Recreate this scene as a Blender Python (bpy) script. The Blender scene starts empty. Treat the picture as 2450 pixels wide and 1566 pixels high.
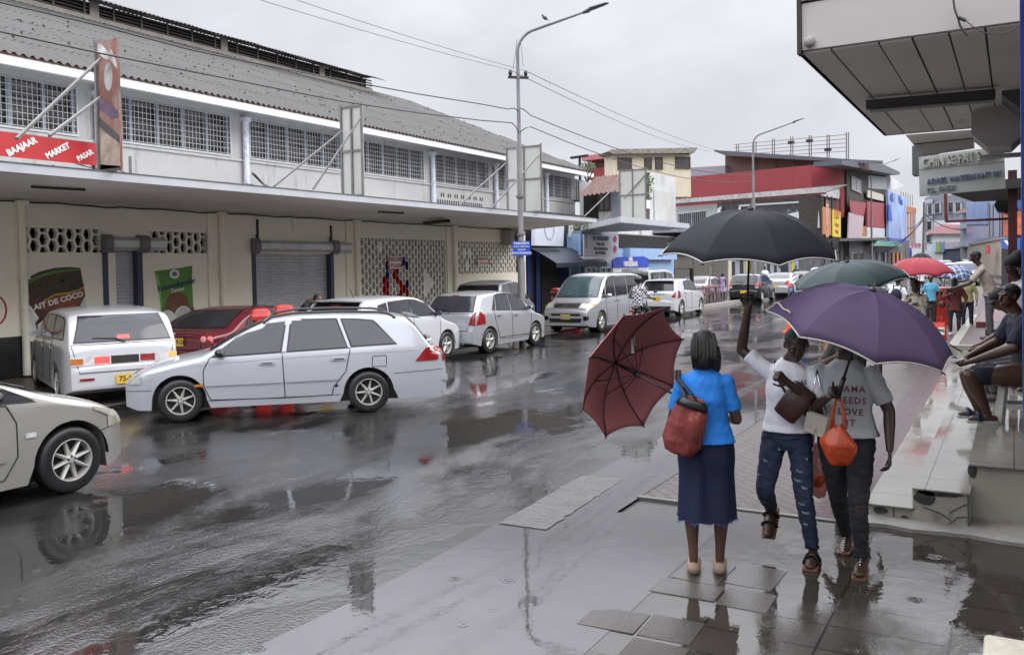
import bpy, bmesh, math, random
from math import sin, cos, pi, radians, sqrt, atan2
from mathutils import Vector, Matrix, Euler, noise
random.seed(7)
S = bpy.context.scene
COL = S.collection
# ---------------------------------------------------------------- camera
CAM_H = 2.06
cam_data = bpy.data.cameras.new("camera"); cam = bpy.data.objects.new("camera", cam_data); COL.objects.link(cam)
S.camera = cam
FPX = 2080.0
cam_data.sensor_width = 36.0; cam_data.sensor_fit = 'HORIZONTAL'
cam_data.lens = FPX/2450*36.0
cam_data.shift_y = -0.0363
cam_data.clip_start = 0.1; cam_data.clip_end = 2000
YAW = radians(29.9974); PITCH = radians(1.5); ROLL = -0.018
CM = Matrix.Rotation(YAW, 3, 'Z') @ Matrix.Rotation(pi/2-PITCH, 3, 'X') @ Matrix.Rotation(ROLL, 3, 'Z')
cam.matrix_world = Matrix.Translation((0, 0, CAM_H)) @ CM.to_4x4()
def ray(px, py):
    return CM @ Vector(((px-1225)/FPX, -(py-694.08)/FPX, -1))
def on(px, py, X=None, Y=None, Z=None):
    """where the sight line through a photo pixel meets a world plane"""
    d = ray(px, py)
    t = X/d.x if X is not None else Y/d.y if Y is not None else (Z-CAM_H)/d.z
    return Vector((0, 0, CAM_H)) + d*t
# ---------------------------------------------------------------- sky and sun
W = bpy.data.worlds.new("World"); S.world = W; W.use_nodes = True
nt = W.node_tree; N = nt.nodes; L = nt.links; N.clear()
out = N.new('ShaderNodeOutputWorld'); bg = N.new('ShaderNodeBackground'); L.new(bg.outputs[0], out.inputs[0])
SUN_EL, SUN_AZ = radians(37), radians(72)      # to the right of the street, behind the cloud
sky = N.new('ShaderNodeTexSky'); sky.sky_type = 'NISHITA'; sky.sun_disc = False
sky.sun_elevation = SUN_EL; sky.sun_rotation = SUN_AZ; sky.air_density = 1.0; sky.dust_density = 4.0
tc = N.new('ShaderNodeTexCoord'); sep = N.new('ShaderNodeSeparateXYZ'); L.new(tc.outputs['Generated'], sep.inputs[0])
# cloud deck: brighter towards the zenith, as an overcast sky is
mr = N.new('ShaderNodeMapRange'); mr.inputs[1].default_value = 0.0; mr.inputs[2].default_value = 1.0
mr.inputs[3].default_value = 0; mr.inputs[4].default_value = 1
L.new(sep.outputs[2], mr.inputs[0])
fc = N.new('ShaderNodeValToRGB'); fe = fc.color_ramp.elements; fe[0].position = 0; fe[0].color = (.122,.122,.122,1); fe[1].position = 1; fe[1].color = (.60,.60,.60,1)
for q, w_ in ((.30, .133), (.36, .34), (.46, .54)): x_ = fe.new(q); x_.color = (w_,w_,w_,1)
L.new(mr.outputs[0], fc.inputs[0])
mrs = N.new('ShaderNodeMath'); mrs.operation = 'MULTIPLY'; mrs.inputs[1].default_value = 43.0; L.new(fc.outputs[0], mrs.inputs[0]); mr = mrs
mp = N.new('ShaderNodeMapping'); mp.inputs['Scale'].default_value = (1.6, 1.6, 3.6); L.new(tc.outputs['Generated'], mp.inputs[0])
nz = N.new('ShaderNodeTexNoise'); nz.inputs['Scale'].default_value = 2.2; nz.inputs['Detail'].default_value = 6; nz.inputs['Roughness'].default_value = .55
nz.inputs['Distortion'].default_value = .3
L.new(mp.outputs[0], nz.inputs[0])
cr = N.new('ShaderNodeValToRGB'); cr.color_ramp.elements[0].position = .40; cr.color_ramp.elements[0].color = (.93, .94, 1.01, 1)
cr.color_ramp.elements[1].position = .68; cr.color_ramp.elements[1].color = (1.14, 1.155, 1.23, 1)
L.new(nz.outputs[0], cr.inputs[0])
mul = N.new('ShaderNodeVectorMath'); mul.operation = 'SCALE'; L.new(cr.outputs[0], mul.inputs[0]); L.new(mr.outputs[0], mul.inputs['Scale'])
mixs = N.new('ShaderNodeMix'); mixs.data_type = 'RGBA'; mixs.inputs[0].default_value = .93
L.new(sky.outputs[0], mixs.inputs[6]); L.new(mul.outputs[0], mixs.inputs[7])
L.new(mixs.outputs[2], bg.inputs[0]); bg.inputs[1].default_value = 0.11
sd = bpy.data.lights.new("sun", 'SUN'); sd.energy = 1.0; sd.angle = radians(40); sd.color = (1, .97, .93)
so = bpy.data.objects.new("sun", sd); COL.objects.link(so)
so.rotation_euler = Vector((sin(SUN_AZ)*cos(SUN_EL), cos(SUN_AZ)*cos(SUN_EL), sin(SUN_EL))).to_track_quat('Z', 'Y').to_euler()
S.view_settings.view_transform = 'Standard'; S.view_settings.look = 'None'; S.view_settings.exposure = 0.4; S.view_settings.gamma = 1
S.render.resolution_x = 1024; S.render.resolution_y = 654

# ---------------------------------------------------------------- materials
MATS = {}
def mat(name, col, rough=.5, metal=0.0, var=.12, scale=2.5, bump=0.0, bscale=30, coat=0.0, spec=.5,
        grime=None, gamt=.5, gscale=(3, 3, .5), stretch=None, rvar=.08, emit=None, alpha=None, trans=0, flakes=0, coords='Object'):
    """procedural principled material: noisy colour, optional streaky grime and bump"""
    if name in MATS: return MATS[name]
    m = bpy.data.materials.new(name); m.use_nodes = True
    n = m.node_tree.nodes; l = m.node_tree.links; b = n['Principled BSDF']
    t = n.new('ShaderNodeTexCoord'); src = t.outputs[coords]
    if stretch:
        mm = n.new('ShaderNodeMapping'); mm.inputs['Scale'].default_value = stretch; l.new(src, mm.inputs[0]); src0 = mm.outputs[0]
    else: src0 = src
    nz = n.new('ShaderNodeTexNoise'); nz.inputs['Scale'].default_value = scale; nz.inputs['Detail'].default_value = 6; nz.inputs['Roughness'].default_value = .62
    l.new(src0, nz.inputs[0])
    cr = n.new('ShaderNodeValToRGB'); e = cr.color_ramp.elements
    e[0].position = .3; e[1].position = .7
    e[0].color = tuple(c*(1-var) for c in col)+(1,); e[1].color = tuple(min(1, c*(1+var)) for c in col)+(1,)
    l.new(nz.outputs[0], cr.inputs[0]); c_out = cr.outputs[0]
    if grime:
        m2 = n.new('ShaderNodeMapping'); m2.inputs['Scale'].default_value = gscale; l.new(src, m2.inputs[0])
        n2 = n.new('ShaderNodeTexNoise'); n2.inputs['Scale'].default_value = 1.0; n2.inputs['Detail'].default_value = 8; n2.inputs['Roughness'].default_value = .68
        l.new(m2.outputs[0], n2.inputs[0])
        r2 = n.new('ShaderNodeValToRGB'); r2.color_ramp.elements[0].position = 1-gamt-.02; r2.color_ramp.elements[1].position = min(.99, 1-gamt+.17)
        l.new(n2.outputs[0], r2.inputs[0])
        mx = n.new('ShaderNodeMix'); mx.data_type = 'RGBA'; l.new(r2.outputs[0], mx.inputs[0]); l.new(c_out, mx.inputs[6]); mx.inputs[7].default_value = tuple(grime)+(1,)
        c_out = mx.outputs[2]
    l.new(c_out, b.inputs['Base Color'])
    b.inputs['Metallic'].default_value = metal; b.inputs['Coat Weight'].default_value = coat; b.inputs['Coat Roughness'].default_value = .06
    b.inputs['Specular IOR Level'].default_value = spec
    mr = n.new('ShaderNodeMapRange'); mr.inputs[3].default_value = max(0, rough-rvar); mr.inputs[4].default_value = min(1, rough+rvar)
    l.new(nz.outputs[0], mr.inputs[0]); l.new(mr.outputs[0], b.inputs['Roughness'])
    if bump:
        n3 = n.new('ShaderNodeTexNoise'); n3.inputs['Scale'].default_value = bscale; n3.inputs['Detail'].default_value = 4; l.new(src0, n3.inputs[0])
        bp = n.new('ShaderNodeBump'); bp.inputs['Strength'].default_value = bump; bp.inputs['Distance'].default_value = .02
        l.new(n3.outputs[0], bp.inputs['Height']); l.new(bp.outputs[0], b.inputs['Normal'])
    if emit: b.inputs['Emission Color'].default_value = tuple(emit[:3])+(1,); b.inputs['Emission Strength'].default_value = emit[3]
    if alpha is not None: b.inputs['Alpha'].default_value = alpha
    if trans: b.inputs['Transmission Weight'].default_value = trans
    MATS[name] = m; return m

def link(n, name, body): pass
# ---------------------------------------------------------------- mesh building
class MB:
    def __init__(s): s.v = []; s.f = []; s.m = []; s.M = Matrix(); s.mi = 0
    def add(s, vs, fs):
        o = len(s.v); s.v += [tuple(s.M @ Vector(p)) for p in vs]
        s.f += [tuple(i+o for i in f) for f in fs]; s.m += [s.mi]*len(fs)
    def box(s, x0, x1, y0, y1, z0, z1):
        if x0 > x1: x0, x1 = x1, x0
        if y0 > y1: y0, y1 = y1, y0
        if z0 > z1: z0, z1 = z1, z0
        s.add([(x0,y0,z0),(x1,y0,z0),(x1,y1,z0),(x0,y1,z0),(x0,y0,z1),(x1,y0,z1),(x1,y1,z1),(x0,y1,z1)],
              [(3,2,1,0),(4,5,6,7),(0,1,5,4),(1,2,6,5),(2,3,7,6),(3,0,4,7)])
    def slab(s, pts, thick):
        """a flat polygon given real thickness along its normal (away from the listed side)"""
        P = [Vector(p) for p in pts]; n = Vector((0,0,0))
        for i in range(len(P)):
            a, b = P[i], P[(i+1) % len(P)]; n += a.cross(b)
        n.normalize(); k = len(P); Q = [p-n*thick for p in P]
        s.add(P+Q, [tuple(range(k)), tuple(range(2*k-1, k-1, -1))]+[(i, i+k, (i+1) % k+k, (i+1) % k) for i in range(k)])
    def bar(s, a, b, w, h=None):
        """square bar from a to b"""
        a, b = Vector(a), Vector(b); h = h or w; d = (b-a)
        if d.length < 1e-6: return
        q = d.to_track_quat('Y', 'Z').to_matrix(); r = q @ Vector((1,0,0)); u = q @ Vector((0,0,1))
        P = []
        for p in (a, b):
            for i, j in ((-1,-1),(1,-1),(1,1),(-1,1)): P.append(p+r*(i*w/2)+u*(j*h/2))
        s.add(P, [(0,1,2,3)[::-1],(4,5,6,7),(0,1,5,4),(1,2,6,5),(2,3,7,6),(3,0,4,7)][0:6])
    def tube(s, pts, r, n=10, caps=True, flat=1.0):
        """round tube through points, r a number or a list"""
        P = [Vector(p) for p in pts]; k = len(P); R = r if isinstance(r, (list, tuple)) else [r]*k
        vs = []; fs = []; prev = None
        for i, p in enumerate(P):
            t = (P[min(i+1, k-1)]-P[max(i-1, 0)]).normalized()
            if prev is None:
                a = t.orthogonal().normalized() if abs(t.z) > .9 else t.cross(Vector((0,0,1))).normalized()
            else:
                a = (prev-t*prev.dot(t)); a = a.normalized() if a.length > 1e-6 else t.orthogonal().normalized()
            prev = a; b = t.cross(a)
            for j in range(n):
                w = 2*pi*j/n; vs.append(p+a*(cos(w)*R[i])+b*(sin(w)*R[i]*flat))
        for i in range(k-1):
            for j in range(n):
                fs.append((i*n+j, i*n+(j+1) % n, (i+1)*n+(j+1) % n, (i+1)*n+j))
        if caps: fs += [tuple(range(n))[::-1], tuple((k-1)*n+j for j in range(n))]
        s.add(vs, fs)
    def ell(s, c, r, nu=14, nv=9, rot=None):
        c = Vector(c); vs = []; fs = []
        if not isinstance(r, (list, tuple)): r = (r, r, r)
        for i in range(nv+1):
            ph = pi*i/nv-pi/2
            for j in range(nu):
                th = 2*pi*j/nu; p = Vector((r[0]*cos(ph)*cos(th), r[1]*cos(ph)*sin(th), r[2]*sin(ph)))
                if rot: p = rot @ p
                vs.append(c+p)
        for i in range(nv):
            for j in range(nu): fs.append((i*nu+j, i*nu+(j+1) % nu, (i+1)*nu+(j+1) % nu, (i+1)*nu+j))
        s.add(vs, fs)
    def lathe(s, prof, n=24, axis='Z', caps=False):
        vs = []; fs = []; k = len(prof)
        for (r, z) in prof:
            for j in range(n):
                w = 2*pi*j/n
                vs.append((r*cos(w), r*sin(w), z) if axis == 'Z' else (r*cos(w), z, r*sin(w)))
        for i in range(k-1):
            for j in range(n):
                q = (i*n+j, i*n+(j+1) % n, (i+1)*n+(j+1) % n, (i+1)*n+j); fs.append(q if axis == 'Z' else q[::-1])
        if caps: fs += [tuple(range(n))[::-1], tuple((k-1)*n+j for j in range(n))]
        s.add(vs, fs)
    def loft(s, rings, close=True, caps=True):
        n = len(rings[0]); vs = [p for r in rings for p in r]; fs = []
        for i in range(len(rings)-1):
            for j in range(n if close else n-1):
                fs.append((i*n+j, i*n+(j+1) % n, (i+1)*n+(j+1) % n, (i+1)*n+j))
        if caps: fs += [tuple(range(n))[::-1], tuple((len(rings)-1)*n+j for j in range(n))]
        s.add(vs, fs)
    def grid(s, fn, nu, nv):
        vs = [fn(i/nu, j/nv) for i in range(nu+1) for j in range(nv+1)]
        s.add(vs, [(i*(nv+1)+j, (i+1)*(nv+1)+j, (i+1)*(nv+1)+j+1, i*(nv+1)+j+1) for i in range(nu) for j in range(nv)])
    def mesh(s, name, mats, smooth=False, fix=True):
        me = bpy.data.meshes.new(name); me.from_pydata(s.v, [], s.f)
        for m in (mats if isinstance(mats, (list, tuple)) else [mats]): me.materials.append(m)
        for p, i in zip(me.polygons, s.m): p.material_index = i
        if fix:
            bm = bmesh.new(); bm.from_mesh(me); bmesh.ops.recalc_face_normals(bm, faces=bm.faces); bm.to_mesh(me); bm.free()
        if smooth:
            me.polygons.foreach_set('use_smooth', [True]*len(me.polygons))
            if smooth != 'all': me.set_sharp_from_angle(angle=radians(35 if smooth is True else smooth))
        me.update(); return me
    def build(s, name, mats, parent=None, smooth=False, fix=True):
        return obj(name, s.mesh(name, mats, smooth, fix), parent)
def obj(name, me, parent=None):
    o = bpy.data.objects.new(name, me); COL.objects.link(o)
    if parent: o.parent = parent
    return o
def tag(o, label, cat, group=None, kind=None):
    if label: o['label'] = label
    if cat: o['category'] = cat
    if group: o['group'] = group
    if kind: o['kind'] = kind
    return o
def thing(name, label, cat, loc=(0,0,0), rz=0, group=None, rot=None):
    o = bpy.data.objects.new(name, None); COL.objects.link(o); o.empty_display_size = .2
    o.location = loc; o.rotation_euler = rot if rot else (0, 0, rz)
    return tag(o, label, cat, group)
def struct(name, mb, m, smooth=False):
    o = mb.build(name, m, None, smooth); o['kind'] = 'structure'; return o
def copy_tree(o, parent=None):
    c = o.copy(); COL.objects.link(c); c.parent = parent
    for ch in list(o.children): copy_tree(ch, c)
    return c
def text_mesh(body, size=.3, align='CENTER', extrude=.004, bold=.0, space=1.0, shear=0):
    cu = bpy.data.curves.new('lettering', 'FONT'); cu.body = body; cu.size = size; cu.align_x = align; cu.align_y = 'CENTER'
    cu.extrude = extrude; cu.offset = bold; cu.space_character = space; cu.shear = shear; cu.resolution_u = 2
    t = bpy.data.objects.new('lettering', cu); COL.objects.link(t)
    dg = bpy.context.evaluated_depsgraph_get(); me = bpy.data.meshes.new_from_object(t.evaluated_get(dg))
    bpy.data.objects.remove(t); bpy.data.curves.remove(cu); me.name = 'lettering'; return me
def text(body, size, m, origin, right, up, parent=None, name='lettering', sx=1.0, sy=1.0, **k):
    """flat lettering centred at origin, reading along 'right'"""
    me = text_mesh(body, size, **k); me.materials.clear(); me.materials.append(m)
    r = Vector(right).normalized(); u = Vector(up); u = (u-r*u.dot(r)).normalized(); n = r.cross(u)
    T = Matrix(((r.x*sx, u.x*sy, n.x), (r.y*sx, u.y*sy, n.y), (r.z*sx, u.z*sy, n.z))).to_4x4(); T.translation = Vector(origin)
    me.transform(T); return obj(name, me, parent)
# ---------------------------------------------------------------- ground materials
def wet(name, cdry, cwet, pud=.5, stretch=(.45, .16, 1), rough_dry=.38, rough_wet=.03, ripple=.08, fine=.35, tiles=None, rings=False, seed=0.0, pscale=1.0, ior=1.5, albvar=.25, brk=.6, gsc=95):
    """rain-wet ground: standing water (smooth, mirror-like) over a rougher wet surface"""
    m = bpy.data.materials.new(name); m.use_nodes = True; n = m.node_tree.nodes; l = m.node_tree.links; b = n['Principled BSDF']
    g = n.new('ShaderNodeNewGeometry')
    def mapping(sc, loc=(0,0,0)):
        x = n.new('ShaderNodeMapping'); x.inputs['Scale'].default_value = sc; x.inputs['Location'].default_value = loc; l.new(g.outputs['Position'], x.inputs[0]); return x.outputs[0]
    def noise_(v, sc, det=5, ro=.55, dis=0):
        x = n.new('ShaderNodeTexNoise'); x.inputs['Scale'].default_value = sc; x.inputs['Detail'].default_value = det; x.inputs['Roughness'].default_value = ro
        x.inputs['Distortion'].default_value = dis; l.new(v, x.inputs[0]); return x.outputs[0]
    def ramp(v, a, c, ca=(0,0,0,1), cc=(1,1,1,1)):
        x = n.new('ShaderNodeValToRGB'); x.color_ramp.elements[0].position = a; x.color_ramp.elements[1].position = c
        x.color_ramp.elements[0].color = ca; x.color_ramp.elements[1].color = cc; l.new(v, x.inputs[0]); return x.outputs[0]
    def mth(op, a, c):
        x = n.new('ShaderNodeMath'); x.operation = op
        for i, q in enumerate((a, c)):
            if isinstance(q, (int, float)): x.inputs[i].default_value = q
            else: l.new(q, x.inputs[i])
        return x.outputs[0]
    big = noise_(mapping(stretch, (seed, seed*1.7, 0)), pscale, 9, brk, .25)
    wetm = ramp(big, 1-pud-.07, 1-pud+.07)                 # 1 = standing water
    alb = noise_(mapping((1, .5, 1), (3+seed, 1, 0)), 2.6, 14, .82)
    dry = ramp(alb, .3, .75, tuple(c*(1-albvar) for c in cdry)+(1,), tuple(c*(1+albvar) for c in cdry)+(1,))
    wetc = ramp(alb, .3, .7, tuple(c*.85 for c in cwet)+(1,), tuple(c*1.15 for c in cwet)+(1,))
    mx = n.new('ShaderNodeMix'); mx.data_type = 'RGBA'; l.new(wetm, mx.inputs[0]); l.new(dry, mx.inputs[6]); l.new(wetc, mx.inputs[7])
    col = mx.outputs[2]
    grain = noise_(mapping((.55, 1, 1)), gsc, 2, .55)
    rip = noise_(mapping((1.0, .8, 1)), 9, 3, .55, .4)
    h = mth('ADD', mth('MULTIPLY', grain, mth('MULTIPLY', mth('SUBTRACT', 1.0, mth('MULTIPLY', wetm, .99)), fine)), mth('MULTIPLY', rip, mth('MULTIPLY', mth('ADD', wetm, .25), ripple)))
    if tiles:
        bt = n.new('ShaderNodeTexBrick'); bt.offset = tiles.get('off', 0); bt.inputs['Scale'].default_value = 1.0
        bt.inputs['Brick Width'].default_value = tiles['w']; bt.inputs['Row Height'].default_value = tiles['h']
        bt.inputs['Mortar Size'].default_value = tiles.get('g', .006); bt.inputs['Mortar Smooth'].default_value = .15
        bt.inputs['Color1'].default_value = (1,1,1,1); bt.inputs['Color2'].default_value = (tiles.get('v', .8),)*3+(1,); bt.inputs['Mortar'].default_value = (.12,.12,.12,1)
        mm = n.new('ShaderNodeMapping'); mm.inputs['Location'].default_value = tiles.get('loc', (0,0,0)); mm.inputs['Rotation'].default_value = (0,0,tiles.get('rot', 0)); l.new(g.outputs['Position'], mm.inputs[0]); l.new(mm.outputs[0], bt.inputs[0])
        dep = n.new('ShaderNodeMix'); dep.data_type = 'RGBA'; l.new(mth('MULTIPLY', wetm, tiles.get('hide', .6)), dep.inputs[0]); l.new(bt.outputs[0], dep.inputs[6]); dep.inputs[7].default_value = (.9,.9,.9,1)
        mu = n.new('ShaderNodeMix'); mu.data_type = 'RGBA'; mu.blend_type = 'MULTIPLY'; mu.inputs[0].default_value = 1; l.new(col, mu.inputs[6]); l.new(dep.outputs[2], mu.inputs[7]); col = mu.outputs[2]
        h = mth('ADD', h, mth('MULTIPLY', mth('MULTIPLY', bt.outputs['Fac'], mth('SUBTRACT', 1.0, wetm)), -tiles.get('d', .5)))
    if rings:
        vo = n.new('ShaderNodeTexVoronoi'); vo.inputs['Scale'].default_value = 2.6; vo.inputs['Randomness'].default_value = 1; l.new(mapping((1,1,1)), vo.inputs[0])
        s1 = mth('SINE', mth('MULTIPLY', vo.outputs['Distance'], 95.0), 0)
        fall = ramp(vo.outputs['Distance'], .02, .16, (1,1,1,1), (0,0,0,1))
        pick = ramp(vo.outputs['Color'], .38, .40)
        h = mth('ADD', h, mth('MULTIPLY', mth('MULTIPLY', mth('MULTIPLY', s1, fall), pick), mth('MULTIPLY', wetm, .35)))
    l.new(col, b.inputs['Base Color'])
    b.inputs['IOR'].default_value = ior; b.inputs['Specular IOR Level'].default_value = .5
    rr = n.new('ShaderNodeMapRange'); rr.inputs[3].default_value = rough_dry; rr.inputs[4].default_value = rough_wet; l.new(wetm, rr.inputs[0])
    rn = noise_(mapping((.8, .3, 1), (9, 0, 0)), 3.0, 5)
    l.new(mth('ADD', rr.outputs[0], mth('MULTIPLY', mth('SUBTRACT', rn, .5), .12)), b.inputs['Roughness'])
    bp = n.new('ShaderNodeBump'); bp.inputs['Strength'].default_value = .55; bp.inputs['Distance'].default_value = .015
    l.new(h, bp.inputs['Height']); l.new(bp.outputs[0], b.inputs['Normal'])
    return m
M_asphalt = wet('wet_asphalt', (.030,.0295,.0295), (.017,.0165,.016), pud=.54, stretch=(.75,.34,1), ripple=.12, fine=.62, gsc=52, rough_dry=.15, ior=1.5, brk=.66, albvar=.45)
M_flood = wet('flooded_gutter_concrete', (.062,.061,.062), (.054,.053,.054), pud=.66, stretch=(.5,.25,1), ripple=.05, fine=.35, gsc=30, rings=True, seed=4, rough_dry=.16, ior=1.45)
M_slabs = wet('flooded_paving_slabs', (.062,.054,.047), (.048,.041,.034), pud=.60, stretch=(1.1,.7,1), ripple=.10, fine=.4, rings=True, seed=11.3, tiles=dict(w=.62,h=.335,g=.007,d=.9,loc=(.3,-.08,0),hide=.35), ior=1.42)
M_brick = wet('wet_stamped_paving', (.080,.060,.053), (.055,.047,.043), pud=.32, stretch=(1.3,.5,1), ripple=.10, fine=.5, seed=2.2, tiles=dict(w=.22,h=.11,g=.008,off=.5,d=.8,rot=radians(45),v=.75,hide=.3), ior=1.42, rough_dry=.42)
M_herring = wet('wet_purple_brick', (.075,.033,.038), (.06,.033,.037), pud=.25, stretch=(1.3,.6,1), ripple=.08, fine=.5, seed=6.1, tiles=dict(w=.2,h=.1,g=.008,off=.5,d=.8,v=.7,hide=.2), ior=1.42, rough_dry=.42)
M_tile = wet('wet_cream_floor_tile', (.25,.24,.205), (.23,.22,.19), pud=.5, stretch=(1.6,.9,1), ripple=.03, fine=.03, rough_dry=.16, seed=1.1, tiles=dict(w=.6,h=.6,g=.004,d=.3,v=.93,hide=.1), ior=1.5, albvar=.12)
M_apron = wet('wet_brown_forecourt', (.17,.145,.12), (.10,.088,.078), pud=.42, stretch=(.4,.3,1), ripple=.1, fine=.5, seed=8, rough_dry=.35)
# ---------------------------------------------------------------- general materials
M_white = mat('white_painted_render', (.375,.372,.365), .5, var=.07, scale=1.2, grime=(.17,.165,.15), gamt=.41, gscale=(2.2,2.2,.35), bump=.15)
M_whiter = mat('white_window_frame_paint', (.40,.42,.46), .45, var=.08, scale=4)
M_bluewhite = mat('pale_blue_mullion_paint', (.29,.31,.35), .5, var=.25, scale=3, grime=(.3,.3,.3), gamt=.35)
M_cream = mat('cream_painted_render', (.83,.80,.675), .55, var=.05, scale=.8, grime=(.38,.355,.29), gamt=.34, gscale=(1.6,1.6,.4), bump=.12)
M_creamlt = mat('cream_concrete_block', (.82,.80,.73), .55, var=.08, scale=2)
M_soffit = mat('grey_concrete_soffit', (.60,.575,.55), .7, var=.08, scale=.7, grime=(.12,.105,.1), gamt=.36, gscale=(.8,.5,.8), bump=.2)
M_lip = mat('stained_white_concrete_edge', (.42,.435,.46), .55, var=.08, scale=2, grime=(.13,.13,.12), gamt=.37, gscale=(3,3,1.2))
M_roof = mat('weathered_grey_roof_sheet', (.070,.067,.063), .75, var=.22, scale=.9, stretch=(.5,2.5,.5), grime=(.042,.039,.036), gamt=.45, gscale=(.5,4.5,.5), bump=.15, bscale=16)
M_rust = mat('rust_brown_metal', (.12,.055,.035), .75, var=.4, scale=5, bump=.3)
M_rustroof = mat('dark_rusty_ridge_sheet', (.045,.035,.035), .6, var=.4, scale=3, bump=.2)
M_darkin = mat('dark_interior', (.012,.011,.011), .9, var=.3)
M_glassdk = mat('dusty_louvre_glass', (.035,.031,.027), .3, var=.75, scale=.9, stretch=(1,.7,1.6), grime=(.15,.135,.11), gamt=.38, gscale=(.8,.6,2.2))
M_grille = mat('white_window_grille', (.42,.43,.44), .5, var=.1)
M_shutter = mat('grey_roller_shutter', (.52,.52,.55), .4, metal=.1, var=.12, scale=1.5, stretch=(1,1,.3))
M_shutbox = mat('shutter_box_metal', (.55,.56,.58), .35, metal=.4, var=.15)
M_navy = mat('navy_steel_post', (.035,.042,.09), .4, var=.2)
M_black = mat('black_paint', (.012,.012,.013), .4, var=.2)
M_blackband = mat('black_plinth_paint', (.013,.013,.014), .35, var=.4, scale=5)
M_steel = mat('galvanised_steel', (.13,.125,.12), .6, metal=0, var=.3, scale=6)
M_paleboard = mat('pale_board', (.46,.46,.43), .5, var=.05, scale=1.5)
M_redsign = mat('red_sign_panel', (.42,.025,.03), .4, var=.1)
M_signwhite = mat('white_sign_paint', (.75,.74,.72), .45, var=.05)
M_bluesign = mat('blue_sign_panel', (.02,.06,.42), .35, var=.08)
M_cable = mat('black_cable', (.02,.02,.02), .5)
M_pole = mat('grey_steel_pole', (.17,.165,.165), .5, metal=.3, var=.25, scale=6, stretch=(1,1,.3), grime=(.11,.07,.045), gamt=.4, gscale=(9,9,1.4))
M_concrete = mat('old_concrete', (.27,.26,.24), .6, var=.25, scale=4, bump=.4, grime=(.06,.06,.05), gamt=.4, gscale=(4,4,4))
M_dkgreen = mat('dark_green_paint', (.03,.08,.06), .5)
M_leaf = mat('green_leaves', (.06,.10,.03), .5, var=.5, scale=9)
# ================================================================ GROUND (street runs along +Y)
g = MB(); g.box(-260, 260, -30, 700, -1.0, -.02); struct('ground', g, mat('far_ground', (.06,.058,.056), .6, bump=.2))
def sheet(name, x0, x1, y0, y1, z, m):
    q = MB(); q.add([(x0,y0,z),(x1,y0,z),(x1,y1,z),(x0,y1,z)], [(0,1,2,3)]); return struct(name, q, m)
sheet('road', -12.3, -2.9, -12, 260, 0.0, M_asphalt)
sheet('parking_apron', -24, -12.3, -12, 38.6, 0.0, M_apron)
q = MB(); n_ = 90
def wob(y): return -3.62+.16*noise.noise(Vector((0, y*.55, 1)))+.06*noise.noise(Vector((3, y*2.3, 1)))
for i in range(n_):
    ya, yb = -12+i*112/n_, -12+(i+1)*112/n_; xr = -1.98 if yb <= 7.21 else -2.88
    q.add([(wob(ya),ya,.004),(xr,ya,.004),(xr,yb,.004),(wob(yb),yb,.004)], [(0,1,2,3)])
struct('flooded_gutter', q, M_flood)
sheet('slab_pavement', -2.0, 6, -12, 7.2, 0.002, M_slabs)
sheet('stamped_pavement', -2.9, -1.45, 7.2, 200, 0.0, M_brick)
sheet('gutter_strip', -3.7, -2.9, 100, 260, 0.004, M_flood)
sheet('brick_pavement', -1.45, 6, 7.2, 200, 0.0, M_herring)
k = MB(); k.box(-2.9, -1.05, 7.17, 7.23, -.02, .012); struct('pavement_edge', k, mat('pavement_edge_concrete', (.085,.08,.075), .3, var=.3, scale=5))
# raised far-left pavement with kerb
k = MB(); k.box(-30, -12.55, 38.6, 200, -.02, .13); struct('far_pavement', k, M_brick)
k = MB(); k.box(-12.55, -12.37, 38.6, 200, -.02, .15); k.box(-30, -12.37, 38.44, 38.6, -.02, .15); struct('kerb', k, M_concrete)
# broken kerb slab lying in the flooded gutter
k = MB(); k.M = Matrix.Translation((-3.42, 6.9, -.0295)) @ Euler((radians(-.15), 0, radians(3))).to_matrix().to_4x4()
pts = []
n = 22
for i in range(n+1): pts.append((.20+.014*noise.noise(Vector((i*.9, 0, 3)))*2, -.95+i*1.75/n, .0))
L2 = [(-.22+.03*noise.noise(Vector((i*.6, 5, 3))), -.95+i*1.75/n, 0) for i in range(n+1)]
top = [(p[0], p[1], .038) for p in pts]+[(p[0], p[1], .038) for p in reversed(L2)]
k.slab(top, .07)
k = k.build('kerb_slab', mat('wet_kerb_concrete', (.062,.061,.056), .28, var=.3, scale=5, bump=.5, grime=(.035,.033,.03), gamt=.4, gscale=(5,5,5))); tag(k, 'broken grey concrete kerb slab lying loose in the flooded gutter beyond the woman in blue', 'concrete slab')
# a few paving slabs that stand proud of the water
M_slabdry = wet('dark_wet_slab', (.058,.05,.043), (.055,.05,.045), pud=.2, stretch=(2,2,1), fine=.35, ripple=.02, rough_dry=.3, seed=21, albvar=.35)
def slabstone(x, y, w, h, rz, tilt, label):
    q = MB(); q.M = Matrix.Translation((x, y, 0)) @ Euler((radians(tilt), radians(tilt*.6), radians(rz))).to_matrix().to_4x4()
    q.box(-w/2, w/2, -h/2, h/2, -.03, .0058)
    tag(q.build('paving_slab', M_slabdry), label, 'paving slab', 'loose paving slabs in the flooded pavement')
slabstone(-1.80, 5.62, .31, .40, -2, .5, 'wet slab under the feet of the woman in blue')
slabstone(-1.47, 5.68, .30, .40, -2, .5, 'wet slab to the right of the feet of the woman in blue')
slabstone(-1.80, 5.27, .42, .27, 1, -.5, 'wet slab behind the heels of the woman in blue, nearer the camera')
slabstone(-1.42, 5.26, .30, .30, 1, .6, 'wet slab right of the deep joint, second row behind the woman in blue')
slabstone(-2.02, 4.62, .34, .30, 2, -.6, 'half sunk slab at the bottom edge, left of the pair of dry slabs')
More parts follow.
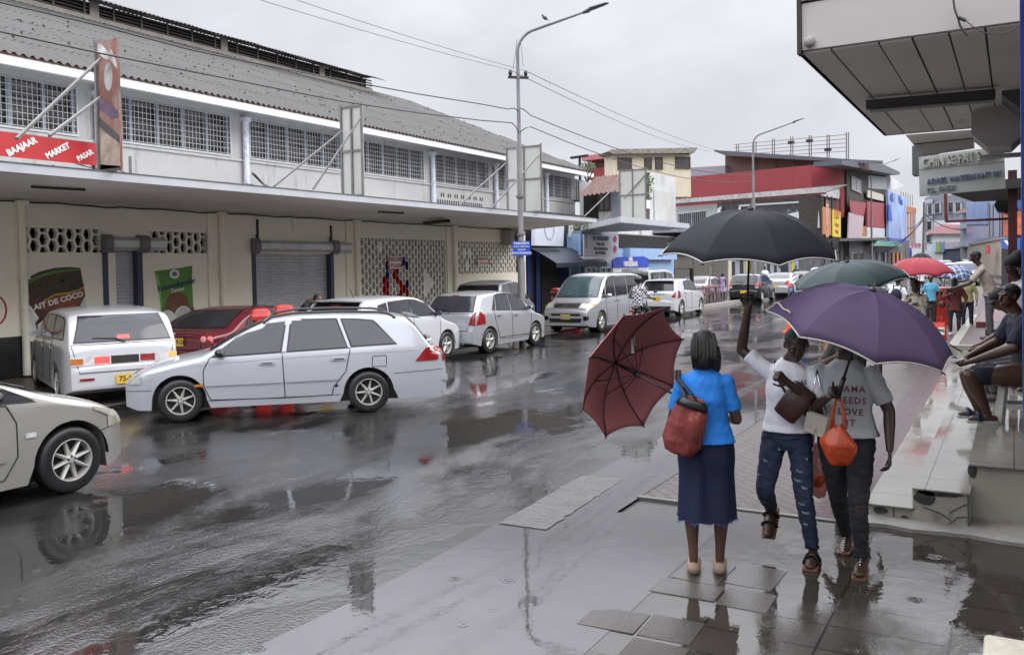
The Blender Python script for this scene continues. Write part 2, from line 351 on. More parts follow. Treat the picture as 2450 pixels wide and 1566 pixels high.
slabstone(-1.68, 4.64, .30, .31, 1, .5, 'speckled slab at the bottom edge, right of the half sunk one')
slabstone(-1.66, 4.28, .32, .32, 1, .5, 'slab cut by the bottom edge of the view')

# ================================================================ LEFT MARKET BUILDING
XW, XU = -17.5, -22.0
mk = thing('market_building', 'long two storey market hall with cream ground floor, white upper floor and grey corrugated roof', 'building', (XW, 8, 0))
def P(mb, name, m, smooth=False, par=None):
    o = mb.build(name, m, par or mk, smooth)
    if par is None or par == mk: o.matrix_parent_inverse = Matrix.Translation((-XW, -8, 0))
    return o
Y0, Y1 = -4.0, 45.6
# openings in the ground floor wall (y0, y1, z0, z1)
def yz(px, py, X=XW): p = on(px, py, X=X); return p.y, p.z
hexA = (10.48, 12.50, 2.55, 3.06); hexA2 = (13.42, 15.22, 2.55, 3.06)
doorA = (yz(246,600)[0], yz(333,600)[0], 0.0, 2.62)
doorB = (yz(603,600)[0], yz(793,600)[0], 0.0, 2.55)
hexC = (20.98, 25.62, 0.35, 3.07); hexD = (26.45, 30.9, 1.85, 3.07)
ops = sorted([hexA, doorA, hexA2, doorB, hexC, hexD])
w = MB()
w.box(XW-.35, XW, Y0, 31.2, 3.06, 3.62)              # beam
cur = Y0
for (a, b, z0, z1) in ops:
    if a > cur: w.box(XW-.35, XW, cur, a, .0, 3.06)
    if z0 > 0: w.box(XW-.35, XW, a, b, .0, z0)
    if z1 < 3.06: w.box(XW-.35, XW, a, b, z1, 3.06)
    cur = b
w.box(XW-.35, XW, cur, 31.2, 0, 3.06)
w.box(XW-3, XW, 31.2-.3, 31.2, 0, 3.6)
P(w, 'ground_wall', M_cream)
w = MB()
for y in (9.1, 10.1, 15.35, 20.55, 25.95, 31.1): w = MB(); w.box(XW, XW+.05, y-.28, y+.3, 0, 3.6); P(w, 'pilaster', M_cream)
w = MB(); w.box(XW, XW+.03, 15.66, 20.25, 3.06, 3.6); P(w, 'lintel', M_cream)
w = MB(); w.box(XW, XW+.055, Y0, 10.45, 0, .85)
w.box(XW-.001, XW+.012, 10.45, 12.4, 0, .72); P(w, 'black_plinth', M_blackband)
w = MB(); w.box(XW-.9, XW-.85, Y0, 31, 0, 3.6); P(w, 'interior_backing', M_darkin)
for y in (10.33, 15.46, 20.70, 26.06):
    w = MB(); w.tube([(XW+.11, y, .05), (XW+.11, y, 3.58)], .075, 12); w.box(XW+.04, XW+.2, y-.11, y+.11, 3.5, 3.59)
    for z in (1.4, 2.0): w.box(XW+.02, XW+.2, y-.09, y+.09, z, z+.03)
    P(w, 'downpipe', M_cream, True)
def hexscreen(op, px, pz, name, skip=(), murals=None, x=XW-.07):
    y0, y1, z0, z1 = op; a = px/2; w1, w2 = a*.36, a*.64
    mb = MB(); ny = int((y1-y0)/a)+2; nzr = int((z1-z0)/pz)+2; dep = .10
    for i in range(-1, ny):
        for j in range(-1, nzr):
            cy = y0+i*a; cz = z0+j*pz+(pz/2 if i % 2 else 0)
            if cy-w2 > y1 or cz-pz/2 > z1: continue
            cell = [(-w1,-pz/2),(w1,-pz/2),(w2,0),(w1,pz/2),(-w1,pz/2),(-w2,0)]
            hole = [(p[0]*.72, p[1]*.86) for p in cell]
            c3 = [(cy+p[0], cz+p[1]) for p in cell]; h3 = [(cy+p[0], cz+p[1]) for p in hole]
            cl = lambda q: (min(max(q[0], y0-.05), y1+.05), min(max(q[1], z0-.04), z1+.04))
            c3 = [cl(q) for q in c3]; h3 = [cl(q) for q in h3]
            mb.mi = murals(i, j) if murals else 0
            if (i, j) in skip:
                mb.add([(x, q[0], q[1]) for q in c3], [(0,1,2,3,4,5)]); continue
            vs = [(x, q[0], q[1]) for q in c3]+[(x, q[0], q[1]) for q in h3]+[(x-dep, q[0], q[1]) for q in h3]
            fs = [(t, (t+1) % 6, (t+1) % 6+6, t+6) for t in range(6)]+[(t+6, (t+1) % 6+6, (t+1) % 6+12, t+12) for t in range(6)]
            mb.add(vs, fs)
    return P(mb, name, [M_creamlt, mat('red_mural_paint', (.5,.03,.03), .5), mat('blue_mural_paint', (.03,.05,.25), .5)])
hexscreen(hexA, .40, .27, 'vent_screen'); hexscreen(hexA2, .40, .27, 'vent_screen')
def mural(i, j):
    if 7 <= i <= 14 and 1 <= j <= 6:
        v = noise.noise(Vector((i*.45, j*.8, 2.2)))
        if v > .12: return 1
        if v < -.16: return 2
    return 0
hexscreen(hexC, .35, .305, 'vent_screen', skip={(20,4),(21,4),(20,3),(21,3),(22,4),(20,5),(6,8)}, murals=mural)
hexscreen(hexD, .35, .305, 'vent_screen', skip={(3,2),(4,1),(5,2)})
def shutter(op, name='roller_shutter', slat=.083):
    y0, y1, z0, z1 = op; mb = MB(); x = XW-.16; z = z0
    rows = []
    n = int((z1-z0)/slat)
    for i in range(n+1):
        zb = z0+i*slat
        rows += [(x, zb), (x+.028, zb+slat*.25), (x+.03, zb+slat*.55), (x, zb+slat*.85)]
    mb.add([(r[0], y, r[1]) for r in rows for y in (y0, y1)], [(2*i, 2*i+1, 2*i+3, 2*i+2) for i in range(len(rows)-1)])
    return P(mb, name, M_shutter)
for op, boxw in ((doorA, .62), (doorB, .55)):
    shutter(op)
    y0, y1, z0, z1 = op
    for ya_, yb_ in ((y0-.02, y0+.10), (y1-.08, y1+.06)): fr = MB(); fr.box(XW-.14, XW+.03, ya_, yb_, 0, z1); P(fr, 'shutter_frame', M_navy)
    bx = MB(); e = .62 if op is doorA else .75
    # hexagonal roller housing
    prof = [(XW+.02, 2.60), (XW+.12, 2.60), (XW+.19, 2.68), (XW+.19, 2.82), (XW+.13, 2.90), (XW+.02, 2.90)]
    bx.loft([[(p[0], y, p[1]) for p in prof] for y in (y0+.12, y1+e)])
    P(bx, 'shutter_housing', M_shutbox)
    pr = [(XW+.02, 2.55), (XW+.15, 2.55), (XW+.24, 2.65), (XW+.24, 2.85), (XW+.16, 2.95), (XW+.02, 2.95)]
    for yy in ((y0-.06, y0+.12), (y1-.10, y1+.14)): e2 = MB(); e2.loft([[(p[0], y, p[1]) for p in pr] for y in yy]); P(e2, 'housing_end', mat('grey_housing_cap', (.17,.165,.17), .5))
    if op is doorB:
        r_ = MB(); r_.box(XW+.0, XW+.06, y0+.14, y0+.20, 2.95, 3.46); r_.box(XW+.0, XW+.06, y1-.08, y1-.02, 2.95, 3.40); P(r_, 'hanger_rod', M_black)
# wall murals (painted pictures on the wall)
def wallpoly(pts, m, name='painted_mural', t=.004, par=None, X=XW, smooth=False):
    mb = MB(); q = [on(a, b, X=X) for a, b in pts]; q = [Vector((X+t, p.y, p.z)) for p in q]; n_ = sum((a.cross(b) for a, b in zip(q, q[1:]+q[:1])), Vector()); mb.slab(q if n_.x > 0 else q[::-1], t*.8); return P(mb, name, m)
def rp(x, y): return (x*.23392, 440+y*.23392)     # crop coordinates of the first bay
def arc(cx, cy, rx, ry, a0=0, a1=360, n=20, rot=0):
    o = []
    for i in range(n+1):
        a = radians(a0+(a1-a0)*i/n); x, y = rx*cos(a), ry*sin(a); r = radians(rot)
        o.append(rp(cx+x*cos(r)-y*sin(r), cy+x*sin(r)+y*cos(r)))
    return o
M_mbrown = mat('brown_mural_paint', (.085,.028,.02), .5, var=.35, scale=2); M_mgreen = mat('green_mural_paint', (.08,.23,.03), .5, var=.2)
M_mwhite = mat('white_mural_paint', (.62,.64,.66), .5, var=.08); M_mdark = mat('dark_mural_paint', (.02,.015,.018), .5); M_mrust = mat('orange_brown_mural_paint', (.22,.06,.025), .5, var=.3)
M_mnut = mat('coconut_brown_paint', (.17,.065,.025), .5, var=.5, scale=9, stretch=(1,3,1)); M_myel = mat('yellow_mural_paint', (.55,.36,.03), .5)
wallpoly([rp(*p) for p in ((275,1230),(340,1330),(380,1400),(470,1600),(380,1600),(320,1420),(270,1290))], M_mwhite, t=.003)
wallpoly([rp(*p) for p in ((818,1250),(872,1160),(880,1230),(850,1300))], M_mwhite, t=.003)
body_ = [rp(*p) for p in ((262,985),(330,930),(420,890),(560,858),(700,848),(820,858),(872,1140),(820,1240),(860,1290),(740,1300),(560,1330),(400,1370),(330,1270),(275,1225))]
wallpoly(body_, M_mbrown, t=.006)
wallpoly([rp(*p) for p in ((266,1010),(340,958),(440,915),(570,885),(700,868),(815,868),(818,885),(700,892),(570,910),(450,942),(350,985),(268,1040))], M_mgreen, t=.009)
wallpoly([rp(*p) for p in ((450,1190),(560,1130),(700,1112),(800,1085),(850,1055),(860,1145),(820,1220),(700,1290),(560,1300),(430,1290),(405,1245))], M_mrust, t=.009)
wallpoly([rp(*p) for p in ((435,1195),(560,1122),(700,1108),(800,1080),(852,1048),(852,1062),(800,1095),(700,1120),(560,1138),(445,1202))], M_myel, t=.012)
wallpoly([rp(*p) for p in ((360,1420),(400,1368),(560,1330),(740,1300),(830,1310),(700,1330),(560,1360),(430,1400),(380,1440),(400,1500),(470,1600),(400,1600))], M_mdark, t=.008)
wallpoly(arc(620,1450,240,95,0,360,24,-8), M_mwhite, t=.011)
M_mgtext = mat('dark_green_letter_paint', (.02,.07,.03), .5)
def walltext(s, cx, cy, h, tilt, m, bold=.0, sx=1.0, t=.014):
    a = on(*rp(cx, cy), X=XW); r = Vector((0, cos(radians(tilt)), sin(radians(tilt))))
    o = text(s, h, m, (XW+t, a.y, a.z), r, (0,-sin(radians(tilt)),cos(radians(tilt))), mk, sx=sx, extrude=.001, bold=bold); o.matrix_parent_inverse = Matrix.Translation((-XW,-8,0)); return o
walltext('KOKOSMELK', 555, 1000, .21, 12, M_mgtext, .004, .95); walltext('COCONUT MILK', 590, 1085, .18, 13, M_mgtext, .004, .9)
walltext('LAIT DE COCO', 582, 1198, .155, 13, M_signwhite, .006, 1.15)
wallpoly(arc(262,1150,32,52), M_mwhite, t=.011)
# green packet
wallpoly([rp(*p) for p in ((1578,890),(1770,868),(1965,836),(1962,1000),(1978,1280),(1990,1390),(1650,1390),(1640,1200),(1605,1000))], M_mgreen, t=.006)
wallpoly([rp(*p) for p in ((1590,905),(1618,930),(1640,1060),(1658,1260),(1648,1290),(1628,1130),(1602,1000))], mat('light_green_paint', (.22,.42,.10), .5), t=.009)
wallpoly(arc(1782,920,50,48), M_signwhite, t=.010)
wallpoly(arc(1782,920,27,24,0,360,12), mat('blue_grey_paint', (.12,.14,.3), .5), t=.013)
wallpoly(arc(1812,1245,122,140,0,360,26,10), M_mnut, t=.010)
wallpoly(arc(1960,1330,34,80,0,360,16), M_mnut, t=.009)
wallpoly(arc(1718,1385,80,98,0,360,22,-8), M_mwhite, t=.013); wallpoly(arc(1868,1345,85,102,0,360,22,14), M_mwhite, t=.016)
wallpoly(arc(1872,1345,68,86,0,360,22,14), mat('shell_white_paint', (.48,.49,.52), .5), t=.019)
wallpoly([rp(1770+r*cos(a)-50, 1452+r*sin(a)) for i in range(20) for r, a in [((40 if i % 2 else 27), i*pi/10)]], M_myel, t=.019)
walltext('Kokosmelkpoeder', 1805, 1028, .19, 10, mat('navy_letter_paint', (.02,.03,.12), .5), .004, .78); walltext('Coconut', 1812, 1082, .13, 8, M_signwhite, .003, .85)
r_ = MB(); c = on(-18, 742, X=XW)
r_.tube([(XW+.056, c.y+.24*cos(a*.3), c.z+.3*sin(a*.3)) for a in range(22)], .018, 6); P(r_, 'painted_mural', mat('red_ring_paint', (.4,.02,.02), .5))
# small prohibition notices
def notice(px, py, w, h, lines, rot=0):
    a = on(px, py, X=XW+.01); mb = MB(); mb.box(XW-.02, XW+.012, a.y-w/2, a.y+w/2, a.z-h/2, a.z+h/2)
    nt_ = P(mb, 'notice_board', M_signwhite)
    for i, s in enumerate(lines):
        z = a.z+h/2-(i+.5)*h/len(lines)
        text(s, h/len(lines)*.85, mat('red_letter_paint', (.35,.03,.03), .5), (XW+.016, a.y, z), (0,1,0), (0,0,1), nt_, extrude=.001, bold=.004)
notice(945, 628, .62, .40, ['VERBODEN', 'TE PLASSEN']); notice(1156, 625, .75, .34, ['VERBODEN', 'VUIL TE PLAATSEN'])
# canopy slab over the pavement
XL = -12.75
cn = MB()
cn.add([(XL,Y0,3.60),(XL,28.1,3.60),(XW-.1,31.5,3.62),(XW-.1,Y0,3.62)], [(0,1,2,3)]); P(cn, 'canopy_soffit', M_soffit)
cn = MB(); cn.box(XL-.10, XL+.02, Y0, 28.1, 3.59, 3.725); cn.slab([(XL-.1,Y0,3.72),(XL-.1,28.0,3.72),(XU,31.5,3.74),(XU,Y0,3.74)], .06)
cn.bar((XL-.02,28.1,3.66), (XW-.1,31.55,3.66), .12, .13); P(cn, 'canopy_edge', M_lip)
cn = MB(); cn.box(XL-.11, XL+.035, Y0, 28.1, 3.726, 3.742); P(cn, 'dark_lip_line', mat('dark_lip_line', (.10,.10,.095), .6, var=.6, scale=3))  # thin dark strip along the top of the lip
w = MB()
pth = []
for i in range(70):
    y = 6+i*.37; pth.append((XW+.05, y, 3.585-.02*abs(sin(i*.9))-(.03 if i % 7 == 3 else 0)))
w.tube(pth, .017, 5); P(w, 'soffit_cable', M_cable, True)
for (a, b) in (((75,447),(203,454)), ((905,507),(965,510))):
    p, q = on(a[0], a[1], Z=3.57), on(b[0], b[1], Z=3.57); w = MB(); w.bar(p, q, .06, .04); P(w, 'tube_light', M_black)
w = MB(); p, q = on(1020,534,Z=3.5), on(1068,528,Z=3.5); w.bar(p, q, .25, .10); P(w, 'hanging_fixture', M_black)
# upper storey
u = MB(); u.box(XU-.3, XU, Y0, Y1, 3.7, 5.86); u.box(XU-.3, XU, Y0, Y1, 7.12, 7.4)
cols = [9.9+5.33*i-5.33 for i in range(9)]
wins = []
for i, y in enumerate(cols):
    u.box(XU-.3, XU+.0, y-.55, y+.22, 5.86, 7.12)
    wins.append((y+.22, cols[i+1]-.55 if i < 8 else Y1-.5))
u.box(XU-.3, XU, Y1-.5, Y1, 5.86, 7.12)
u.box(-38, XU-.3, Y1-.3, Y1, 3.7, 7.4)
P(u, 'upper_wall', M_white)
for y in cols:
    w = MB(); w.tube([(XU+.12, y, 3.8), (XU+.12, y, 7.12)], .105, 10); w.box(XU+.0, XU+.26, y-.12, y+.12, 7.0, 7.14); P(w, 'downpipe', mat('peeling_white_pipe', (.55,.57,.63), .5, var=.3, scale=8, grime=(.2,.2,.19), gamt=.4, gscale=(8,8,1.5)), True)
for k_, (a, b) in enumerate(wins):
    gl = MB(); gl.box(XU-.2, XU-.18, a, b, 5.86, 7.12); wn = P(gl, 'window', M_glassdk)
    wn2 = MB()
    rr_ = random.Random(k_)
    npn = 5
    for j in range(npn):           # louvre blades per pane
        ya, yb = a+(b-a)*j/npn, a+(b-a)*(j+1)/npn
        for z in range(9):
            if rr_.random() < .72: wn2.add([(XU-.17, ya+.04, 5.9+z*.135), (XU-.17, yb-.04, 5.9+z*.135), (XU-.12, yb-.04, 5.99+z*.135), (XU-.12, ya+.04, 5.99+z*.135)], [(0,1,2,3)])
    if wn2.v: o = wn2.build('louvre_blades', mat('dusty_louvre_blade', (.085,.078,.066), .3, var=.6, scale=1.4), wn)
    for j in range(1, npn+1): yc = a+(b-a)*j/npn-(.08 if j == npn else 0); fr = MB(); fr.box(XU-.12, XU-.03, yc-.045, yc+.045, 5.86, 7.12); fr.build('mullion', M_bluewhite, wn)
    gr = MB(); ny = int((b-a)/.135)
    for j in range(ny+1):
        y = a+.03+(b-a-.06)*j/ny; gr.box(XU+.03, XU+.042, y-.0065, y+.0065, 5.88, 7.10)
    for z in [5.9+.17*q for q in range(8)]: gr.box(XU+.045, XU+.058, a, b, z-.0075, z+.0075)
    for y in (a+.02, b-.02): gr.box(XU+.02, XU+.06, y-.025, y+.025, 5.86, 7.12)
    gr.box(XU+.02, XU+.08, a, b, 5.80, 5.86)
    gr.build('window_grille', M_grille, wn)
w = MB(); w.box(XU, XU+.06, Y0, Y1, 5.70, 5.78); P(w, 'sill_band', M_white)
# ventilation bricks below one window
w = MB(); ya, yb = yz(1043,455,XU)[0], yz(1152,470,XU)[0]
nb = int((yb-ya)/.36)
for i in range(nb*2+1):
    for j in range(4):
        y = ya+.1+i*.18+(.09 if j % 2 else 0)
        if j < 3 or i % 3: w.box(XU-.0, XU+.006, y, y+.095, 4.35+j*.30, 4.35+j*.30+.17)
P(w, 'vent_bricks', mat('dark_vent_hole', (.03,.03,.035), .8))
# eave, gutter and roof
e = MB(); e.box(XU-.02, -21.05, Y0, Y1+.2, 7.30, 7.36); P(e, 'eave_soffit', M_white)
e = MB(); e.box(-21.05, -20.93, Y0, Y1+.3, 7.16, 7.38); P(e, 'gutter', mat('white_gutter', (.68,.70,.73), .5, var=.06, grime=(.25,.22,.2), gamt=.3, gscale=(3,2,3)))
e = MB(); e.box(-21.06, -20.91, Y0, Y1+.3, 7.382, 7.43); P(e, 'rusty_gutter_rim', M_rust)
rf = MB(); XR, ZR = -30.0, 11.7; rows_ = 6; pitch = .23; per = 6
ny = int((Y1+.4-Y0)/pitch)*per
hipY = 41.0
for r in range(rows_):
    t0, t1 = r/rows_, (r+1)/rows_+.012
    vs = []
    for i in range(ny+1):
        y = Y0+i*pitch/per; dz = .036*cos(2*pi*i/per)
        for t, lift in ((t0, 0.014), (t1, 0.0)):
            x = -20.85+(XR+20.85)*t; z = 7.42+(ZR-7.42)*t+lift
            vs.append((x, y, z+dz))
    fs = []
    for i in range(ny):
        y = Y0+i*pitch/per
        if y > hipY and (r+1)/rows_ > (Y1+.6-y)/(Y1+.6-hipY): continue
        fs.append((2*i, 2*i+2, 2*i+3, 2*i+1))
    rf.add(vs, fs)
rf.add([(XR,Y0,ZR),(XR,hipY,ZR),(-39,Y1+.4,7.4),(-39,Y0,7.4),(-20.85,Y1+.42,7.40)], [(0,3,2,1),(1,2,4)])
P(rf, 'roof', M_roof, 'all')
# bolt marks, dark flecks on the sheets
rb = MB()
for i in range(170):
    y = random.uniform(8, 44); t = random.choice([.1,.2,.3,.4,.5,.6,.7,.8,.9])+random.uniform(-.01,.01)
    if y > hipY and t > (Y1-y)/(Y1-hipY): continue
    x = -20.85+(XR+20.85)*t; z = 7.42+(ZR-7.42)*t+.05; rb.box(x-.03, x+.03, y-.025, y+.025, z, z+.03)
P(rb, 'roof_fixings', M_rustroof)
mo = MB(); MY1 = 36.5; XM = -29.35
mo.box(XM-.05, XM, Y0, MY1, ZR-.35, ZR-.12)
y = Y0
while y < MY1:
    mo.box(XM-.05, XM+.01, y-.18, y+.18, ZR-.12, ZR+.42); y += 6.1
P(mo, 'ridge_monitor_posts', mat('pale_grey_timber', (.25,.23,.21), .7, var=.2))
mo = MB(); mo.box(XM-.5, XM-.45, Y0, MY1, ZR-.2, ZR+.5); P(mo, 'ridge_monitor_core', M_darkin)
mo = MB()
for j in range(4): mo.slab([(XM-.03,Y0,ZR-.08+j*.13),(XM-.03,MY1,ZR-.08+j*.13),(XM-.12,MY1,ZR+.0+j*.13),(XM-.12,Y0,ZR+.0+j*.13)], .02)
yy = Y0
while yy < MY1: mo.box(XM-.04, XM+.02, yy-.03, yy+.03, ZR-.12, ZR+.42); yy += 1.2
P(mo, 'ridge_louvres', mat('grey_louvre', (.11,.10,.095), .7))
mo = MB()
def rrf(u, v):
    y = Y0+(MY1+.5-Y0)*u; x = XM+.55-1.4*v; return (x, y, ZR+.36+.30*min(v*1.6, 1)+.03*cos(y*34)+.03*noise.noise(Vector((y*.6, v*2, 0))))
mo.grid(rrf, 420, 3); P(mo, 'ridge_cap_roof', M_rustroof)

# ---------------------------------------------------------------- sign boards on the canopy
M_back = mat('pale_grey_board_back', (.40,.40,.37), .5, var=.06, scale=1.5)
def board(name, label, tl, tr, br, bl, Yp, m, braces, group=None, picture=False):
    """upright board whose face looks along the street; corners from its plane at Y=Yp"""
    q = [on(*p, Y=Yp) for p in (tl, tr, br, bl)]; z0 = 3.80
    q[2].z = z0; q[3].z = z0; zt = (q[0].z+q[1].z)/2
    x0, x1 = q[0].x, q[1].x
    return q
def frameboard(label, xa, xb, y, zt, m, legs, group, z0=3.745, yaw=0, curved=False, pic=None):
    c = Vector(((xa+xb)/2, y, z0)); t = thing('sign_frame', label, 'sign board', c, radians(yaw), group)
    w_ = xb-xa; mb = MB(); mb.box(-w_/2, w_/2, -.02, .02, 0, zt-z0); bd = mb.build('board', m, t)
    fr = MB()
    for x in ((-w_/2, 0, w_/2) if m is M_back else (-w_/2,)): fr.box(x-.022, x+.022, -.06, -.022, 0, zt-z0+.03)
    for z in ((.02, (zt-z0)*.5, zt-z0-.03) if m is M_back else ()): fr.box(-w_/2, w_/2, -.052, -.026, z-.022, z+.022)
    fr.build('steel_frame', M_steel, t)
    for (tx, ty, bx, by_) in legs:      # photo pixels of the brace's top (on the board) and foot (on the canopy edge)
        b_ = MB(); b_.bar(on(tx, ty, Y=y-.08)-c, on(bx, by_, Z=z0+.02)-c, .034); b_.build('brace', M_steel, t)
    return t
def X_of(px, y, py=450): return on(px, py, Y=y).x
def Z_of(px, py, y): return on(px, py, Y=y).z
# frame 1: weathered picture board
yf = on(243, 410, X=-13.0).y
M_torn = mat('torn_faded_poster', (.20,.075,.055), .6, var=.5, scale=1.2, grime=(.27,.25,.22), gamt=.5, gscale=(1.8,1.8,1.1), bump=.2)
f1 = frameboard('tall torn and faded poster board standing next to the red market sign', X_of(243,yf), X_of(293,yf), yf, Z_of(243,100,yf), M_torn, [(240,141,40,332),(241,232,118,325)], 'sign boards standing on the market canopy', yaw=0)
wf_, hf_ = f1.children[0].dimensions.x, f1.children[0].dimensions.z
for nm_, c_, pl_ in (('torn_top', (.42,.41,.39), [(-.5,.93),(-.5,1.0),(-.2,.97),(.1,.90),(.25,.92),(.5,.80),(.5,.76),(.2,.84),(-.1,.86)]), ('faded_oval', (.33,.33,.31), [(.05+.20*cos(a),.72+.11*sin(a)) for a in [2*pi*i/16 for i in range(16)]]), ('purple_patch', (.10,.06,.10), [(-.5,.60),(-.2,.55),(.45,.45),(.5,.40),(.1,.40),(-.5,.50)]), ('dark_band', (.05,.05,.045), [(-.5,.36),(.5,.20),(.5,.26),(-.5,.43)]), ('beige_field', (.30,.24,.19), [(-.5,.02),(.5,.02),(.5,.20),(-.2,.30),(-.5,.33)]), ('dark_foot', (.06,.06,.055), [(-.5,0.005),(.5,0.005),(.5,.03),(-.5,.06)])):
    m_ = MB(); m_.slab([(a*wf_*.98, -.0235, b*hf_) for a, b in pl_], .003); m_.build('poster_'+nm_, mat('poster_'+nm_, c_, .6, var=.5, scale=4, grime=(.22,.08,.06), gamt=.36, gscale=(4,4,2)), f1)
f2y = on(830, 470, X=-13.3).y
frameboard('grey backed board with yellow edge, second from the left on the market canopy', X_of(822,f2y), X_of(871,f2y), f2y, Z_of(860,250,f2y), M_back, [(817,315,655,446),(864,281,749,452)], 'sign boards standing on the market canopy')
f3y = on(1225, 500, X=-13.6).y
frameboard('wide grey backed board just behind the near street lamp on the market canopy', X_of(1215,f3y), X_of(1297,f3y), f3y, Z_of(1250,350,f3y), M_back, [(1211,390,1098,491),(1290,371,1180,494)], 'sign boards standing on the market canopy')
# red market sign
rs = thing('market_sign', 'red sign reading baajaar market pasar on the market canopy', 'sign', (-13.2, 10, 3.8))
q0, q1 = on(-60, 310, X=-13.2), on(231, 343, X=-13.2); zb = on(231, 396, X=-13.2).z
mb = MB(); mb.box(-.03, .0, q0.y-10, q1.y-10, zb-3.8, q1.z-3.8); mb.build('sign_panel', M_redsign, rs)
for px_, py_, s_, h_, tx in ((52,351,'BAAJAAR',.125,1.0), (138,361,'MARKET',.115,1.0), (203,372,'PASAR',.105,1.0)):
    c_ = on(px_, py_, X=-13.2); a_ = 30
    text(s_, h_*1.12, M_signwhite, (.006, c_.y-10, c_.z-3.8), (0,cos(radians(a_)),sin(radians(a_))), (0,-sin(radians(a_)),cos(radians(a_))), rs, extrude=.003, bold=.005, sx=.92)
mb = MB()
for y in (-.9, -.2, q1.y-10-.05): mb.box(-.06, -.03, y-.02, y+.02, -.02, .3)
mb.build('sign_legs', M_steel, rs)
# tangle of wires on the upper wall
wr = MB(); rnd = random.Random(3)
for i in range(9):
    ya, yb = 14.2+rnd.uniform(-.6,.8), 20.4+rnd.uniform(-.1,.1); za, zb_ = 5.0+rnd.uniform(-.35,.3), 4.9+rnd.uniform(-.1,.1); sg = rnd.uniform(.15,.55)
    wr.tube([(XU+.3+.03*i, ya+(yb-ya)*t/12, za+(zb_-za)*t/12-sg*4*(t/12)*(1-t/12)+.04*sin(t*2+i)) for t in range(13)], .011, 4)
for i in range(6):
    ya, yb = 20.6, 25.5+rnd.uniform(-.5,.6); sg = rnd.uniform(.15,.4)
    wr.tube([(XU+.3+.03*i, ya+(yb-ya)*t/12, 5.3-(t/12)**.6*1.2-sg*(t/12)*(1-t/12)*2+.03*sin(t*1.7+i)) for t in range(13)], .016 if i < 2 else .011, 4)
tag(wr.build('loose_wires', M_cable), 'tangle of thin loose wires sagging along the white upper wall of the market', 'wires')
# air conditioner at the wall end
ac = thing('air_conditioner', 'dusty outdoor air conditioner on the market wall beside the near street lamp', 'air conditioner', (XW+.3, 29.9, 2.95))
mb = MB(); mb.box(-.28, .2, -.42, .42, 0, .55); mb.build('casing', mat('dusty_grey_casing', (.30,.29,.27), .5, var=.2), ac)
mb = MB(); mb.M = Matrix.Translation((.205, .05, .28)) @ Matrix.Rotation(pi/2, 4, 'Y'); mb.lathe([(.22,0),(.24,.015),(.22,.03),(.05,.03),(.04,0)], 20); mb.build('fan_grille', M_black, ac)
# ================================================================ OTHER BUILDINGS
def dep(px, py, d):
    r = ray(px, py); f = CM @ Vector((0, 0, -1)); f.z = 0; f.normalize()
    return Vector((0, 0, CAM_H)) + r*(d/(r.x*f.x+r.y*f.y))
class Fac:
    """vertical facade plane through two places given as photo column and distance"""
    def __init__(s, a, b, par=None):
        A, B = dep(a[0], 640, a[1]), dep(b[0], 640, b[1]); s.A = A; s.par = par
        s.t = Vector((B.x-A.x, B.y-A.y, 0)).normalized(); s.n = Vector((s.t.y, -s.t.x, 0))
        if s.n.dot(Vector((0,0,CAM_H))-A) < 0: s.n = -s.n
    def at(s, px, py, out=0.0):
        d = ray(px, py); C = Vector((0,0,CAM_H)); k = (s.A+s.n*out-C).dot(s.n)/d.dot(s.n); return C+d*k
    def base(s, px): p = s.at(px, 600); return Vector((p.x, p.y, 0))
    def poly(s, mb, pts, th=.05, out=None):
        o = th if out is None else out
        q = [s.at(x, y, o) for x, y in pts]
        nn = (q[1]-q[0]).cross(q[2]-q[1])
        if nn.dot(s.n) < 0: q = q[::-1]
        mb.slab(q, th)
    def rect(s, mb, x0, y0, x1, y1, th=.05, out=None, drop=0):
        """rectangle kept level and plumb: x0,x1 photo columns; heights from the left column"""
        o = th if out is None else out
        a = s.at(x0, y0, o); c = s.at(x0, y1, o); B2 = s.at(x1, 600, o); z1, z0 = a.z, c.z
        q = [Vector((a.x,a.y,z0)), Vector((B2.x,B2.y,z0)), Vector((B2.x,B2.y,z1)), Vector((a.x,a.y,z1))]
        nn = (q[1]-q[0]).cross(q[2]-q[1])
        if nn.dot(s.n) < 0: q = q[::-1]
        mb.slab(q, th)
def bld(name, label, cat='building', group=None): return thing(name, label, cat, (0,0,0), 0, group)
def settle(t):
    """move a building's Empty to its own base without moving its parts"""
    xs = [o.matrix_basis @ Vector(c) for o in t.children for c in o.bound_box]
    if not xs: return
    c = Vector((sum(p.x for p in xs)/len(xs), sum(p.y for p in xs)/len(xs), min(p.z for p in xs)))
    for o in t.children: o.matrix_parent_inverse = Matrix.Translation(-c)
    t.location = c
def part(t, name, m, fn, smooth=False):
    mb = MB(); fn(mb); return mb.build(name, m, t, smooth)
def pp(f, t, name, m, pts, th=.05, out=None): return part(t, name, m, lambda mb: f.poly(mb, pts, th, out))
def pr(f, t, name, m, r, th=.05, out=None): return part(t, name, m, lambda mb: f.rect(mb, *r, th, out))
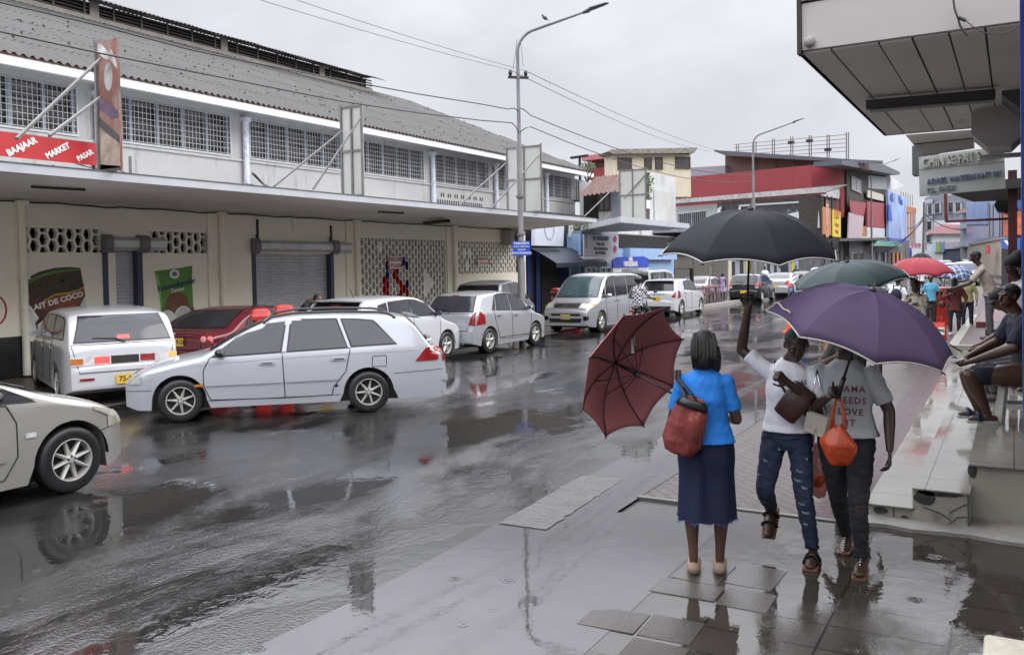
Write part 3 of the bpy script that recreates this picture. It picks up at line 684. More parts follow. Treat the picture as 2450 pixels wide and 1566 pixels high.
def fwin(f, t, r, fm=None, gm=None, nv=1, th=.06, out=.10, fw=.09, bars=0):
    """window: frame with a dark pane and mullions"""
    a, b = f.at(r[0], r[1], out), f.at(r[2], r[1], out); z1 = a.z; z0 = f.at(r[0], r[3], out).z
    a = Vector((a.x, a.y, 0)); b = Vector((b.x, b.y, 0)); d = (b-a); ln = d.length; d.normalize()
    mb = MB()
    def bar(u0, v0, u1, v1, w):
        mb.bar(a+d*u0+Vector((0,0,v0)), a+d*u1+Vector((0,0,v1)), w, .06)
    bar(0,z0,0,z1,fw); bar(ln,z0,ln,z1,fw); bar(-fw/2,z1,ln+fw/2,z1,fw); bar(-fw/2,z0,ln+fw/2,z0,fw)
    for i in range(1, nv+1): bar(ln*i/(nv+1),z0,ln*i/(nv+1),z1,fw*.7)
    w = mb.build('window', fm or M_whiter, t)
    g = MB(); q = [a+Vector((0,0,z0)), b+Vector((0,0,z0)), b+Vector((0,0,z1)), a+Vector((0,0,z1))]
    q = [p-f.n*.02 for p in q]; g.slab(q, .02); g.build('pane', gm or M_pane, w)
    if bars:
        g = MB()
        for i in range(1, bars): g.bar(a+d*(ln*i/bars)+Vector((0,0,z0))+f.n*.05, a+d*(ln*i/bars)+Vector((0,0,z1))+f.n*.05, .025)
        g.build('window_bars', M_whiter, w)
    return w
M_pane = mat('dark_window_pane', (.03,.032,.036), .12, var=.5, scale=1.5)
M_ltblue = mat('light_blue_wall', (.27,.40,.60), .5, var=.07, grime=(.16,.2,.25), gamt=.33, gscale=(2,2,.5))
M_whtw = mat('weathered_white_wall', (.50,.51,.51), .55, var=.15, scale=1.4, grime=(.07,.07,.065), gamt=.44, gscale=(1.6,1.6,.22))
M_blackshop = mat('black_shop_front', (.016,.016,.02), .35, var=.2)
M_awn = mat('navy_awning_cloth', (.022,.028,.045), .6, var=.15)
M_redw = mat('red_corrugated_wall', (.24,.026,.032), .5, var=.2, scale=1, stretch=(6,6,.3), grime=(.14,.015,.02), gamt=.34, gscale=(1,1,.5))
M_brnb = mat('weathered_brown_boards', (.10,.062,.05), .75, var=.35, scale=1.5, stretch=(1,1,8), grime=(.16,.035,.03), gamt=.42, gscale=(.5,.5,3), bump=.2)
M_dkwood = mat('dark_weathered_timber', (.055,.047,.043), .8, var=.4, scale=2, stretch=(1,1,5), bump=.2)
M_greyroof = mat('grey_metal_roof', (.24,.25,.29), .5, metal=.2, var=.15, stretch=(4,.4,1))
M_silroof = mat('weathered_pale_roof', (.40,.40,.39), .6, var=.25, scale=2, stretch=(2,.5,1), grime=(.14,.13,.12), gamt=.45, gscale=(1.5,1.5,1.5))
M_creamb = mat('cream_yellow_wall', (.56,.50,.37), .55, var=.06, grime=(.2,.18,.13), gamt=.33, gscale=(1.2,1.2,.4))
M_shut2 = mat('old_grey_shutter', (.17,.165,.155), .5, metal=.2, var=.15)
M_orange = mat('orange_panel', (.42,.17,.07), .5, var=.1)
M_yellow = mat('yellow_banner', (.62,.50,.05), .5, var=.05)
M_maroonp = mat('faded_red_panel', (.28,.05,.06), .5, var=.1)
M_pinkp = mat('faded_pink_panel', (.42,.34,.36), .5, var=.1)
M_clap = mat('white_clapboard', (.60,.61,.63), .5, var=.06, stretch=(1,1,14), scale=1)
# -------- shop with the navy awning (street side, beyond the market)
S1 = Fac((1236, 36.2), (1400, 41.4)); t = bld('awning_shop', 'narrow black fronted shop with navy awning beside the market hall')
F1 = Fac((1245, on(1245,600,X=-18).dot(Vector((-.5,.866,0)))), (1405, on(1405,600,X=-18).dot(Vector((-.5,.866,0)))))
pr(F1, t, 'wall', M_blackshop, (1238, 500, 1400, 760), .4, -.15)
pp(F1, t, 'door_opening', M_darkin, [(1296,600),(1356,600),(1356,760),(1296,760)], .05, -.10)
for x in (1262, 1284, 1345, 1356): pp(F1, t, 'door_panel', mat('navy_door_panel', (.02,.03,.13), .4, var=.2), [(x,604),(x+9,604),(x+9,745),(x,745)], .05, -.06)
pp(F1, t, 'pillar', M_ltblue, [(1364,600),(1386,600),(1386,745),(1364,745)], .10, .0)
aw = MB()
def awf(u, v):
    a = F1.at(1266+(1392-1266)*u, 592); z = a.z-.02-.55*v-.12*v*v; p = a+F1.n*(.05+1.25*v); return (p.x, p.y, z)
aw.grid(awf, 24, 6)
def valf(u, v):
    p = Vector(awf(u, 1)); return (p.x, p.y, p.z-v*(.16+.05*abs(sin(u*48))))
aw.grid(valf, 60, 1)
aw.build('awning', M_awn, t)
sg = pp(F1, t, 'sign_panel', mat('white_sign_box', (.55,.58,.66), .4, var=.05), [(1281,535),(1350,536),(1348,589),(1280,587)], .18, .45)
a = F1.at(1315, 548, .47); sm = MB(); sm.M = Matrix.Translation(a) @ Matrix(((F1.t.x, F1.n.x, 0),(F1.t.y, F1.n.y, 0),(0,0,1))).to_4x4()
sm.lathe([(.42,0),(.46,.0),(.46,.01),(.42,.01)], 24, 'Y'); sm.build('emblem_ring', mat('pale_emblem', (.40,.44,.55), .5), sg)
for i in range(3):
    z = MB(); o = .02+.0*i; k = i*4
    pts3 = [F1.at(1362+k, 520, .06), F1.at(1362+k, 566-k*1.0, .06), F1.at(1398, 574-k*1.0, .06)]
    for q in range(2): z.bar(pts3[q], pts3[q+1], .045)
    z.build('trim_stripe', M_signwhite, t)
settle(t)
# -------- light blue corner building with its own canopy
XB = -17.4
t = bld('market_annex', 'light blue fronted building with white canopy next to the navy awning shop')
FB = Fac((1392, on(1392,600,X=XB).dot(Vector((-.5,.866,0)))), (1610, on(1610,600,X=XB).dot(Vector((-.5,.866,0)))))
yA, yB2 = on(1392,600,X=XB).y, on(1612,600,X=XB).y
part(t, 'wall', M_ltblue, lambda m: m.box(XB-6, XB, yA, yB2, 0, 3.6))
YS = 43.9
part(t, 'upper_wall', M_whtw, lambda m: m.box(XB-3.5, XB-1.2, YS, on(1612,450,X=XB-1.2).y, 3.6, 6.7))
part(t, 'lower_roof', M_concrete, lambda m: m.box(XB-6, XB-.05, yA+.1, YS+14, 3.62, 3.70))
XC = -13.0; cA = on(1485, 540, X=XC).y; zc = 3.72
yc2 = on(1650,540,X=XC).y; cpoly = lambda z: [Vector((XC,cA,z)), Vector((XC,yc2,z)), Vector((XB,yc2,z)), Vector((XB,yA-.1,z))]
part(t, 'canopy', M_lip, lambda m: m.slab(cpoly(zc+.22), .22))
part(t, 'canopy_soffit', mat('pale_blue_grey_soffit', (.28,.30,.34), .6, var=.1, grime=(.12,.12,.13), gamt=.4, gscale=(1,1,1)), lambda m: m.slab(cpoly(zc-.003), .02))
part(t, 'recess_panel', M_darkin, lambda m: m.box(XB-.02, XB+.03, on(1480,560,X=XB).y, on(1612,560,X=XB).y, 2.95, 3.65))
part(t, 'fascia', M_ltblue, lambda m: m.box(XB, XB+.35, on(1492,590,X=XB).y, on(1606,600,X=XB).y, 2.35, 2.95))
pp(FB, t, 'corner_pipe', M_ltblue, [(1389,560),(1396,560),(1397,745),(1390,745)], .12, .2)
# rusty lean-to on the upper floor
def lean(m):
    a0, a1 = on(1392,455,X=XB+.6), on(1488,445,X=XB+.6)
    b0, b1 = on(1425,432,X=XB-1.2), on(1500,425,X=XB-1.2)
    z = max(b0.z, b1.z)
    q = [on(1383,470,Y=YS-1.8), on(1486,456,Y=YS-1.8), on(1500,414,Y=YS), on(1425,424,Y=YS)]
    n_ = 40
    for i in range(n_):
        u0, u1 = i/n_, (i+1)/n_; w0 = .05*sin(u0*60); w1 = .05*sin(u1*60)
        m.add([q[0].lerp(q[1],u0)+Vector((0,0,w0)), q[0].lerp(q[1],u1)+Vector((0,0,w1)), q[3].lerp(q[2],u1)+Vector((0,0,w1)), q[3].lerp(q[2],u0)+Vector((0,0,w0))], [(0,1,2,3)])
part(t, 'rusty_lean_to', mat('rusty_corrugated_sheet', (.13,.075,.065), .7, var=.35, scale=3), lean)
FU = Fac((1400, on(1400,600,Y=YS).dot(Vector((-.5,.866,0)))), (1484, on(1484,600,Y=YS).dot(Vector((-.5,.866,0)))))
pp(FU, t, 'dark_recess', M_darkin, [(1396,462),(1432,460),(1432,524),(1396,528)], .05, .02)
fwin(FU, t, (1432, 462, 1458, 505), M_dkwood, mat('grey_pane', (.12,.13,.13), .4), 1)
pp(FU, t, 'blue_grey_panel', mat('blue_grey_panel', (.25,.29,.34), .5), [(1461,460),(1484,458),(1484,524),(1461,526)], .05, .03)
# shop signs on the blue wall
def sgn(f, t, name, m, r, out=.3):
    return pr(f, t, name, m, r, .05, out)
settle(t)
def sign_thing(f, label, m, r, out, lines, name='shop_sign', th=.06, cat='sign'):
    """a signboard on a facade with lines of lettering: (text, px, py, height, mat, sx)"""
    t = bld(name, label, cat); mb = MB(); f.rect(mb, *r, th, out); mb.build('panel', m, t)
    for (s, px, py, h, mm, sx) in lines:
        p = f.at(px, py, out+.012)
        d = f.t if f.t.dot(CM @ Vector((1,0,0))) > 0 else -f.t
        text(s, h, mm, p, d, (0,0,1), t, extrude=.002, bold=h*.02, sx=sx)
    settle(t); return t
M_navyl = mat('navy_letters', (.03,.035,.12), .5); M_blackl = mat('black_letters', (.02,.02,.025), .5); M_redl = mat('red_letters', (.45,.03,.03), .5)
s = sign_thing(FB, 'white shop sign in blue and black lettering under the canopy of the light blue building', mat('pale_grey_sign', (.46,.47,.50), .45, var=.05), (1397,560,1478,612), .42,
   [('PICO CENTRALE MARKT',1438,571,.27,M_navyl,.62),('VOOR AL UW',1437,584,.20,M_blackl,.75),('LUCHT- EN ZEEPOSTPAKKETTEN',1438,595.5,.19,M_blackl,.56),('NAAP NEDERLAND',1437,605,.20,M_blackl,.7),('P',1403,567,.22,M_navyl,1),('I',1403,575,.22,M_navyl,1),('C',1403,583,.22,M_navyl,1),('O',1403,591,.22,M_navyl,1)])
for yy in (571, 595):
    p = FB.at(1472, yy, .44); mb = MB(); mb.M = Matrix.Translation(p) @ Matrix(((FB.t.x, FB.n.x, 0),(FB.t.y, FB.n.y, 0),(0,0,1))).to_4x4()
    mb.lathe([(0,.01),(.17,.01),(.17,.0)], 14, 'Y'); e = mb.build('emblem', M_redl, s); e.matrix_parent_inverse = Matrix.Translation(-s.location)
s = sign_thing(FB, 'blue and white sign reading hier verkrijgbaar above the white van', M_signwhite, (1466,630,1551,655), .50,
   [('LEGE VERPAKKINGSDOZEN',1508,647,.22,M_blackl,.80)])
pb = FB.at(1508, 626, .52)
mb = MB(); FB.poly(mb, [(1467,640),(1466,622),(1476,615),(1540,613),(1552,619),(1552,639)], .05, .56); e = mb.build('blue_panel', M_bluesign, s); e.matrix_parent_inverse = Matrix.Translation(-s.location)
for s_, py, h, sx in (('HIER', 620, .27, .9), ('VERKRIJGBAAR', 631.5, .34, .82)):
    o = text(s_, h, M_signwhite, FB.at(1509, py, .575), FB.t if FB.t.y > 0 else -FB.t, (0,0,1), s, extrude=.002, bold=.012, sx=sx); o.matrix_parent_inverse = Matrix.Translation(-s.location)
t = bld('shutter_kiosk', 'half open white kiosk hatch with small white windows under the lettered shop sign', 'kiosk')
pr(FB, t, 'housing', M_shutbox, (1397,613,1475,629), .45, .5)
pr(FB, t, 'base', mat('grey_kiosk_wall', (.33,.34,.36), .5), (1397,660,1475,745), .3, .4)
fwin(FB, t, (1400,640,1424,660), out=.42, nv=1); fwin(FB, t, (1434,640,1460,660), out=.42, nv=1)
settle(t)
# upright boards on the annex canopy
by = on(1515, 500, X=-13.9).y
frameboard('tall pale board on the canopy of the light blue building, with two white braces', X_of(1484,by,480), X_of(1546,by,480), by, Z_of(1515,405,by), M_back, [(1482,437,1398,518),(1542,420,1447,530)], 'sign boards standing on the market canopy', z0=zc+.22)
t = bld('billboard', 'white rain streaked billboard box on the canopy right of the tall pale board', 'billboard')
FP = Fac((1547, on(1547,500,X=-14.2).dot(Vector((-.5,.866,0)))), (1620, on(1620,500,X=-14.2).dot(Vector((-.5,.866,0)))))
pr(FP, t, 'frame_box', M_whtw, (1550,410,1618,545), .9, 0)
pr(FP, t, 'face_panel', mat('pale_stained_panel', (.47,.47,.45), .5, var=.08, scale=2), (1566,453,1614,527), .05, .06)
pr(FP, t, 'side_post', mat('rust_stained_post', (.07,.05,.04), .7, var=.5, scale=4), (1546,412,1556,545), .3, .2)
pr(FP, t, 'meter_box', M_signwhite, (1548,478,1557,498), .1, .32)
settle(t)
# -------- shutters row further along the street
t = bld('shutter_shop', 'low shop with three grey roller shutters behind the red benches')
XS = -17.6; FS = Fac((1600, on(1600,600,X=XS).dot(Vector((-.5,.866,0)))), (1745, on(1745,600,X=XS).dot(Vector((-.5,.866,0)))))
pr(FS, t, 'wall', mat('cream_shop_wall', (.50,.47,.38), .5), (1597,590,1750,735), 2.0, -.1)
for a, b in ((1608,1655),(1659,1702),(1706,1742)):
    def shf(m, a=a, b=b):
        p, q = FS.at(a, 640, .02), FS.at(b, 640, .02); z = .15
        while z < 3.0:
            m.slab([Vector((p.x,p.y,z)), Vector((q.x,q.y,z)), Vector((q.x,q.y,z+.085))+FS.n*.03, Vector((p.x,p.y,z+.085))+FS.n*.03], .02); z += .10
    part(t, 'roller_shutter', M_shut2, shf)
pr(FS, t, 'fascia', M_dkgreen, (1597,580,1750,608), .5, .25)
part(t, 'roof', M_greyroof, lambda m: m.box(XS-4, XS+.9, FS.at(1600,600).y, FS.at(1750,600).y, 3.95, 4.1))
settle(t)
# -------- cream yellow building on the skyline
t = bld('yellow_building', 'flat roofed cream yellow building on the skyline behind the blue fronted one')
FY = Fac((1466, 76), (1655, 78))
pr(FY, t, 'wall', M_creamb, (1466,366,1655,470), 2, 0)
pp(FY, t, 'roof', mat('mossy_roof_slab', (.20,.19,.16), .7, var=.5, scale=4), [(1455,362),(1462,357),(1670,353),(1661,366),(1466,368)], 2.5, .6)
for r in ((1479,378,1510,405),(1543,377,1558,404),(1569,377,1584,404),(1617,376,1650,402)): fwin(FY, t, r, mat('brown_window_frame', (.09,.05,.035), .5), mat('brown_grey_pane', (.06,.055,.05), .3), 0, out=.06, fw=.14)
settle(t)
t = bld('red_house', 'small red house with pink roof peeping over the end of the market roof', 'house')
FR = Fac((1398, 84), (1464, 82))
pr(FR, t, 'wall', M_redw, (1405,385,1464,440), 5, 0); pr(FR, t, 'roof', mat('pink_roof', (.42,.13,.15), .5), (1392,373,1462,385), 5.5, .7)
fwin(FR, t, (1426,389,1442,399), M_dkwood, M_pane, 0, out=.06)
settle(t)
t = bld('loudspeaker_post', 'dark flat lamp sticking out above the end of the market roof', 'lamp')
mb = MB(); p = on(1387,372,Y=47); q = on(1407,372,Y=47); mb.bar(on(1366,378,Y=47), q, .25, .12); mb.bar(p, p-Vector((0,0,1.5)), .12); mb.build('lamp_arm', M_black, t); settle(t)
# -------- red building
t = bld('red_building', 'large red walled building with brown boarded top storey and sloping roof')
FRD = Fac((1620, 104), (2020, 80))
pp(FRD, t, 'red_wall', M_redw, [(1545,432),(1735,424),(2020,398),(2020,520),(1600,520)], 4, -1.2)
pp(FRD, t, 'boarded_wall', M_brnb, [(1735,371),(1735,424),(2022,404),(2022,384)], 3, -.9)
pp(FRD, t, 'low_roof', M_greyroof, [(1548,410),(1600,404),(1735,396),(1735,421),(1605,432)], 2, -.3)
pp(FRD, t, 'roof', mat('dark_grey_roof_edge', (.07,.075,.09), .5), [(1706,361),(1712,359),(1900,372),(2034,381),(2034,389),(2022,388),(1735,372)], 4, .6)
for r in ((1686,446,1726,464),(1766,440,1801,458),(1916,428,1936,444)): fwin(FRD, t, r, mat('pale_grey_frame', (.35,.36,.37), .5), M_pane, 1, out=-1.1, fw=.12)
settle(t)
t = bld('rooftop_scaffold', 'rusty steel billboard frame standing empty on the roof of the red building', 'scaffold')
FSC = Fac((1760, 96), (2030, 79))
def sc(m):
    for x, y0, y1 in ((1762,345,420),(1804,338,425),(1848,332,425),(1892,327,425),(1936,324,418),(1979,322,418),(2025,316,400)):
        for dx in (0, 5): m.bar(FSC.at(x+dx, y0), FSC.at(x+dx, y1), .07)
    for k_ in range(5): m.bar(FSC.at(1756, 346+k_*8), FSC.at(2026, 322+k_*10), .05)
    for x, y in ((1848,440),(1892,436),(1936,430),(1979,424),(1800,450)): m.bar(FSC.at(x, y-30), FSC.at(x-16, y+30), .06)
part(t, 'steel_frame', mat('rusty_scaffold', (.12,.10,.09), .6), sc)
for x, y in ((1893,341),(1937,337),(1981,358)):
    part(t, 'floodlight', M_black, lambda m, x=x, y=y: m.box(*[c for c in (FSC.at(x,y).x-.3, FSC.at(x,y).x+.3, FSC.at(x,y).y-.2, FSC.at(x,y).y+.2, FSC.at(x,y).z-.13, FSC.at(x,y).z+.13)]))
settle(t)
# lower wing with pale roof in front of it
t = bld('corner_shop_building', 'dark glazed corner building under a long pale roof below the red wall')
FL = Fac((1618, 98), (1975, 75)); FL2 = Fac((1973, 75.3), (2032, 88))
pp(FL, t, 'wall', mat('pale_green_grey_wall', (.36,.40,.39), .5, var=.06), [(1600,496),(1716,488),(1716,690),(1600,700)], 2, 0)
pp(FL, t, 'black_facade', mat('scratched_black_cladding', (.035,.036,.04), .3, var=.6, scale=2, grime=(.42,.43,.43), gamt=.40, gscale=(1.6,1.6,3.2)), [(1716,484),(1930,470),(1930,560),(1716,560)], .3, 0)
pp(FL, t, 'end_wall', M_dkwood, [(1930,470),(1974,466),(1974,600),(1930,600)], .3, .01)
pp(FL, t, 'lower_front', mat('shop_front_mix', (.16,.165,.17), .5, var=.3), [(1716,560),(1974,560),(1974,690),(1716,695)], .3, -.02)
pp(FL, t, 'roof', M_silroof, [(1600,479),(1620,477),(2030,441),(1975,460),(1600,488)], .15, .9)
pp(FL, t, 'red_fascia', mat('dark_red_trim', (.16,.03,.03), .5), [(1600,488),(1975,460),(1975,464),(1600,494)], .1, .8)
pp(FL, t, 'white_band', M_signwhite, [(1766,508),(1768,490),(1930,480),(1930,484),(1773,494),(1771,508)], .06, .12)
for x in (1717, 1913):
    pp(FL, t, 'drain_spout', M_signwhite, [(x,520),(x-1,500),(x+6,494),(x+6,500),(x+3,520)], .2, .3)
pp(FL, t, 'white_hoarding', mat('white_blank_hoarding', (.56,.58,.62), .4, var=.04), [(1868,515),(1917,505),(1958,502),(1960,545),(1868,545)], .1, .6)
fwin(FL, t, (1622,512,1690,545), M_whtw, M_pane, 1, out=.05, fw=.12, bars=14)
for r in ((1745,625,1762,662),(1768,622,1782,660),(1833,622,1846,660),(1850,622,1862,660),(1866,622,1890,660),(1905,618,1918,660)): fwin(FL, t, r, M_whiter, M_pane, 0, out=.1, fw=.25)
for x, c in ((1785,M_yellow),(1894,M_yellow)): pp(FL, t, 'yellow_strip', c, [(x,625),(x+5,625),(x+5,655),(x,656)], .1, .15)
pp(FL, t, 'pale_blue_panel', mat('pale_blue_panel', (.33,.45,.55), .5, var=.3, scale=2), [(1897,622),(1915,622),(1915,650),(1897,650)], .1, .12)
# short street face
pp(FL2, t, 'street_gable', mat('pale_gable', (.50,.51,.52), .5, var=.15), [(1968,466),(2030,444),(2030,479),(1970,469)], .2, .25)
pp(FL2, t, 'street_wall', M_dkwood, [(1968,466),(2032,474),(2032,570),(1970,575)], 2, 0)
pp(FL2, t, 'street_lower_wall', mat('grey_shop_front', (.11,.11,.115), .5, var=.4, scale=2), [(1968,573),(2032,570),(2032,672),(1968,680)], 2, -.01)
for x in (1968, 1990, 2010, 2030): part(t, 'balcony_post', M_dkwood, lambda m, x=x: m.bar(FL2.at(x,470,.5), FL2.at(x,672,.5), .12))
for r in ((1974,630,1986,672),(1992,628,2006,672),(2012,628,2024,672)): fwin(FL2, t, r, M_concrete, M_pane, 0, out=.08, fw=.15)
settle(t)
sign_thing(FL2, 'orange vertical sign with chinese characters on the corner building', M_orange, (1970,494,1989,560), .65, [(c, 1980, 503+i*16, 1.5, mat('pale_orange_letters',(.6,.35,.25),.5), 1) for i, c in enumerate('林記酒店')], th=.1)
s = sign_thing(FL2, 'yellow for sale banner hanging beside the orange vertical sign', M_yellow, (1992,501,2012,565), .70, [('TE KOOP',2002,514,1.25,M_redl,.62),('',2002,545,.5,M_redl,1),('Te bevragen',2002,537,.62,M_redl,.75),('te bevragen',2002,553,.55,M_redl,.72)], name='banner', cat='banner')
# -------- brown timber house and panels along the street
FT = Fac((2030, 84), (2188, 150))
t = bld('timber_house', 'dark timber house with tilted roof and faded red panels along the street', 'house')
pp(FT, t, 'wall', M_dkwood, [(2024,388),(2076,400),(2130,418),(2132,560),(2030,560)], .8, 0)
pp(FT, t, 'roof', mat('dark_grey_roof_edge', (.07,.075,.09), .5), [(2014,383),(2100,387),(2154,412),(2152,418),(2120,414),(2070,404),(2014,394)], 2.2, 1.6)
fwin(FT, t, (2037,421,2060,452), M_whiter, mat('grey_louvre_pane', (.25,.26,.27), .5), 1, fw=.12)
pp(FT, t, 'louvre_window', mat('pale_louvre', (.32,.33,.35), .5, var=.4, stretch=(9,9,.3), scale=2), [(2078,420),(2122,424),(2122,454),(2078,450)], .1, .1)
pp(FT, t, 'cream_panel', mat('cream_panel', (.5,.48,.40), .5), [(2076,454),(2124,469),(2124,484),(2076,472)], .1, .4)
pp(FT, t, 'red_panel', M_maroonp, [(2075,481),(2124,487),(2124,546),(2075,542)], .2, .45)
pp(FT, t, 'lettered_panel', mat('faded_lettered_panel', (.50,.51,.52), .5, var=.5, scale=6, stretch=(1.5,1.5,.4)), [(2075,543),(2124,547),(2124,567),(2075,566)], .2, .46)
pp(FT, t, 'tilted_red_sheet', M_maroonp, [(2032,480),(2073,485),(2067,518),(2036,508)], .1, .5)
pp(FT, t, 'tilted_pink_sheet', M_pinkp, [(2032,508),(2067,518),(2062,577),(2029,573)], .1, .52)
pp(FT, t, 'orange_panel', M_orange, [(2064,541),(2074,541),(2074,566),(2062,566)], .1, .3)
pp(FT, t, 'balcony_slab', M_dkwood, [(2010,570),(2130,568),(2130,574),(2010,577)], 1.2, 1.2)
pp(FT, t, 'shop_front', mat('grey_shop_front2', (.10,.10,.10), .5, var=.5, scale=2), [(2030,575),(2176,575),(2176,655),(2030,672)], 1, -.1)
for r in ((2034,605,2050,668),(2054,603,2066,666),(2088,603,2098,662),(2100,603,2110,660),(2116,603,2124,658)): fwin(FT, t, r, M_concrete, M_pane, 0, out=.05, fw=.18)
pp(FT, t, 'green_awning', mat('green_awning', (.14,.30,.25), .5), [(2104,576),(2158,579),(2158,590),(2100,588)], .8, 1.4)
for x in (2136,2146,2155): pp(FT, t, 'orange_shutter', M_orange, [(x,603),(x+4,603),(x+4,640),(x,642)], .1, .1)
settle(t)
def strings(m):
    for i in range(12): m.bar(FT.at(2122+i*1.0, 458, .5), FT.at(2122+i*3.6, 415+i*2.6, .5), .05)
t = bld('roof_spikes', 'fan of thin pale rods on the roof left of the big blue billboard', 'roof spikes'); part(t, 'rods', mat('pale_rod', (.5,.5,.52), .5), strings); settle(t)
# big blue billboard
t = bld('blue_billboard', 'large blue picture billboard on the street facade', 'billboard')
M_bluepic = mat('blue_picture', (.26,.36,.58), .45, var=.45, scale=.35, grime=(.05,.06,.35), gamt=.36, gscale=(.5,.5,.35))
pp(FT, t, 'picture', M_bluepic, [(2125,457),(2170,472),(2168,582),(2127,580)], .3, .9)
pp(FT, t, 'lower_strip', mat('blue_strip', (.07,.08,.35), .5), [(2127,569),(2168,572),(2168,582),(2127,580)], .05, .96)
pp(FT, t, 'blue_shape', mat('blue_shape', (.04,.08,.5), .5), [(2126,488),(2131,492),(2135,528),(2126,526)], .05, .96)
d_ = FT.t if FT.t.dot(CM @ Vector((1,0,0))) > 0 else -FT.t
text('teleG', 1.5, M_bluesign, FT.at(2134,472,.97), d_, (0,0,1), t, extrude=.01, bold=.05)
text('Welkom', 1.6, M_bluesign, FT.at(2155,480,.97), d_, (0,0,1), t, extrude=.01, bold=.03)
settle(t)
t = bld('orange_building', 'narrow white building with orange band and vertical fins past the blue billboard')
FO = Fac((2168, 150), (2194, 165))
pp(FO, t, 'wall', mat('white_fin_wall', (.5,.5,.5), .5), [(2168,492),(2191,498),(2191,582),(2168,582)], 3, 0)
pp(FO, t, 'orange_band', M_orange, [(2168,491),(2192,498),(2192,511),(2168,507)], .2, .3)
for i in range(7): pp(FO, t, 'fin', M_orange if i % 2 else M_whiter, [(2169+i*3.3,510),(2170.4+i*3.3,510),(2170.4+i*3.3,568),(2169+i*3.3,568)], .3, .5)
for x in range(6): part(t, 'roof_rail', M_steel, lambda m, x=x: m.bar(FO.at(2156+x*5.4,458+x*1.6,.3), FO.at(2156+x*5.4,492,.3), .10))
settle(t)
# white clapboard building and others closing the street
FE = Fac((2186, 170), (2450, 150))
t = bld('clapboard_building', 'tall white clapboard wall closing the street')
pp(FE, t, 'wall', M_clap, [(2170,520),(2215,520),(2235,535),(2235,640),(2150,640)], 6, -2)
p = FE.at(2188, 590, -1.9); text('102999', 1.6, M_redl, FE.at(2178,589,-1.9), FE.t, (0,0,1), t, extrude=.01)
p_ = FE.at(2174, 606, -1.8); part(t, 'round_sign', M_bluesign, lambda m: m.ell(p_, (1.2, .2, 1.2)))
settle(t)
t = bld('grey_office', 'grey modern office block with dark window bands at the end of the street')
FG = Fac((2200, 165), (2320, 150))
pp(FG, t, 'wall', mat('grey_cladding', (.16,.175,.21), .5, var=.15), [(2212,474),(2230,467),(2250,466),(2345,466),(2345,600),(2214,600)], 6, 0)
for r in ((2220,489,2231,513),(2236,487,2250,511),(2268,485,2282,509),(2286,485,2300,509)): fwin(FG, t, r, M_whiter, M_pane, 0, fw=.3, out=.2)
for y in (478, 518): pp(FG, t, 'pale_band', mat('pale_grey_cladding', (.33,.35,.39), .5), [(2213,y),(2230,y-2),(2230,y+7),(2213,y+9)], .2, .4)
pp(FG, t, 'lower_white_wall', M_clap, [(2218,527),(2305,527),(2305,600),(2218,600)], .5, .6)
for r in ((2218,530,2230,550),): fwin(FG, t, r, M_whiter, M_pane, 0, fw=.3, out=.8)
settle(t)
t = bld('pink_roofed_house', 'white house with pink hipped roof at the end of the street', 'house')
FK = Fac((2212, 140), (2300, 132))
pp(FK, t, 'wall', M_clap, [(2217,556),(2298,556),(2298,640),(2217,640)], 5, 0)
pp(FK, t, 'roof', mat('pink_hip_roof', (.50,.26,.27), .5), [(2208,559),(2256,536),(2298,537),(2300,559)], 5, .9)
fwin(FK, t, (2216,562,2228,580), M_whiter, M_pane, 0, fw=.25)
for x, c in ((2230,(.35,.5,.62)),(2240,(.25,.32,.08)),(2250,(.12,.22,.35))): pp(FK, t, 'painted_sign', mat('painted_sign_%d' % x, c, .5), [(x,580),(x+9,578),(x+9,602),(x,604)], .2, .5)
pp(FK, t, 'grey_fascia', mat('mauve_fascia', (.33,.31,.34), .5), [(2260,580),(2298,578),(2298,594),(2260,596)], .4, .6)
pp(FK, t, 'shop_front', mat('dark_blue_shop', (.06,.07,.10), .5, var=.4), [(2256,596),(2300,594),(2300,625),(2256,625)], .2, .2)
settle(t)
t = bld('balcony_building', 'narrow grey building with balconies left of the blue glass one')
FBb = Fac((2296, 126), (2318, 124))
pp(FBb, t, 'wall', mat('balcony_wall', (.28,.30,.31), .5, var=.2), [(2296,510),(2314,500),(2314,620),(2298,620)], 4, 0)
for y in (502, 540, 584): pp(FBb, t, 'balcony', mat('balcony_slab', (.24,.26,.29), .5), [(2278,y+8),(2314,y),(2314,y+5),(2284,y+10)], 2, 1.5)
pp(FBb, t, 'tiled_roof', mat('red_brown_tile', (.35,.13,.10), .6), [(2288,506),(2312,496),(2312,503),(2290,509)], 2, 1.2)
settle(t)
t = bld('blue_glass_building', 'blue glazed building with pale vertical stripes on the right of the street')
FBG = Fac((2312, 118), (2402, 92))
M_bglass = mat('blue_glass', (.05,.09,.26), .15, var=.4, scale=.5)
pp(FBG, t, 'wall', M_bglass, [(2312,484),(2402,478),(2402,572),(2312,590)], 6, 0)
for i in range(18):
    x = 2313+i*2.8; pp(FBG, t, 'stripe', mat('pale_blue_stripe', (.25,.34,.52), .4), [(x,484),(x+1.3,484),(x+1.3,536),(x,540)], .12, .12)
for x in (2362, 2370, 2386, 2396): pp(FBG, t, 'window_strip', M_pane, [(x,490),(x+5,490),(x+5,566),(x,568)], .06, .05)
settle(t)
t = bld('orange_advert', 'orange picture advert panel right of the blue glass building', 'billboard')
FOA = Fac((2398, 80), (2440, 74))
pp(FOA, t, 'picture', mat('orange_picture', (.55,.13,.04), .4, var=.6, scale=.6, stretch=(1,1,3), grime=(.65,.45,.35), gamt=.35, gscale=(.5,.5,1.5)), [(2400,508),(2436,506),(2436,562),(2400,566)], .3, .2)
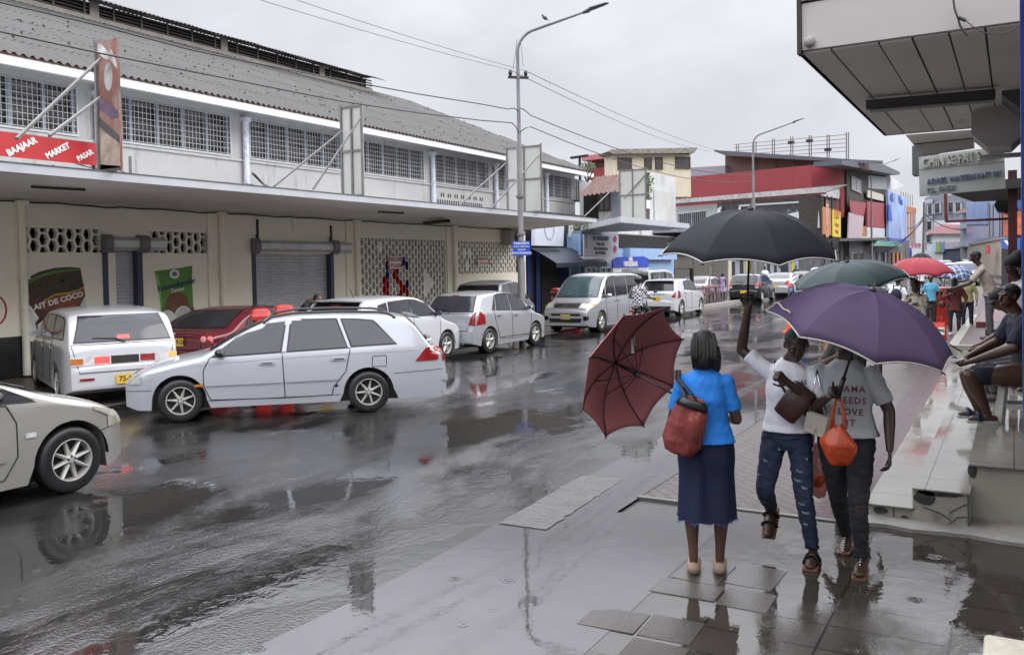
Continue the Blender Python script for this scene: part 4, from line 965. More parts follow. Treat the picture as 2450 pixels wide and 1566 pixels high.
pp(FOA, t, 'frame', M_dkwood, [(2396,503),(2438,500),(2438,572),(2396,576)], .3, 0)
settle(t)
t = bld('beige_wall', 'long beige wall on the right side of the far street', 'wall')
FW = Fac((2318, 96), (2396, 66))
pp(FW, t, 'wall', mat('beige_render', (.36,.33,.27), .6, var=.1, grime=(.2,.18,.15), gamt=.4, gscale=(.6,.6,.2)), [(2318,585),(2396,571),(2396,660),(2318,655)], .6, 0)
pp(FW, t, 'coping', M_concrete, [(2317,582),(2397,567),(2397,572),(2317,587)], .8, .1)
settle(t)
sign_thing(Fac((2352,76),(2366,71)), 'small red and white sign on the beige wall behind the man in the cap', M_redl, (2358,589,2367,608), .3, [('2:4',2362,596,.4,M_signwhite,.8),('ZI',2362,603,.4,M_signwhite,.8)])
t = bld('blue_awning', 'bright blue shop awning with white stripe beside the beige wall', 'awning')
FA = Fac((2394, 60), (2440, 52))
pp(FA, t, 'cloth', mat('bright_blue_awning', (.03,.11,.45), .5), [(2394,571),(2440,569),(2440,600),(2396,594)], .4, .6)
pp(FA, t, 'stripe', M_signwhite, [(2401,575),(2406,575),(2420,592),(2414,592)], .05, .66)
pp(FA, t, 'shop', M_darkin, [(2396,594),(2440,596),(2440,720),(2396,700)], 1, -.3)
settle(t)
# -------- low trees far away, plant on the market roof end
def leaves(mb, c, r, n, size, rnd):
    for i in range(n):
        d = Vector((rnd.gauss(0,1), rnd.gauss(0,1), rnd.gauss(0,1))).normalized()*(rnd.random()**.4)
        p = Vector(c)+Vector((d.x*r[0], d.y*r[1], d.z*r[2])); a = Vector((rnd.gauss(0,1), rnd.gauss(0,1), rnd.gauss(0,1))).normalized(); b = a.orthogonal().normalized(); s_ = size*rnd.uniform(.6,1.4)
        mb.add([p-a*s_, p+b*s_*.45, p+a*s_, p-b*s_*.45], [(0,1,2,3)])
t = bld('roof_plant', 'small leafy shrub growing out of the gutter at the end of the market roof', 'plant')
c = on(1405, 400, Y=45.2); mb = MB(); leaves(mb, c, (.55,.5,.35), 200, .07, random.Random(5)); mb.build('foliage', M_leaf, t)
mb = MB()
for i in range(7): mb.tube([c+Vector((0,0,-.9)), c+Vector((.5*sin(i*1.3), .4*cos(i*1.3), .25*(i % 3)))], [.03,.01], 5)
mb.build('stems', M_dkwood, t); settle(t)
t = bld('gutter_weeds', 'small green weeds on the mossy canopy corner of the light blue building', 'plant')
mb = MB(); c = on(1402, 538, Y=on(1402,538,X=-16.5).y); leaves(mb, c, (.9,.4,.25), 120, .07, random.Random(9)); mb.build('foliage', M_leaf, t); settle(t)
t = bld('billboard_weeds', 'green weeds growing on the post of the rain streaked billboard', 'plant')
mb = MB(); leaves(mb, FP.at(1552, 440, .3), (.25,.3,.7), 110, .08, random.Random(9)); mb.build('foliage', M_leaf, t); settle(t)
# ================================================================ RIGHT SIDE: ARCADE, STEPS
M_tileface = mat('cream_tile_riser', (.33,.32,.27), .3, var=.08, scale=2, grime=(.05,.045,.04), gamt=.40, gscale=(2.5,2.5,2.0), bump=.15)
pl = thing('tiled_steps', 'wet cream tiled platform with two steps, where the seated people are', 'steps', (0, 7.4, 0))
def R(name, m, fn, smooth=False, inv=None):
    mb = MB(); fn(mb); o = mb.build(name, m, pl, smooth); o.matrix_parent_inverse = Matrix.Translation((0,-7.4,0)); return o
def chipped(x0, x1, y0, y1, z, chips=0):
    def fn(m):
        n = 14; front = []
        for i in range(n+1):
            x = x0+(x1-x0)*i/n
            front.append(x)
        m.box(x0, x1, y0, y1, -.02, z-.012)
    return fn
R('step_riser', M_tileface, chipped(-1.02, -.68, 7.43, 20.8, .12)); R('step_riser', M_tileface, chipped(-.69, -.30, 7.41, 20.8, .285)); R('platform_riser', M_tileface, chipped(-.31, 5, 7.68, 20.8, .45))
def tread(x0, x1, y0, y1, z):
    return lambda m: m.box(x0, x1, y0, y1, z-.012, z)
R('step_tread', M_tile, tread(-1.04, -.67, 7.41, 20.8, .12)); R('step_tread', M_tile, tread(-.69, -.29, 7.39, 20.8, .285)); R('platform_top', M_tile, tread(-.31, 5, 7.66, 20.8, .452))
def ledge(m):
    P_ = []
    n = 26
    for i in range(n+1): P_.append(Vector((-1.05+i*5/n, 7.17+.06*noise.noise(Vector((i*.7, 1, 0)))-.03*(i > 4), .03)))
    m.slab(P_+[Vector((4, 7.7, .03)), Vector((-1.05, 7.7, .03))], .05)
R('broken_base_ledge', M_concrete, ledge)
M_bare = mat('bare_broken_cement', (.05,.047,.043), .8, var=.6, scale=14, bump=.8, bscale=60)
def chip(cx, cz, w, h, y, seed):
    def fn(m):
        pts = []
        for i in range(18):
            a = 2*pi*i/18; r = 1+.35*noise.noise(Vector((cos(a)*1.5, sin(a)*1.5, seed)))
            pts.append(Vector((cx+w*cos(a)*r, y-.004, cz+h*sin(a)*r)))
        m.slab(pts, .006)
    return fn
R('chipped_patch', M_bare, chip(-.60, .215, .08, .058, 7.41, 1)); R('chipped_patch', M_bare, chip(-.50, .255, .16, .02, 7.41, 2)); R('chipped_patch', M_bare, chip(-.285, .40, .035, .05, 7.68, 3)); R('chipped_patch', M_bare, chip(-.93, .07, .05, .03, 7.43, 4)); R('chipped_patch', M_bare, chip(-.75, .03, .03, .02, 7.43, 5))
def cracks(m):
    for pts in ([(-.43,.12),(-.36,.17),(-.31,.20)], [(-.62,.14),(-.5,.11),(-.42,.06)], [(-.45,.02),(-.40,.06),(-.38,.09),(-.31,.1)], [(-.83,.12),(-.83,.0)]):
        y = 7.405 if pts[0][0] > -.69 else 7.425
        m.tube([(x, y, z) for x, z in pts], .0035, 4)
R('tile_cracks', M_bare, cracks)
R('tile_joints', M_bare, lambda m: [m.box(x-.003, x+.003, 7.403 if x > -.69 else 7.423, 7.42, 0, z) for x, z in ((-.304,.285),)] + [m.box(-.31, 5, 7.655, 7.66, .436, .441), m.box(-1.04, -.69, 7.405, 7.412, .104, .108)])
# next platform further on
pl2 = thing('low_kerb_platform', 'low tiled kerb with brick top further along the pavement', 'platform', (-1.2, 21.1, 0))
mb = MB(); mb.box(-1.25, -.3, 21.1, 21.3, 0, .20); mb.box(-1.25, -1.05, 21.3, 33, 0, .20); mb.build('kerb', M_tileface, pl2).matrix_parent_inverse = Matrix.Translation((1.2,-21.1,0))
mb = MB(); mb.box(-1.05, 3, 21.3, 60, 0, .19); mb.build('top', M_herring, pl2).matrix_parent_inverse = Matrix.Translation((1.2,-21.1,0))
mb = MB(); mb.box(-.9, 3, 27, 60, .19, .34); mb.build('riser', mat('dark_red_step', (.12,.03,.03), .4), pl2).matrix_parent_inverse = Matrix.Translation((1.2,-21.1,0))
mb = MB(); mb.box(-.6, 3, 24, 27, .192, .36); mb.build('upper_step', M_tile, pl2).matrix_parent_inverse = Matrix.Translation((1.2,-21.1,0))
# white speckled block, bottom right
b0 = on(2352, 1535, Z=.3)
bk = thing('speckled_block', 'corner of a white speckled stone block at the bottom right', 'stone block', (b0.x, b0.y, 0))
mb = MB(); mb.box(0, .9, -.8, .16, 0, .285); o = mb.build('block', mat('speckled_stone', (.52,.49,.40), .6, var=.2, scale=12, grime=(.12,.09,.06), gamt=.36, gscale=(40,40,40)), bk)
bv = o.modifiers.new('b', 'BEVEL'); bv.width = .02; bv.segments = 2
mb = MB(); mb.box(-.003, .903, -.803, .163, .225, .231); mb.build('block_joint', M_bare, bk)
# arcade building
ZS = 3.4
M_fasc = mat('white_fascia_panel', (.40,.375,.355), .5, var=.05, scale=1.2, grime=(.3,.27,.25), gamt=.3, gscale=(1,1,1))
M_sof = mat('cream_soffit_panel', (.80,.745,.67), .6, var=.08, scale=1.5, grime=(.17,.14,.12), gamt=.36, gscale=(2,1,2))
M_seam = mat('dark_seam', (.03,.022,.02), .7)
ar = thing('arcade_building', 'shop arcade with white panelled overhang above the steps', 'building', (0, 5.8, 0))
def A(name, m, fn, smooth=False):
    mb = MB(); fn(mb); o = mb.build(name, m, ar, smooth); o.matrix_parent_inverse = Matrix.Translation((0,-5.8,0)); return o
ya, yb = 5.80, 10.15
A('fascia', M_fasc, lambda m: m.box(-1.17, 5, ya, ya+.05, ZS+.015, ZS+.31) or m.box(-1.17, 5, ya-.012, ya+.05, ZS+.325, 6.5))
A('fascia_edge', M_seam, lambda m: m.box(-1.198, -1.172, ya-.02, ya+.06, ZS-.01, 6.5) or m.box(-1.2, 5, ya+.01, ya+.05, ZS+.30, ZS+.34))
A('fascia_bolt', M_concrete, lambda m: (m.ell((-1.12, ya-.02, ZS+.06), .035), m.ell((-1.14, ya-.025, ZS+.345), .022)))
A('side_wall', M_fasc, lambda m: m.box(-1.2, -1.17, ya+.06, yb, ZS, 6.5))
A('rear_wall', M_fasc, lambda m: m.box(-1.17, 5, yb-.05, yb, ZS, 6.5))
xs = [-1.2, -1.0, -.72, -.53, -.33, -.14, .06, .25, .45]
for i in range(len(xs)-1):
    A('soffit_panel', M_sof, lambda m, i=i: m.box(xs[i]+.006, xs[i+1]-.006, ya+.05, yb, ZS+.004*(i % 2), ZS+.02))
A('soffit_void', M_seam, lambda m: m.box(-1.2, 5, ya+.04, yb-.01, ZS+.021, ZS+.05))
A('soffit_panel', M_sof, lambda m: m.box(.456, 5, ya+.05, yb, ZS, ZS+.02))
la, lb = on(2072, 252, Z=ZS-.06), on(2380, 226, Z=ZS-.06)
A('tube_light', mat('dark_light_batten', (.05,.045,.045), .5), lambda m: m.bar(la, lb, .10, .07))
A('light_tube', mat('dusty_light_tube', (.38,.37,.36), .4), lambda m: m.tube([la+Vector((.03,-.0,-.05)), lb+Vector((0,0,-.05))], .016, 8))
# lower bulkhead past the soffit
A('bulkhead', M_fasc, lambda m: m.slab([on(2166,323,Y=10.3), on(2204,368,Y=10.3), on(2330,349,Y=10.3), on(2330,310,Y=10.3)], .25))
A('bulkhead_joint', M_seam, lambda m: m.bar(on(2188,345,Y=10.28), on(2330,331,Y=10.28), .012))
A('unseen_reflected_wall', mat('dark_reflected_wall', (.05,.045,.04), .6), lambda m: m.box(.6, 8, 20, 60, .19, 4.4))  # unseen dark stand-in for the row beyond, added for its reflection in wet ground
# unseen roof over the camera, added for shade and darker wet paving
A('unseen_shade_canopy', M_sof, lambda m: m.box(-.9, 8, -7, 4.2, 3.9, 4.1))
def octbox(m, c, r, l, ax='Y'):
    pr_ = [(r*cos(pi/8+i*pi/4), r*sin(pi/8+i*pi/4)) for i in range(8)]
    m.loft([[(c[0]+p[0], c[1]+s_*l/2, c[2]+p[1]) for p in pr_] for s_ in (-1, 1)])
c1 = on(2385, 300, Y=8.9); c2 = on(2432, 205, Y=8.2)
A('shutter_drum', mat('grey_drum_casing', (.42,.41,.385), .5, var=.15), lambda m: octbox(m, (c1.x+.02, 9.1, c1.z+.02), .235, .6))
A('shutter_drum', mat('dark_drum_casing', (.09,.09,.095), .5, var=.3), lambda m: octbox(m, (c2.x+.1, 8.3, c2.z), .22, .5))
A('drum_bracket', mat('grey_drum_casing', (.42,.41,.385), .5, var=.15), lambda m: m.box(c1.x-.15, c1.x+.25, 9.4, 9.5, c1.z-.235, c1.z-.2))
A('corner_post', mat('blue_painted_post', (.02,.05,.30), .4, var=.35, scale=5, grime=(.35,.36,.4), gamt=.28, gscale=(14,14,3)), lambda m: m.slab([on(2449,1060,Y=4.6), on(2620,1060,Y=4.6), on(2620,-400,Y=4.6), on(2437,-400,Y=4.6)], .3))
A('maroon_post', mat('maroon_post', (.07,.015,.018), .5, var=.3), lambda m: m.box(on(2412,600,Y=13).x, on(2434,600,Y=13).x, 13, 13.15, .45, 3.2))
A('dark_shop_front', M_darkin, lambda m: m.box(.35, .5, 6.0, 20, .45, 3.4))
sgY = 11.2
# hanging shop sign
hs = thing('hanging_shop_sign', 'weathered blue grey hanging shop sign with faded letters under the arcade overhang', 'sign', (0, sgY, 3))
q = [on(2198,376,Y=sgY), on(2402,349,Y=sgY), on(2406,450,Y=sgY), on(2200,469,Y=sgY)]
mb = MB(); mb.slab([q[3], q[2], q[1], q[0]], .10); o = mb.build('panel', mat('weathered_blue_grey_sign', (.42,.45,.43), .5, var=.25, scale=1.3, grime=(.22,.28,.31), gamt=.40, gscale=(1.7,1.7,2.6)), hs); o.matrix_parent_inverse = Matrix.Translation((0,-sgY,-3))
rx = (q[1]-q[0]).normalized()
def ht(s, px, py, h, m, sx=1.0, ex=.01):
    p = on(px, py, Y=sgY-.012); o = text(s, h, m, p, rx, (0,0,1), hs, extrude=ex, sx=sx, bold=h*.02); o.matrix_parent_inverse = Matrix.Translation((0,-sgY,-3))
ht('CHIN SE FAT SHOP', 2298, 380, .155, mat('pale_relief_letters', (.50,.50,.45), .5), .60, .02)
ht('ADRES WATERKANT 98¹', 2306, 425, .082, mat('faded_blue_letters', (.12,.16,.26), .5), .85)
ht('TEL. 474532', 2250, 452, .07, mat('faded_letters', (.28,.33,.34), .5), .85)
mb = MB(); p0, p1 = on(2200,404,Y=sgY-.01), on(2402,384,Y=sgY-.01); mb.bar(p0, p1, .008); mb.build('relief_line', mat('pale_relief_letters', (.50,.50,.45), .5), hs).matrix_parent_inverse = Matrix.Translation((0,-sgY,-3))
mb = MB(); s0, s1 = on(2183,350,Y=sgY+.25), on(2200,418,Y=sgY+.25); mb.box(s0.x, s1.x+.2, sgY+.2, sgY+.5, s1.z, s0.z); mb.build('side_box', mat('dark_side_box', (.10,.11,.115), .5), hs).matrix_parent_inverse = Matrix.Translation((0,-sgY,-3))
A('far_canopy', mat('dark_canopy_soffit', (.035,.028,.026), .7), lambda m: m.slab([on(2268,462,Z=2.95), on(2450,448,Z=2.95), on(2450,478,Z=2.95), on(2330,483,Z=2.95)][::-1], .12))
fr = thing('red_hanging_frame', 'thin dark red steel frame hanging below the shop sign', 'frame', on(2264,530,Y=15))
mb = MB(); o_ = -Vector(on(2264,530,Y=15)); mb.bar(on(2262,455,Y=15)+o_, on(2264,530,Y=15)+o_, .045); mb.bar(on(2262,530,Y=15)+o_, on(2420,523,Y=15)+o_, .035); mb.build('steel_bar', mat('dark_red_steel', (.10,.02,.02), .5), fr)
dk = thing('arcade_air_conditioner', 'dark boxy air conditioner hanging under the arcade against the blue glass building', 'air conditioner', on(2400,508,Y=15.5))
o_ = -Vector(on(2400,508,Y=15.5)); P8 = [on(*p, Y=15.5)+o_ for p in ((2378,490),(2384,480),(2425,476),(2436,500),(2425,514),(2400,508),(2386,506))]
mb = MB(); mb.slab([p for p in P8][::-1], .5); mb.build('casing', M_black, dk)
# dangling wire from the fascia
w = MB(); w.tube([on(*p, Y=5.75) for p in ((2281,0),(2284,22),(2292,44),(2297,62),(2306,75),(2315,86))], .006, 6); w.tube([on(*p, Y=5.75) for p in ((2293,42),(2311,50))], .011, 6)
w.tube([on(*p, Y=5.75) for p in ((2311,50),(2330,66),(2358,80),(2390,84),(2418,76),(2437,64))], .003, 5)
tag(w.build('dangling_wire', M_cable, None, True), 'black wire with a broken plug dangling from the white arcade fascia', 'wire')

# ================================================================ STREET LAMPS, POLES, CABLES
def lamp(label, x, y, h, arm, r=.09, sign=None, bands=(), group='street lamps along the road', d=(1,0)):
    t = thing('street_lamp', label, 'street lamp', (x, y, 0), 0, group)
    d = Vector((d[0], d[1], 0)).normalized()
    mb = MB(); bend = .55
    pts = [(0,0,0),(0,0,2.2),(0,0,2.25),(0,0,h*.62),(0,0,h*.63)]; R_ = [r*1.25,r*1.2,r,r*.9,r*.68]
    top = Vector((0,0,h-bend)); pts.append(tuple(top)); R_.append(r*.55)
    for i in range(1, 9):
        a = radians(76)*i/8; pts.append(tuple(top+d*(bend*1.2*(1-cos(a)))+Vector((0,0,bend*1.2*sin(a))))); R_.append(r*.5)
    e = Vector(pts[-1]); ln = Vector(pts[-1])-Vector(pts[-2]); ln.normalize(); end = e+ln*arm; pts.append(tuple(end)); R_.append(r*.36)
    mb.tube(pts, R_, 10); mb.build('pole', M_pole, t, True)
    hd = MB(); hd.M = Matrix.Translation(end) @ ln.to_track_quat('X', 'Z').to_matrix().to_4x4()
    hd.loft([[(xx, w_*cos(a), z_+hh*sin(a)) for a in [2*pi*k/10 for k in range(10)]] for xx, w_, hh, z_ in ((-.05,.05,.04,0),(.12,.09,.07,.01),(.18,.15,.06,.03),(.6,.14,.035,.02),(.72,.05,.02,.01))])
    hd.build('lamp_head', mat('dark_lamp_head', (.07,.072,.08), .4), t, True)
    return t, end
PX, PY = -11.9, on(1245, 500, X=-11.9).y
l1, e1 = lamp('tall street lamp with blue parking sign and a pigeon on its arm, nearest the camera', PX, PY, 8.55, 1.45, .085, d=(.85,.53))
g_ = MB()
for z in (1.1, on(1240,560,X=PX).z, on(1240,470,X=PX).z): g_.tube([(0,0,z-.03),(0,0,z+.03)], .125, 10)
g_.build('pole_band', M_steel, l1, True)
g_ = MB(); zt = on(1240,186,X=PX).z; g_.bar((-.20,-.2,zt), (.22,.2,zt), .05, .07)
for s_ in (-1, 1): g_.ell((.16*s_, .15*s_, zt+.12), (.055,.055,.09), 10, 7)
g_.build('insulator_bracket', M_black, l1, True)
sg = thing('parking_sign', 'small blue parking notice clamped to the near street lamp', 'sign', (PX+.10, PY-.1, on(1240,594,X=PX).z))
nrm = Vector((0-PX, 0-PY, 0)).normalized(); rt = Vector((-nrm.y, nrm.x, 0))
rt = rt if rt.dot(CM @ Vector((1,0,0))) > 0 else -rt
M4 = Matrix(((rt.x, nrm.x, 0), (rt.y, nrm.y, 0), (0,0,1))).to_4x4()
mb = MB(); mb.M = M4; mb.box(-.27, .22, -.02, .0, -.20, .20); mb.build('panel', M_bluesign, sg)
for s_, z, h in (('PARKEREN',.135,.095),('02.30 U. T/M 07.00 U',.045,.055),('VOOR DE',-.04,.055),('GROOTHANDEL',-.13,.085)): text(s_, h, M_signwhite, M4 @ Vector((-.025, .004, z)), rt, (0,0,1), sg, extrude=.002, bold=.001, sx=.9)
# pigeon
bd = thing('pigeon', 'dark pigeon perched on the arm of the near street lamp', 'bird', on(1304, 46, Y=PY+.35))
mb = MB(); mb.ell((0,0,.03), (.085,.045,.05), 12, 8, Matrix.Rotation(radians(35), 3, 'Y')); mb.ell((-.075,0,.115), (.028,.026,.03)); mb.tube([(-.05,0,.06),(-.07,0,.10)], [.036,.026], 8); mb.tube([(.06,0,-.01),(.15,0,-.07)], [.03,.012], 8, flat=.5); mb.tube([(-.10,0,.115),(-.125,0,.105)], [.008,.002], 6)
mb.tube([(-.01,.015,-.0),(-.01,.015,-.06)], .005, 5); mb.tube([(-.01,-.015,-.0),(-.01,-.015,-.06)], .005, 5)
o = mb.build('body', mat('dark_feathers', (.03,.032,.038), .6), bd, 'all'); rmod = o.modifiers.new('r', 'REMESH'); rmod.mode = 'VOXEL'; rmod.voxel_size = .009
l2y = on(1803, 500, X=-12.9).y; z2 = on(1803, 325, X=-12.9).z
lamp('second street lamp, rising behind the black umbrella', -12.9, l2y, z2, 1.9, .10, d=(.85,.53))
l3y = on(2085, 500, X=-13.0).y; z3 = on(2088, 405, X=-13.0).z
lamp('third and farthest street lamp, in front of the faded red panel', -13.0, l3y, z3, 2.2, .11, d=(.8,.6))
up = thing('utility_pole', 'leaning utility pole at the far end of the street', 'utility pole', on(2208, 640, Y=118))
b_ = on(2208,640,Y=118); mb = MB(); mb.tube([(0,0,-b_.z), on(2211,483,Y=118)-b_], [.16,.12], 8)
mb.bar(on(2206,521,Y=118)-b_, on(2216,519,Y=118)-b_, .12); mb.build('pole', M_pole, up, True)
# cables along the street
def cable(name, label, pts, r=.014, m=None):
    w = MB(); w.tube(pts, r, 5, caps=False); o = w.build(name, m or M_cable, None, 'all'); tag(o, label, 'cable', 'overhead cables along the street'); return o
def sag(a, b, s=.15, n=14): return [Vector(a).lerp(Vector(b), t/n)-Vector((0,0,s*4*(t/n)*(1-t/n))) for t in range(n+1)]
XCb = PX+.02
zA, zB = on(1240,262,X=PX).z, on(1240,297,X=PX).z
def left_pt(px, py): return on(px, py, X=XCb)
cable('cable', 'upper of two black cables crossing the market roof to the near lamp', [left_pt(*p) for p in ((-60,-10),(0,6),(240,62),(458,120),(640,157),(820,192),(1000,225),(1150,249),(1215,261),(1230,259),(1241,266))])
cable('cable', 'lower of two black cables crossing the market roof to the near lamp', [left_pt(*p) for p in ((-60,66),(0,76),(240,128),(598,199),(820,243),(1000,270),(1150,288),(1225,294),(1236,306),(1241,318))])
L2p = Vector((-12.9, l2y, 0))
za2, zb2 = on(1803,418,X=-12.9).z, on(1803,432,X=-12.9).z
cable('cable', 'upper black cable from the near lamp towards the second lamp', [on(*p, Y=PY) for p in ((1246,259),(1256,264),(1268,275))]+sag(on(1272,277,Y=PY+.8), (-12.9, l2y, za2), .5))
cable('cable', 'lower black cable from the near lamp towards the second lamp', [on(*p, Y=PY) for p in ((1246,315),(1258,306),(1270,304))]+sag(on(1276,306,Y=PY+.8), (-12.9, l2y, zb2), .6))
a1, a2 = Vector((PX-.15, PY-.15, zt+.2)), Vector((PX+.15, PY+.15, zt+.2))
M_thin = mat('pale_thin_wire', (.16,.16,.17), .5)
cable('thin_wire', 'left thin bare wire running up to the insulators of the near lamp', sag(on(590,-10,X=XCb-.2), a1, .05), .008, M_thin)
cable('thin_wire', 'right thin bare wire running up to the insulators of the near lamp', sag(on(680,-10,X=XCb+.2), a2, .05), .008, M_thin)
cable('thin_wire', 'upper thin bare wire from the near lamp down the street', sag(a2, on(1730,362,Y=70), .3), .014, M_thin)
cable('thin_wire', 'lower thin bare wire from the near lamp down the street', sag(a1, on(1700,362,Y=70), .4), .014, M_thin)
for i, (a, b) in enumerate((((2120,600),(2212,520)),((2130,585),(2212,522)),((2170,545),(2212,512)),((2212,512),(2310,548)))):
    cable('thin_wire', ('%s thin wire sagging to the leaning utility pole' % ('lowest','second lowest','third','rightmost')[i]), sag(on(*a,Y=116), on(*b,Y=118), .6), .05)
# vertical service wires on the near lamp
w = MB(); w.tube([on(*p, Y=PY-.12) for p in ((1237,95),(1233,130),(1227,165))], .008, 4); w.tube([on(*p, Y=PY-.12) for p in ((1245,95),(1249,130),(1252,160))], .008, 4); w.build('service_wire', M_thin, None)
o = bpy.data.objects['service_wire']; tag(o, 'two loose thin wires hanging beside the shaft of the near lamp', 'wire')
# ================================================================ VEHICLES
def pchip(pts):
    xs = [p[0] for p in pts]; ys = [p[1] for p in pts]; n = len(xs)
    h = [xs[i+1]-xs[i] for i in range(n-1)]; d = [(ys[i+1]-ys[i])/h[i] for i in range(n-1)]
    m = [d[0]]+[0 if d[i-1]*d[i] <= 0 else 2*d[i-1]*d[i]/(d[i-1]+d[i]) for i in range(1, n-1)]+[d[-1]]
    def f(x):
        if x <= xs[0]: return ys[0]
        if x >= xs[-1]: return ys[-1]
        i = 0
        while x > xs[i+1]: i += 1
        t = (x-xs[i])/h[i]; a = 2*t**3-3*t*t+1; b = t**3-2*t*t+t; c = -2*t**3+3*t*t; e = t**3-t*t
        return a*ys[i]+b*h[i]*m[i]+c*ys[i+1]+e*h[i]*m[i+1]
    return f
M_glass = mat('tinted_car_glass', (.022,.023,.028), .06, var=.5, scale=1.5, spec=.7)
M_glassl = mat('grey_fogged_car_glass', (.030,.031,.036), .05, var=.4, scale=1.2, spec=.6)
M_screen = mat('greenish_windscreen', (.045,.075,.08), .07, var=.35, scale=1.5, spec=.7)
M_rubber = mat('tyre_rubber', (.013,.013,.014), .45, var=.3, scale=6)
M_trim = mat('black_car_trim', (.012,.012,.013), .4, var=.2)
M_rim = mat('cast_silver_rim', (.50,.49,.46), .35, metal=.35, var=.2, scale=5)
M_rimdk = mat('dark_wheel_inside', (.02,.02,.02), .6)
M_lens = mat('clear_headlight_lens', (.42,.43,.42), .10, metal=.35, var=.35, scale=9)
M_lensy = mat('yellowed_headlight_lens', (.40,.39,.30), .12, metal=.2, var=.3, scale=7)
M_redlens = mat('red_tail_lens', (.22,.012,.015), .12, var=.3, scale=8)
M_redlit = mat('lit_brake_light', (.7,.03,.03), .2, emit=(1,.06,.05,1.6))
M_orlens = mat('amber_lens', (.45,.14,.02), .15, var=.3)
M_whlens = mat('white_rear_lens', (.50,.50,.50), .15, var=.3, scale=8)
M_chrome = mat('chrome', (.55,.56,.58), .12, metal=1, var=.05)
M_plate = mat('yellow_number_plate', (.62,.42,.04), .35, var=.05)
def paint(name, c, metal=0.0, rough=.28, **k): return mat('car_paint_'+name, c, rough, metal=metal, var=.012, rvar=.01, scale=3, coat=.85, **k)
P_white = paint('white', (.48,.485,.50)); P_wagon = paint('pearl_white', (.39,.405,.435), .15)
P_silver = paint('silver', (.44,.45,.47), .5, .3); P_silver2 = paint('dark_silver', (.30,.31,.33), .5, .3); P_beige = paint('champagne_silver', (.38,.37,.34), .4, .3)
P_red = paint('dark_red', (.13,.011,.019), .15, .25); P_black = paint('black', (.014,.015,.018), 0, .2); P_navy = paint('navy', (.018,.022,.04), .1, .2); P_grey = paint('grey', (.20,.21,.23), .4, .28)
class Shape:
    def __init__(s, L, W, T, belt, wf, wr, R=.30, zlo=.20, tumble=.24, ft=.16, rt=.10, fs=.9, rs=.7, hroof=.09, hhood=.10, arch=1.19, fp=2.6, rp=3.0, gf=0, gr=0):
        s.__dict__.update(locals()); s.Tf = pchip(T); s.Bf = pchip(belt); s.N = 900
        s.tab = [s.Tf(L*i/s.N) for i in range(s.N+1)]; s.btab = [s.Bf(L*i/s.N) for i in range(s.N+1)]; s.zmax = max(s.tab)
        s.wtab = [s._w0(L*i/s.N) for i in range(s.N+1)]
    def _w0(s, q):
        w = s.W
        if q < s.fs: w *= 1-s.ft*((s.fs-q)/s.fs)**s.fp
        if q > s.L-s.rs: w *= 1-s.rt*((q-(s.L-s.rs))/s.rs)**s.rp
        return w
    def lk(s, tab, q):
        t = max(0, min(s.N-1e-6, q/s.L*s.N)); i = int(t); f = t-i; return tab[i]*(1-f)+tab[i+1]*f
    def h(s, q):
        T = s.lk(s.tab, q); B = s.lk(s.btab, q)
        k = max(0, min(1, (T-B)/.3)); return s.hhood*(1-k)+s.hroof*k
    def side(s, q, z):
        w = s.lk(s.wtab, q); B = s.lk(s.btab, q)
        if z <= B:
            u = (z-(s.zlo+.35))/.5; w *= 1-.035*u*u
            if B-z < .05: w -= .012*(1-(B-z)/.05)
            return w
        u = (B-(s.zlo+.35))/.5; return w*(1-.035*u*u)-.012-(z-B)*s.tumble
    def half(s, q, z):
        T = s.lk(s.tab, q)
        if z >= T: return 0
        h = s.h(q); zs = T-h
        if z <= zs: return s.side(q, z)
        return s.side(q, zs)*(1-((z-zs)/h)**2.6)**(1/2.6)
    def fronts(s, y, z, rear=False):
        """distance from the nose of the outer skin at (y, z), seen from the front or the rear"""
        y = abs(y); n = 70; a = 0.0; ins = lambda q: s.half(q, z) >= y and z < s.lk(s.tab, q)
        rng = [(s.L if rear else 0)+(-1 if rear else 1)*s.L*.55*i/n for i in range(n+1)]
        if ins(rng[0]): return rng[0]
        for i in range(1, n+1):
            if ins(rng[i]):
                lo, hi = rng[i-1], rng[i]
                for _ in range(12):
                    m = (lo+hi)/2
                    if ins(m): hi = m
                    else: lo = m
                return hi
        return rng[-1]
    def g(s, q):
        if q < .45 and s.gf: return .45-(.45-q)*(1-s.gf/.45)
        if q > s.L-.5 and s.gr: return s.L-.5+(q-s.L+.5)*(1+s.gr/.5)
        return q
    def p(s, q, y, z): return (s.L/2-s.g(q), y, z)
    def zbot(s, q):
        z = s.zlo+(.06*max(0, 1-q/.25)+.08*max(0, 1-(s.L-q)/.3))
        for c in (s.wf, s.wr):
            d = abs(q-c); r = s.R*s.arch
            if d < r: z = max(z, s.R+sqrt(r*r-d*d)*1.0)
        return z
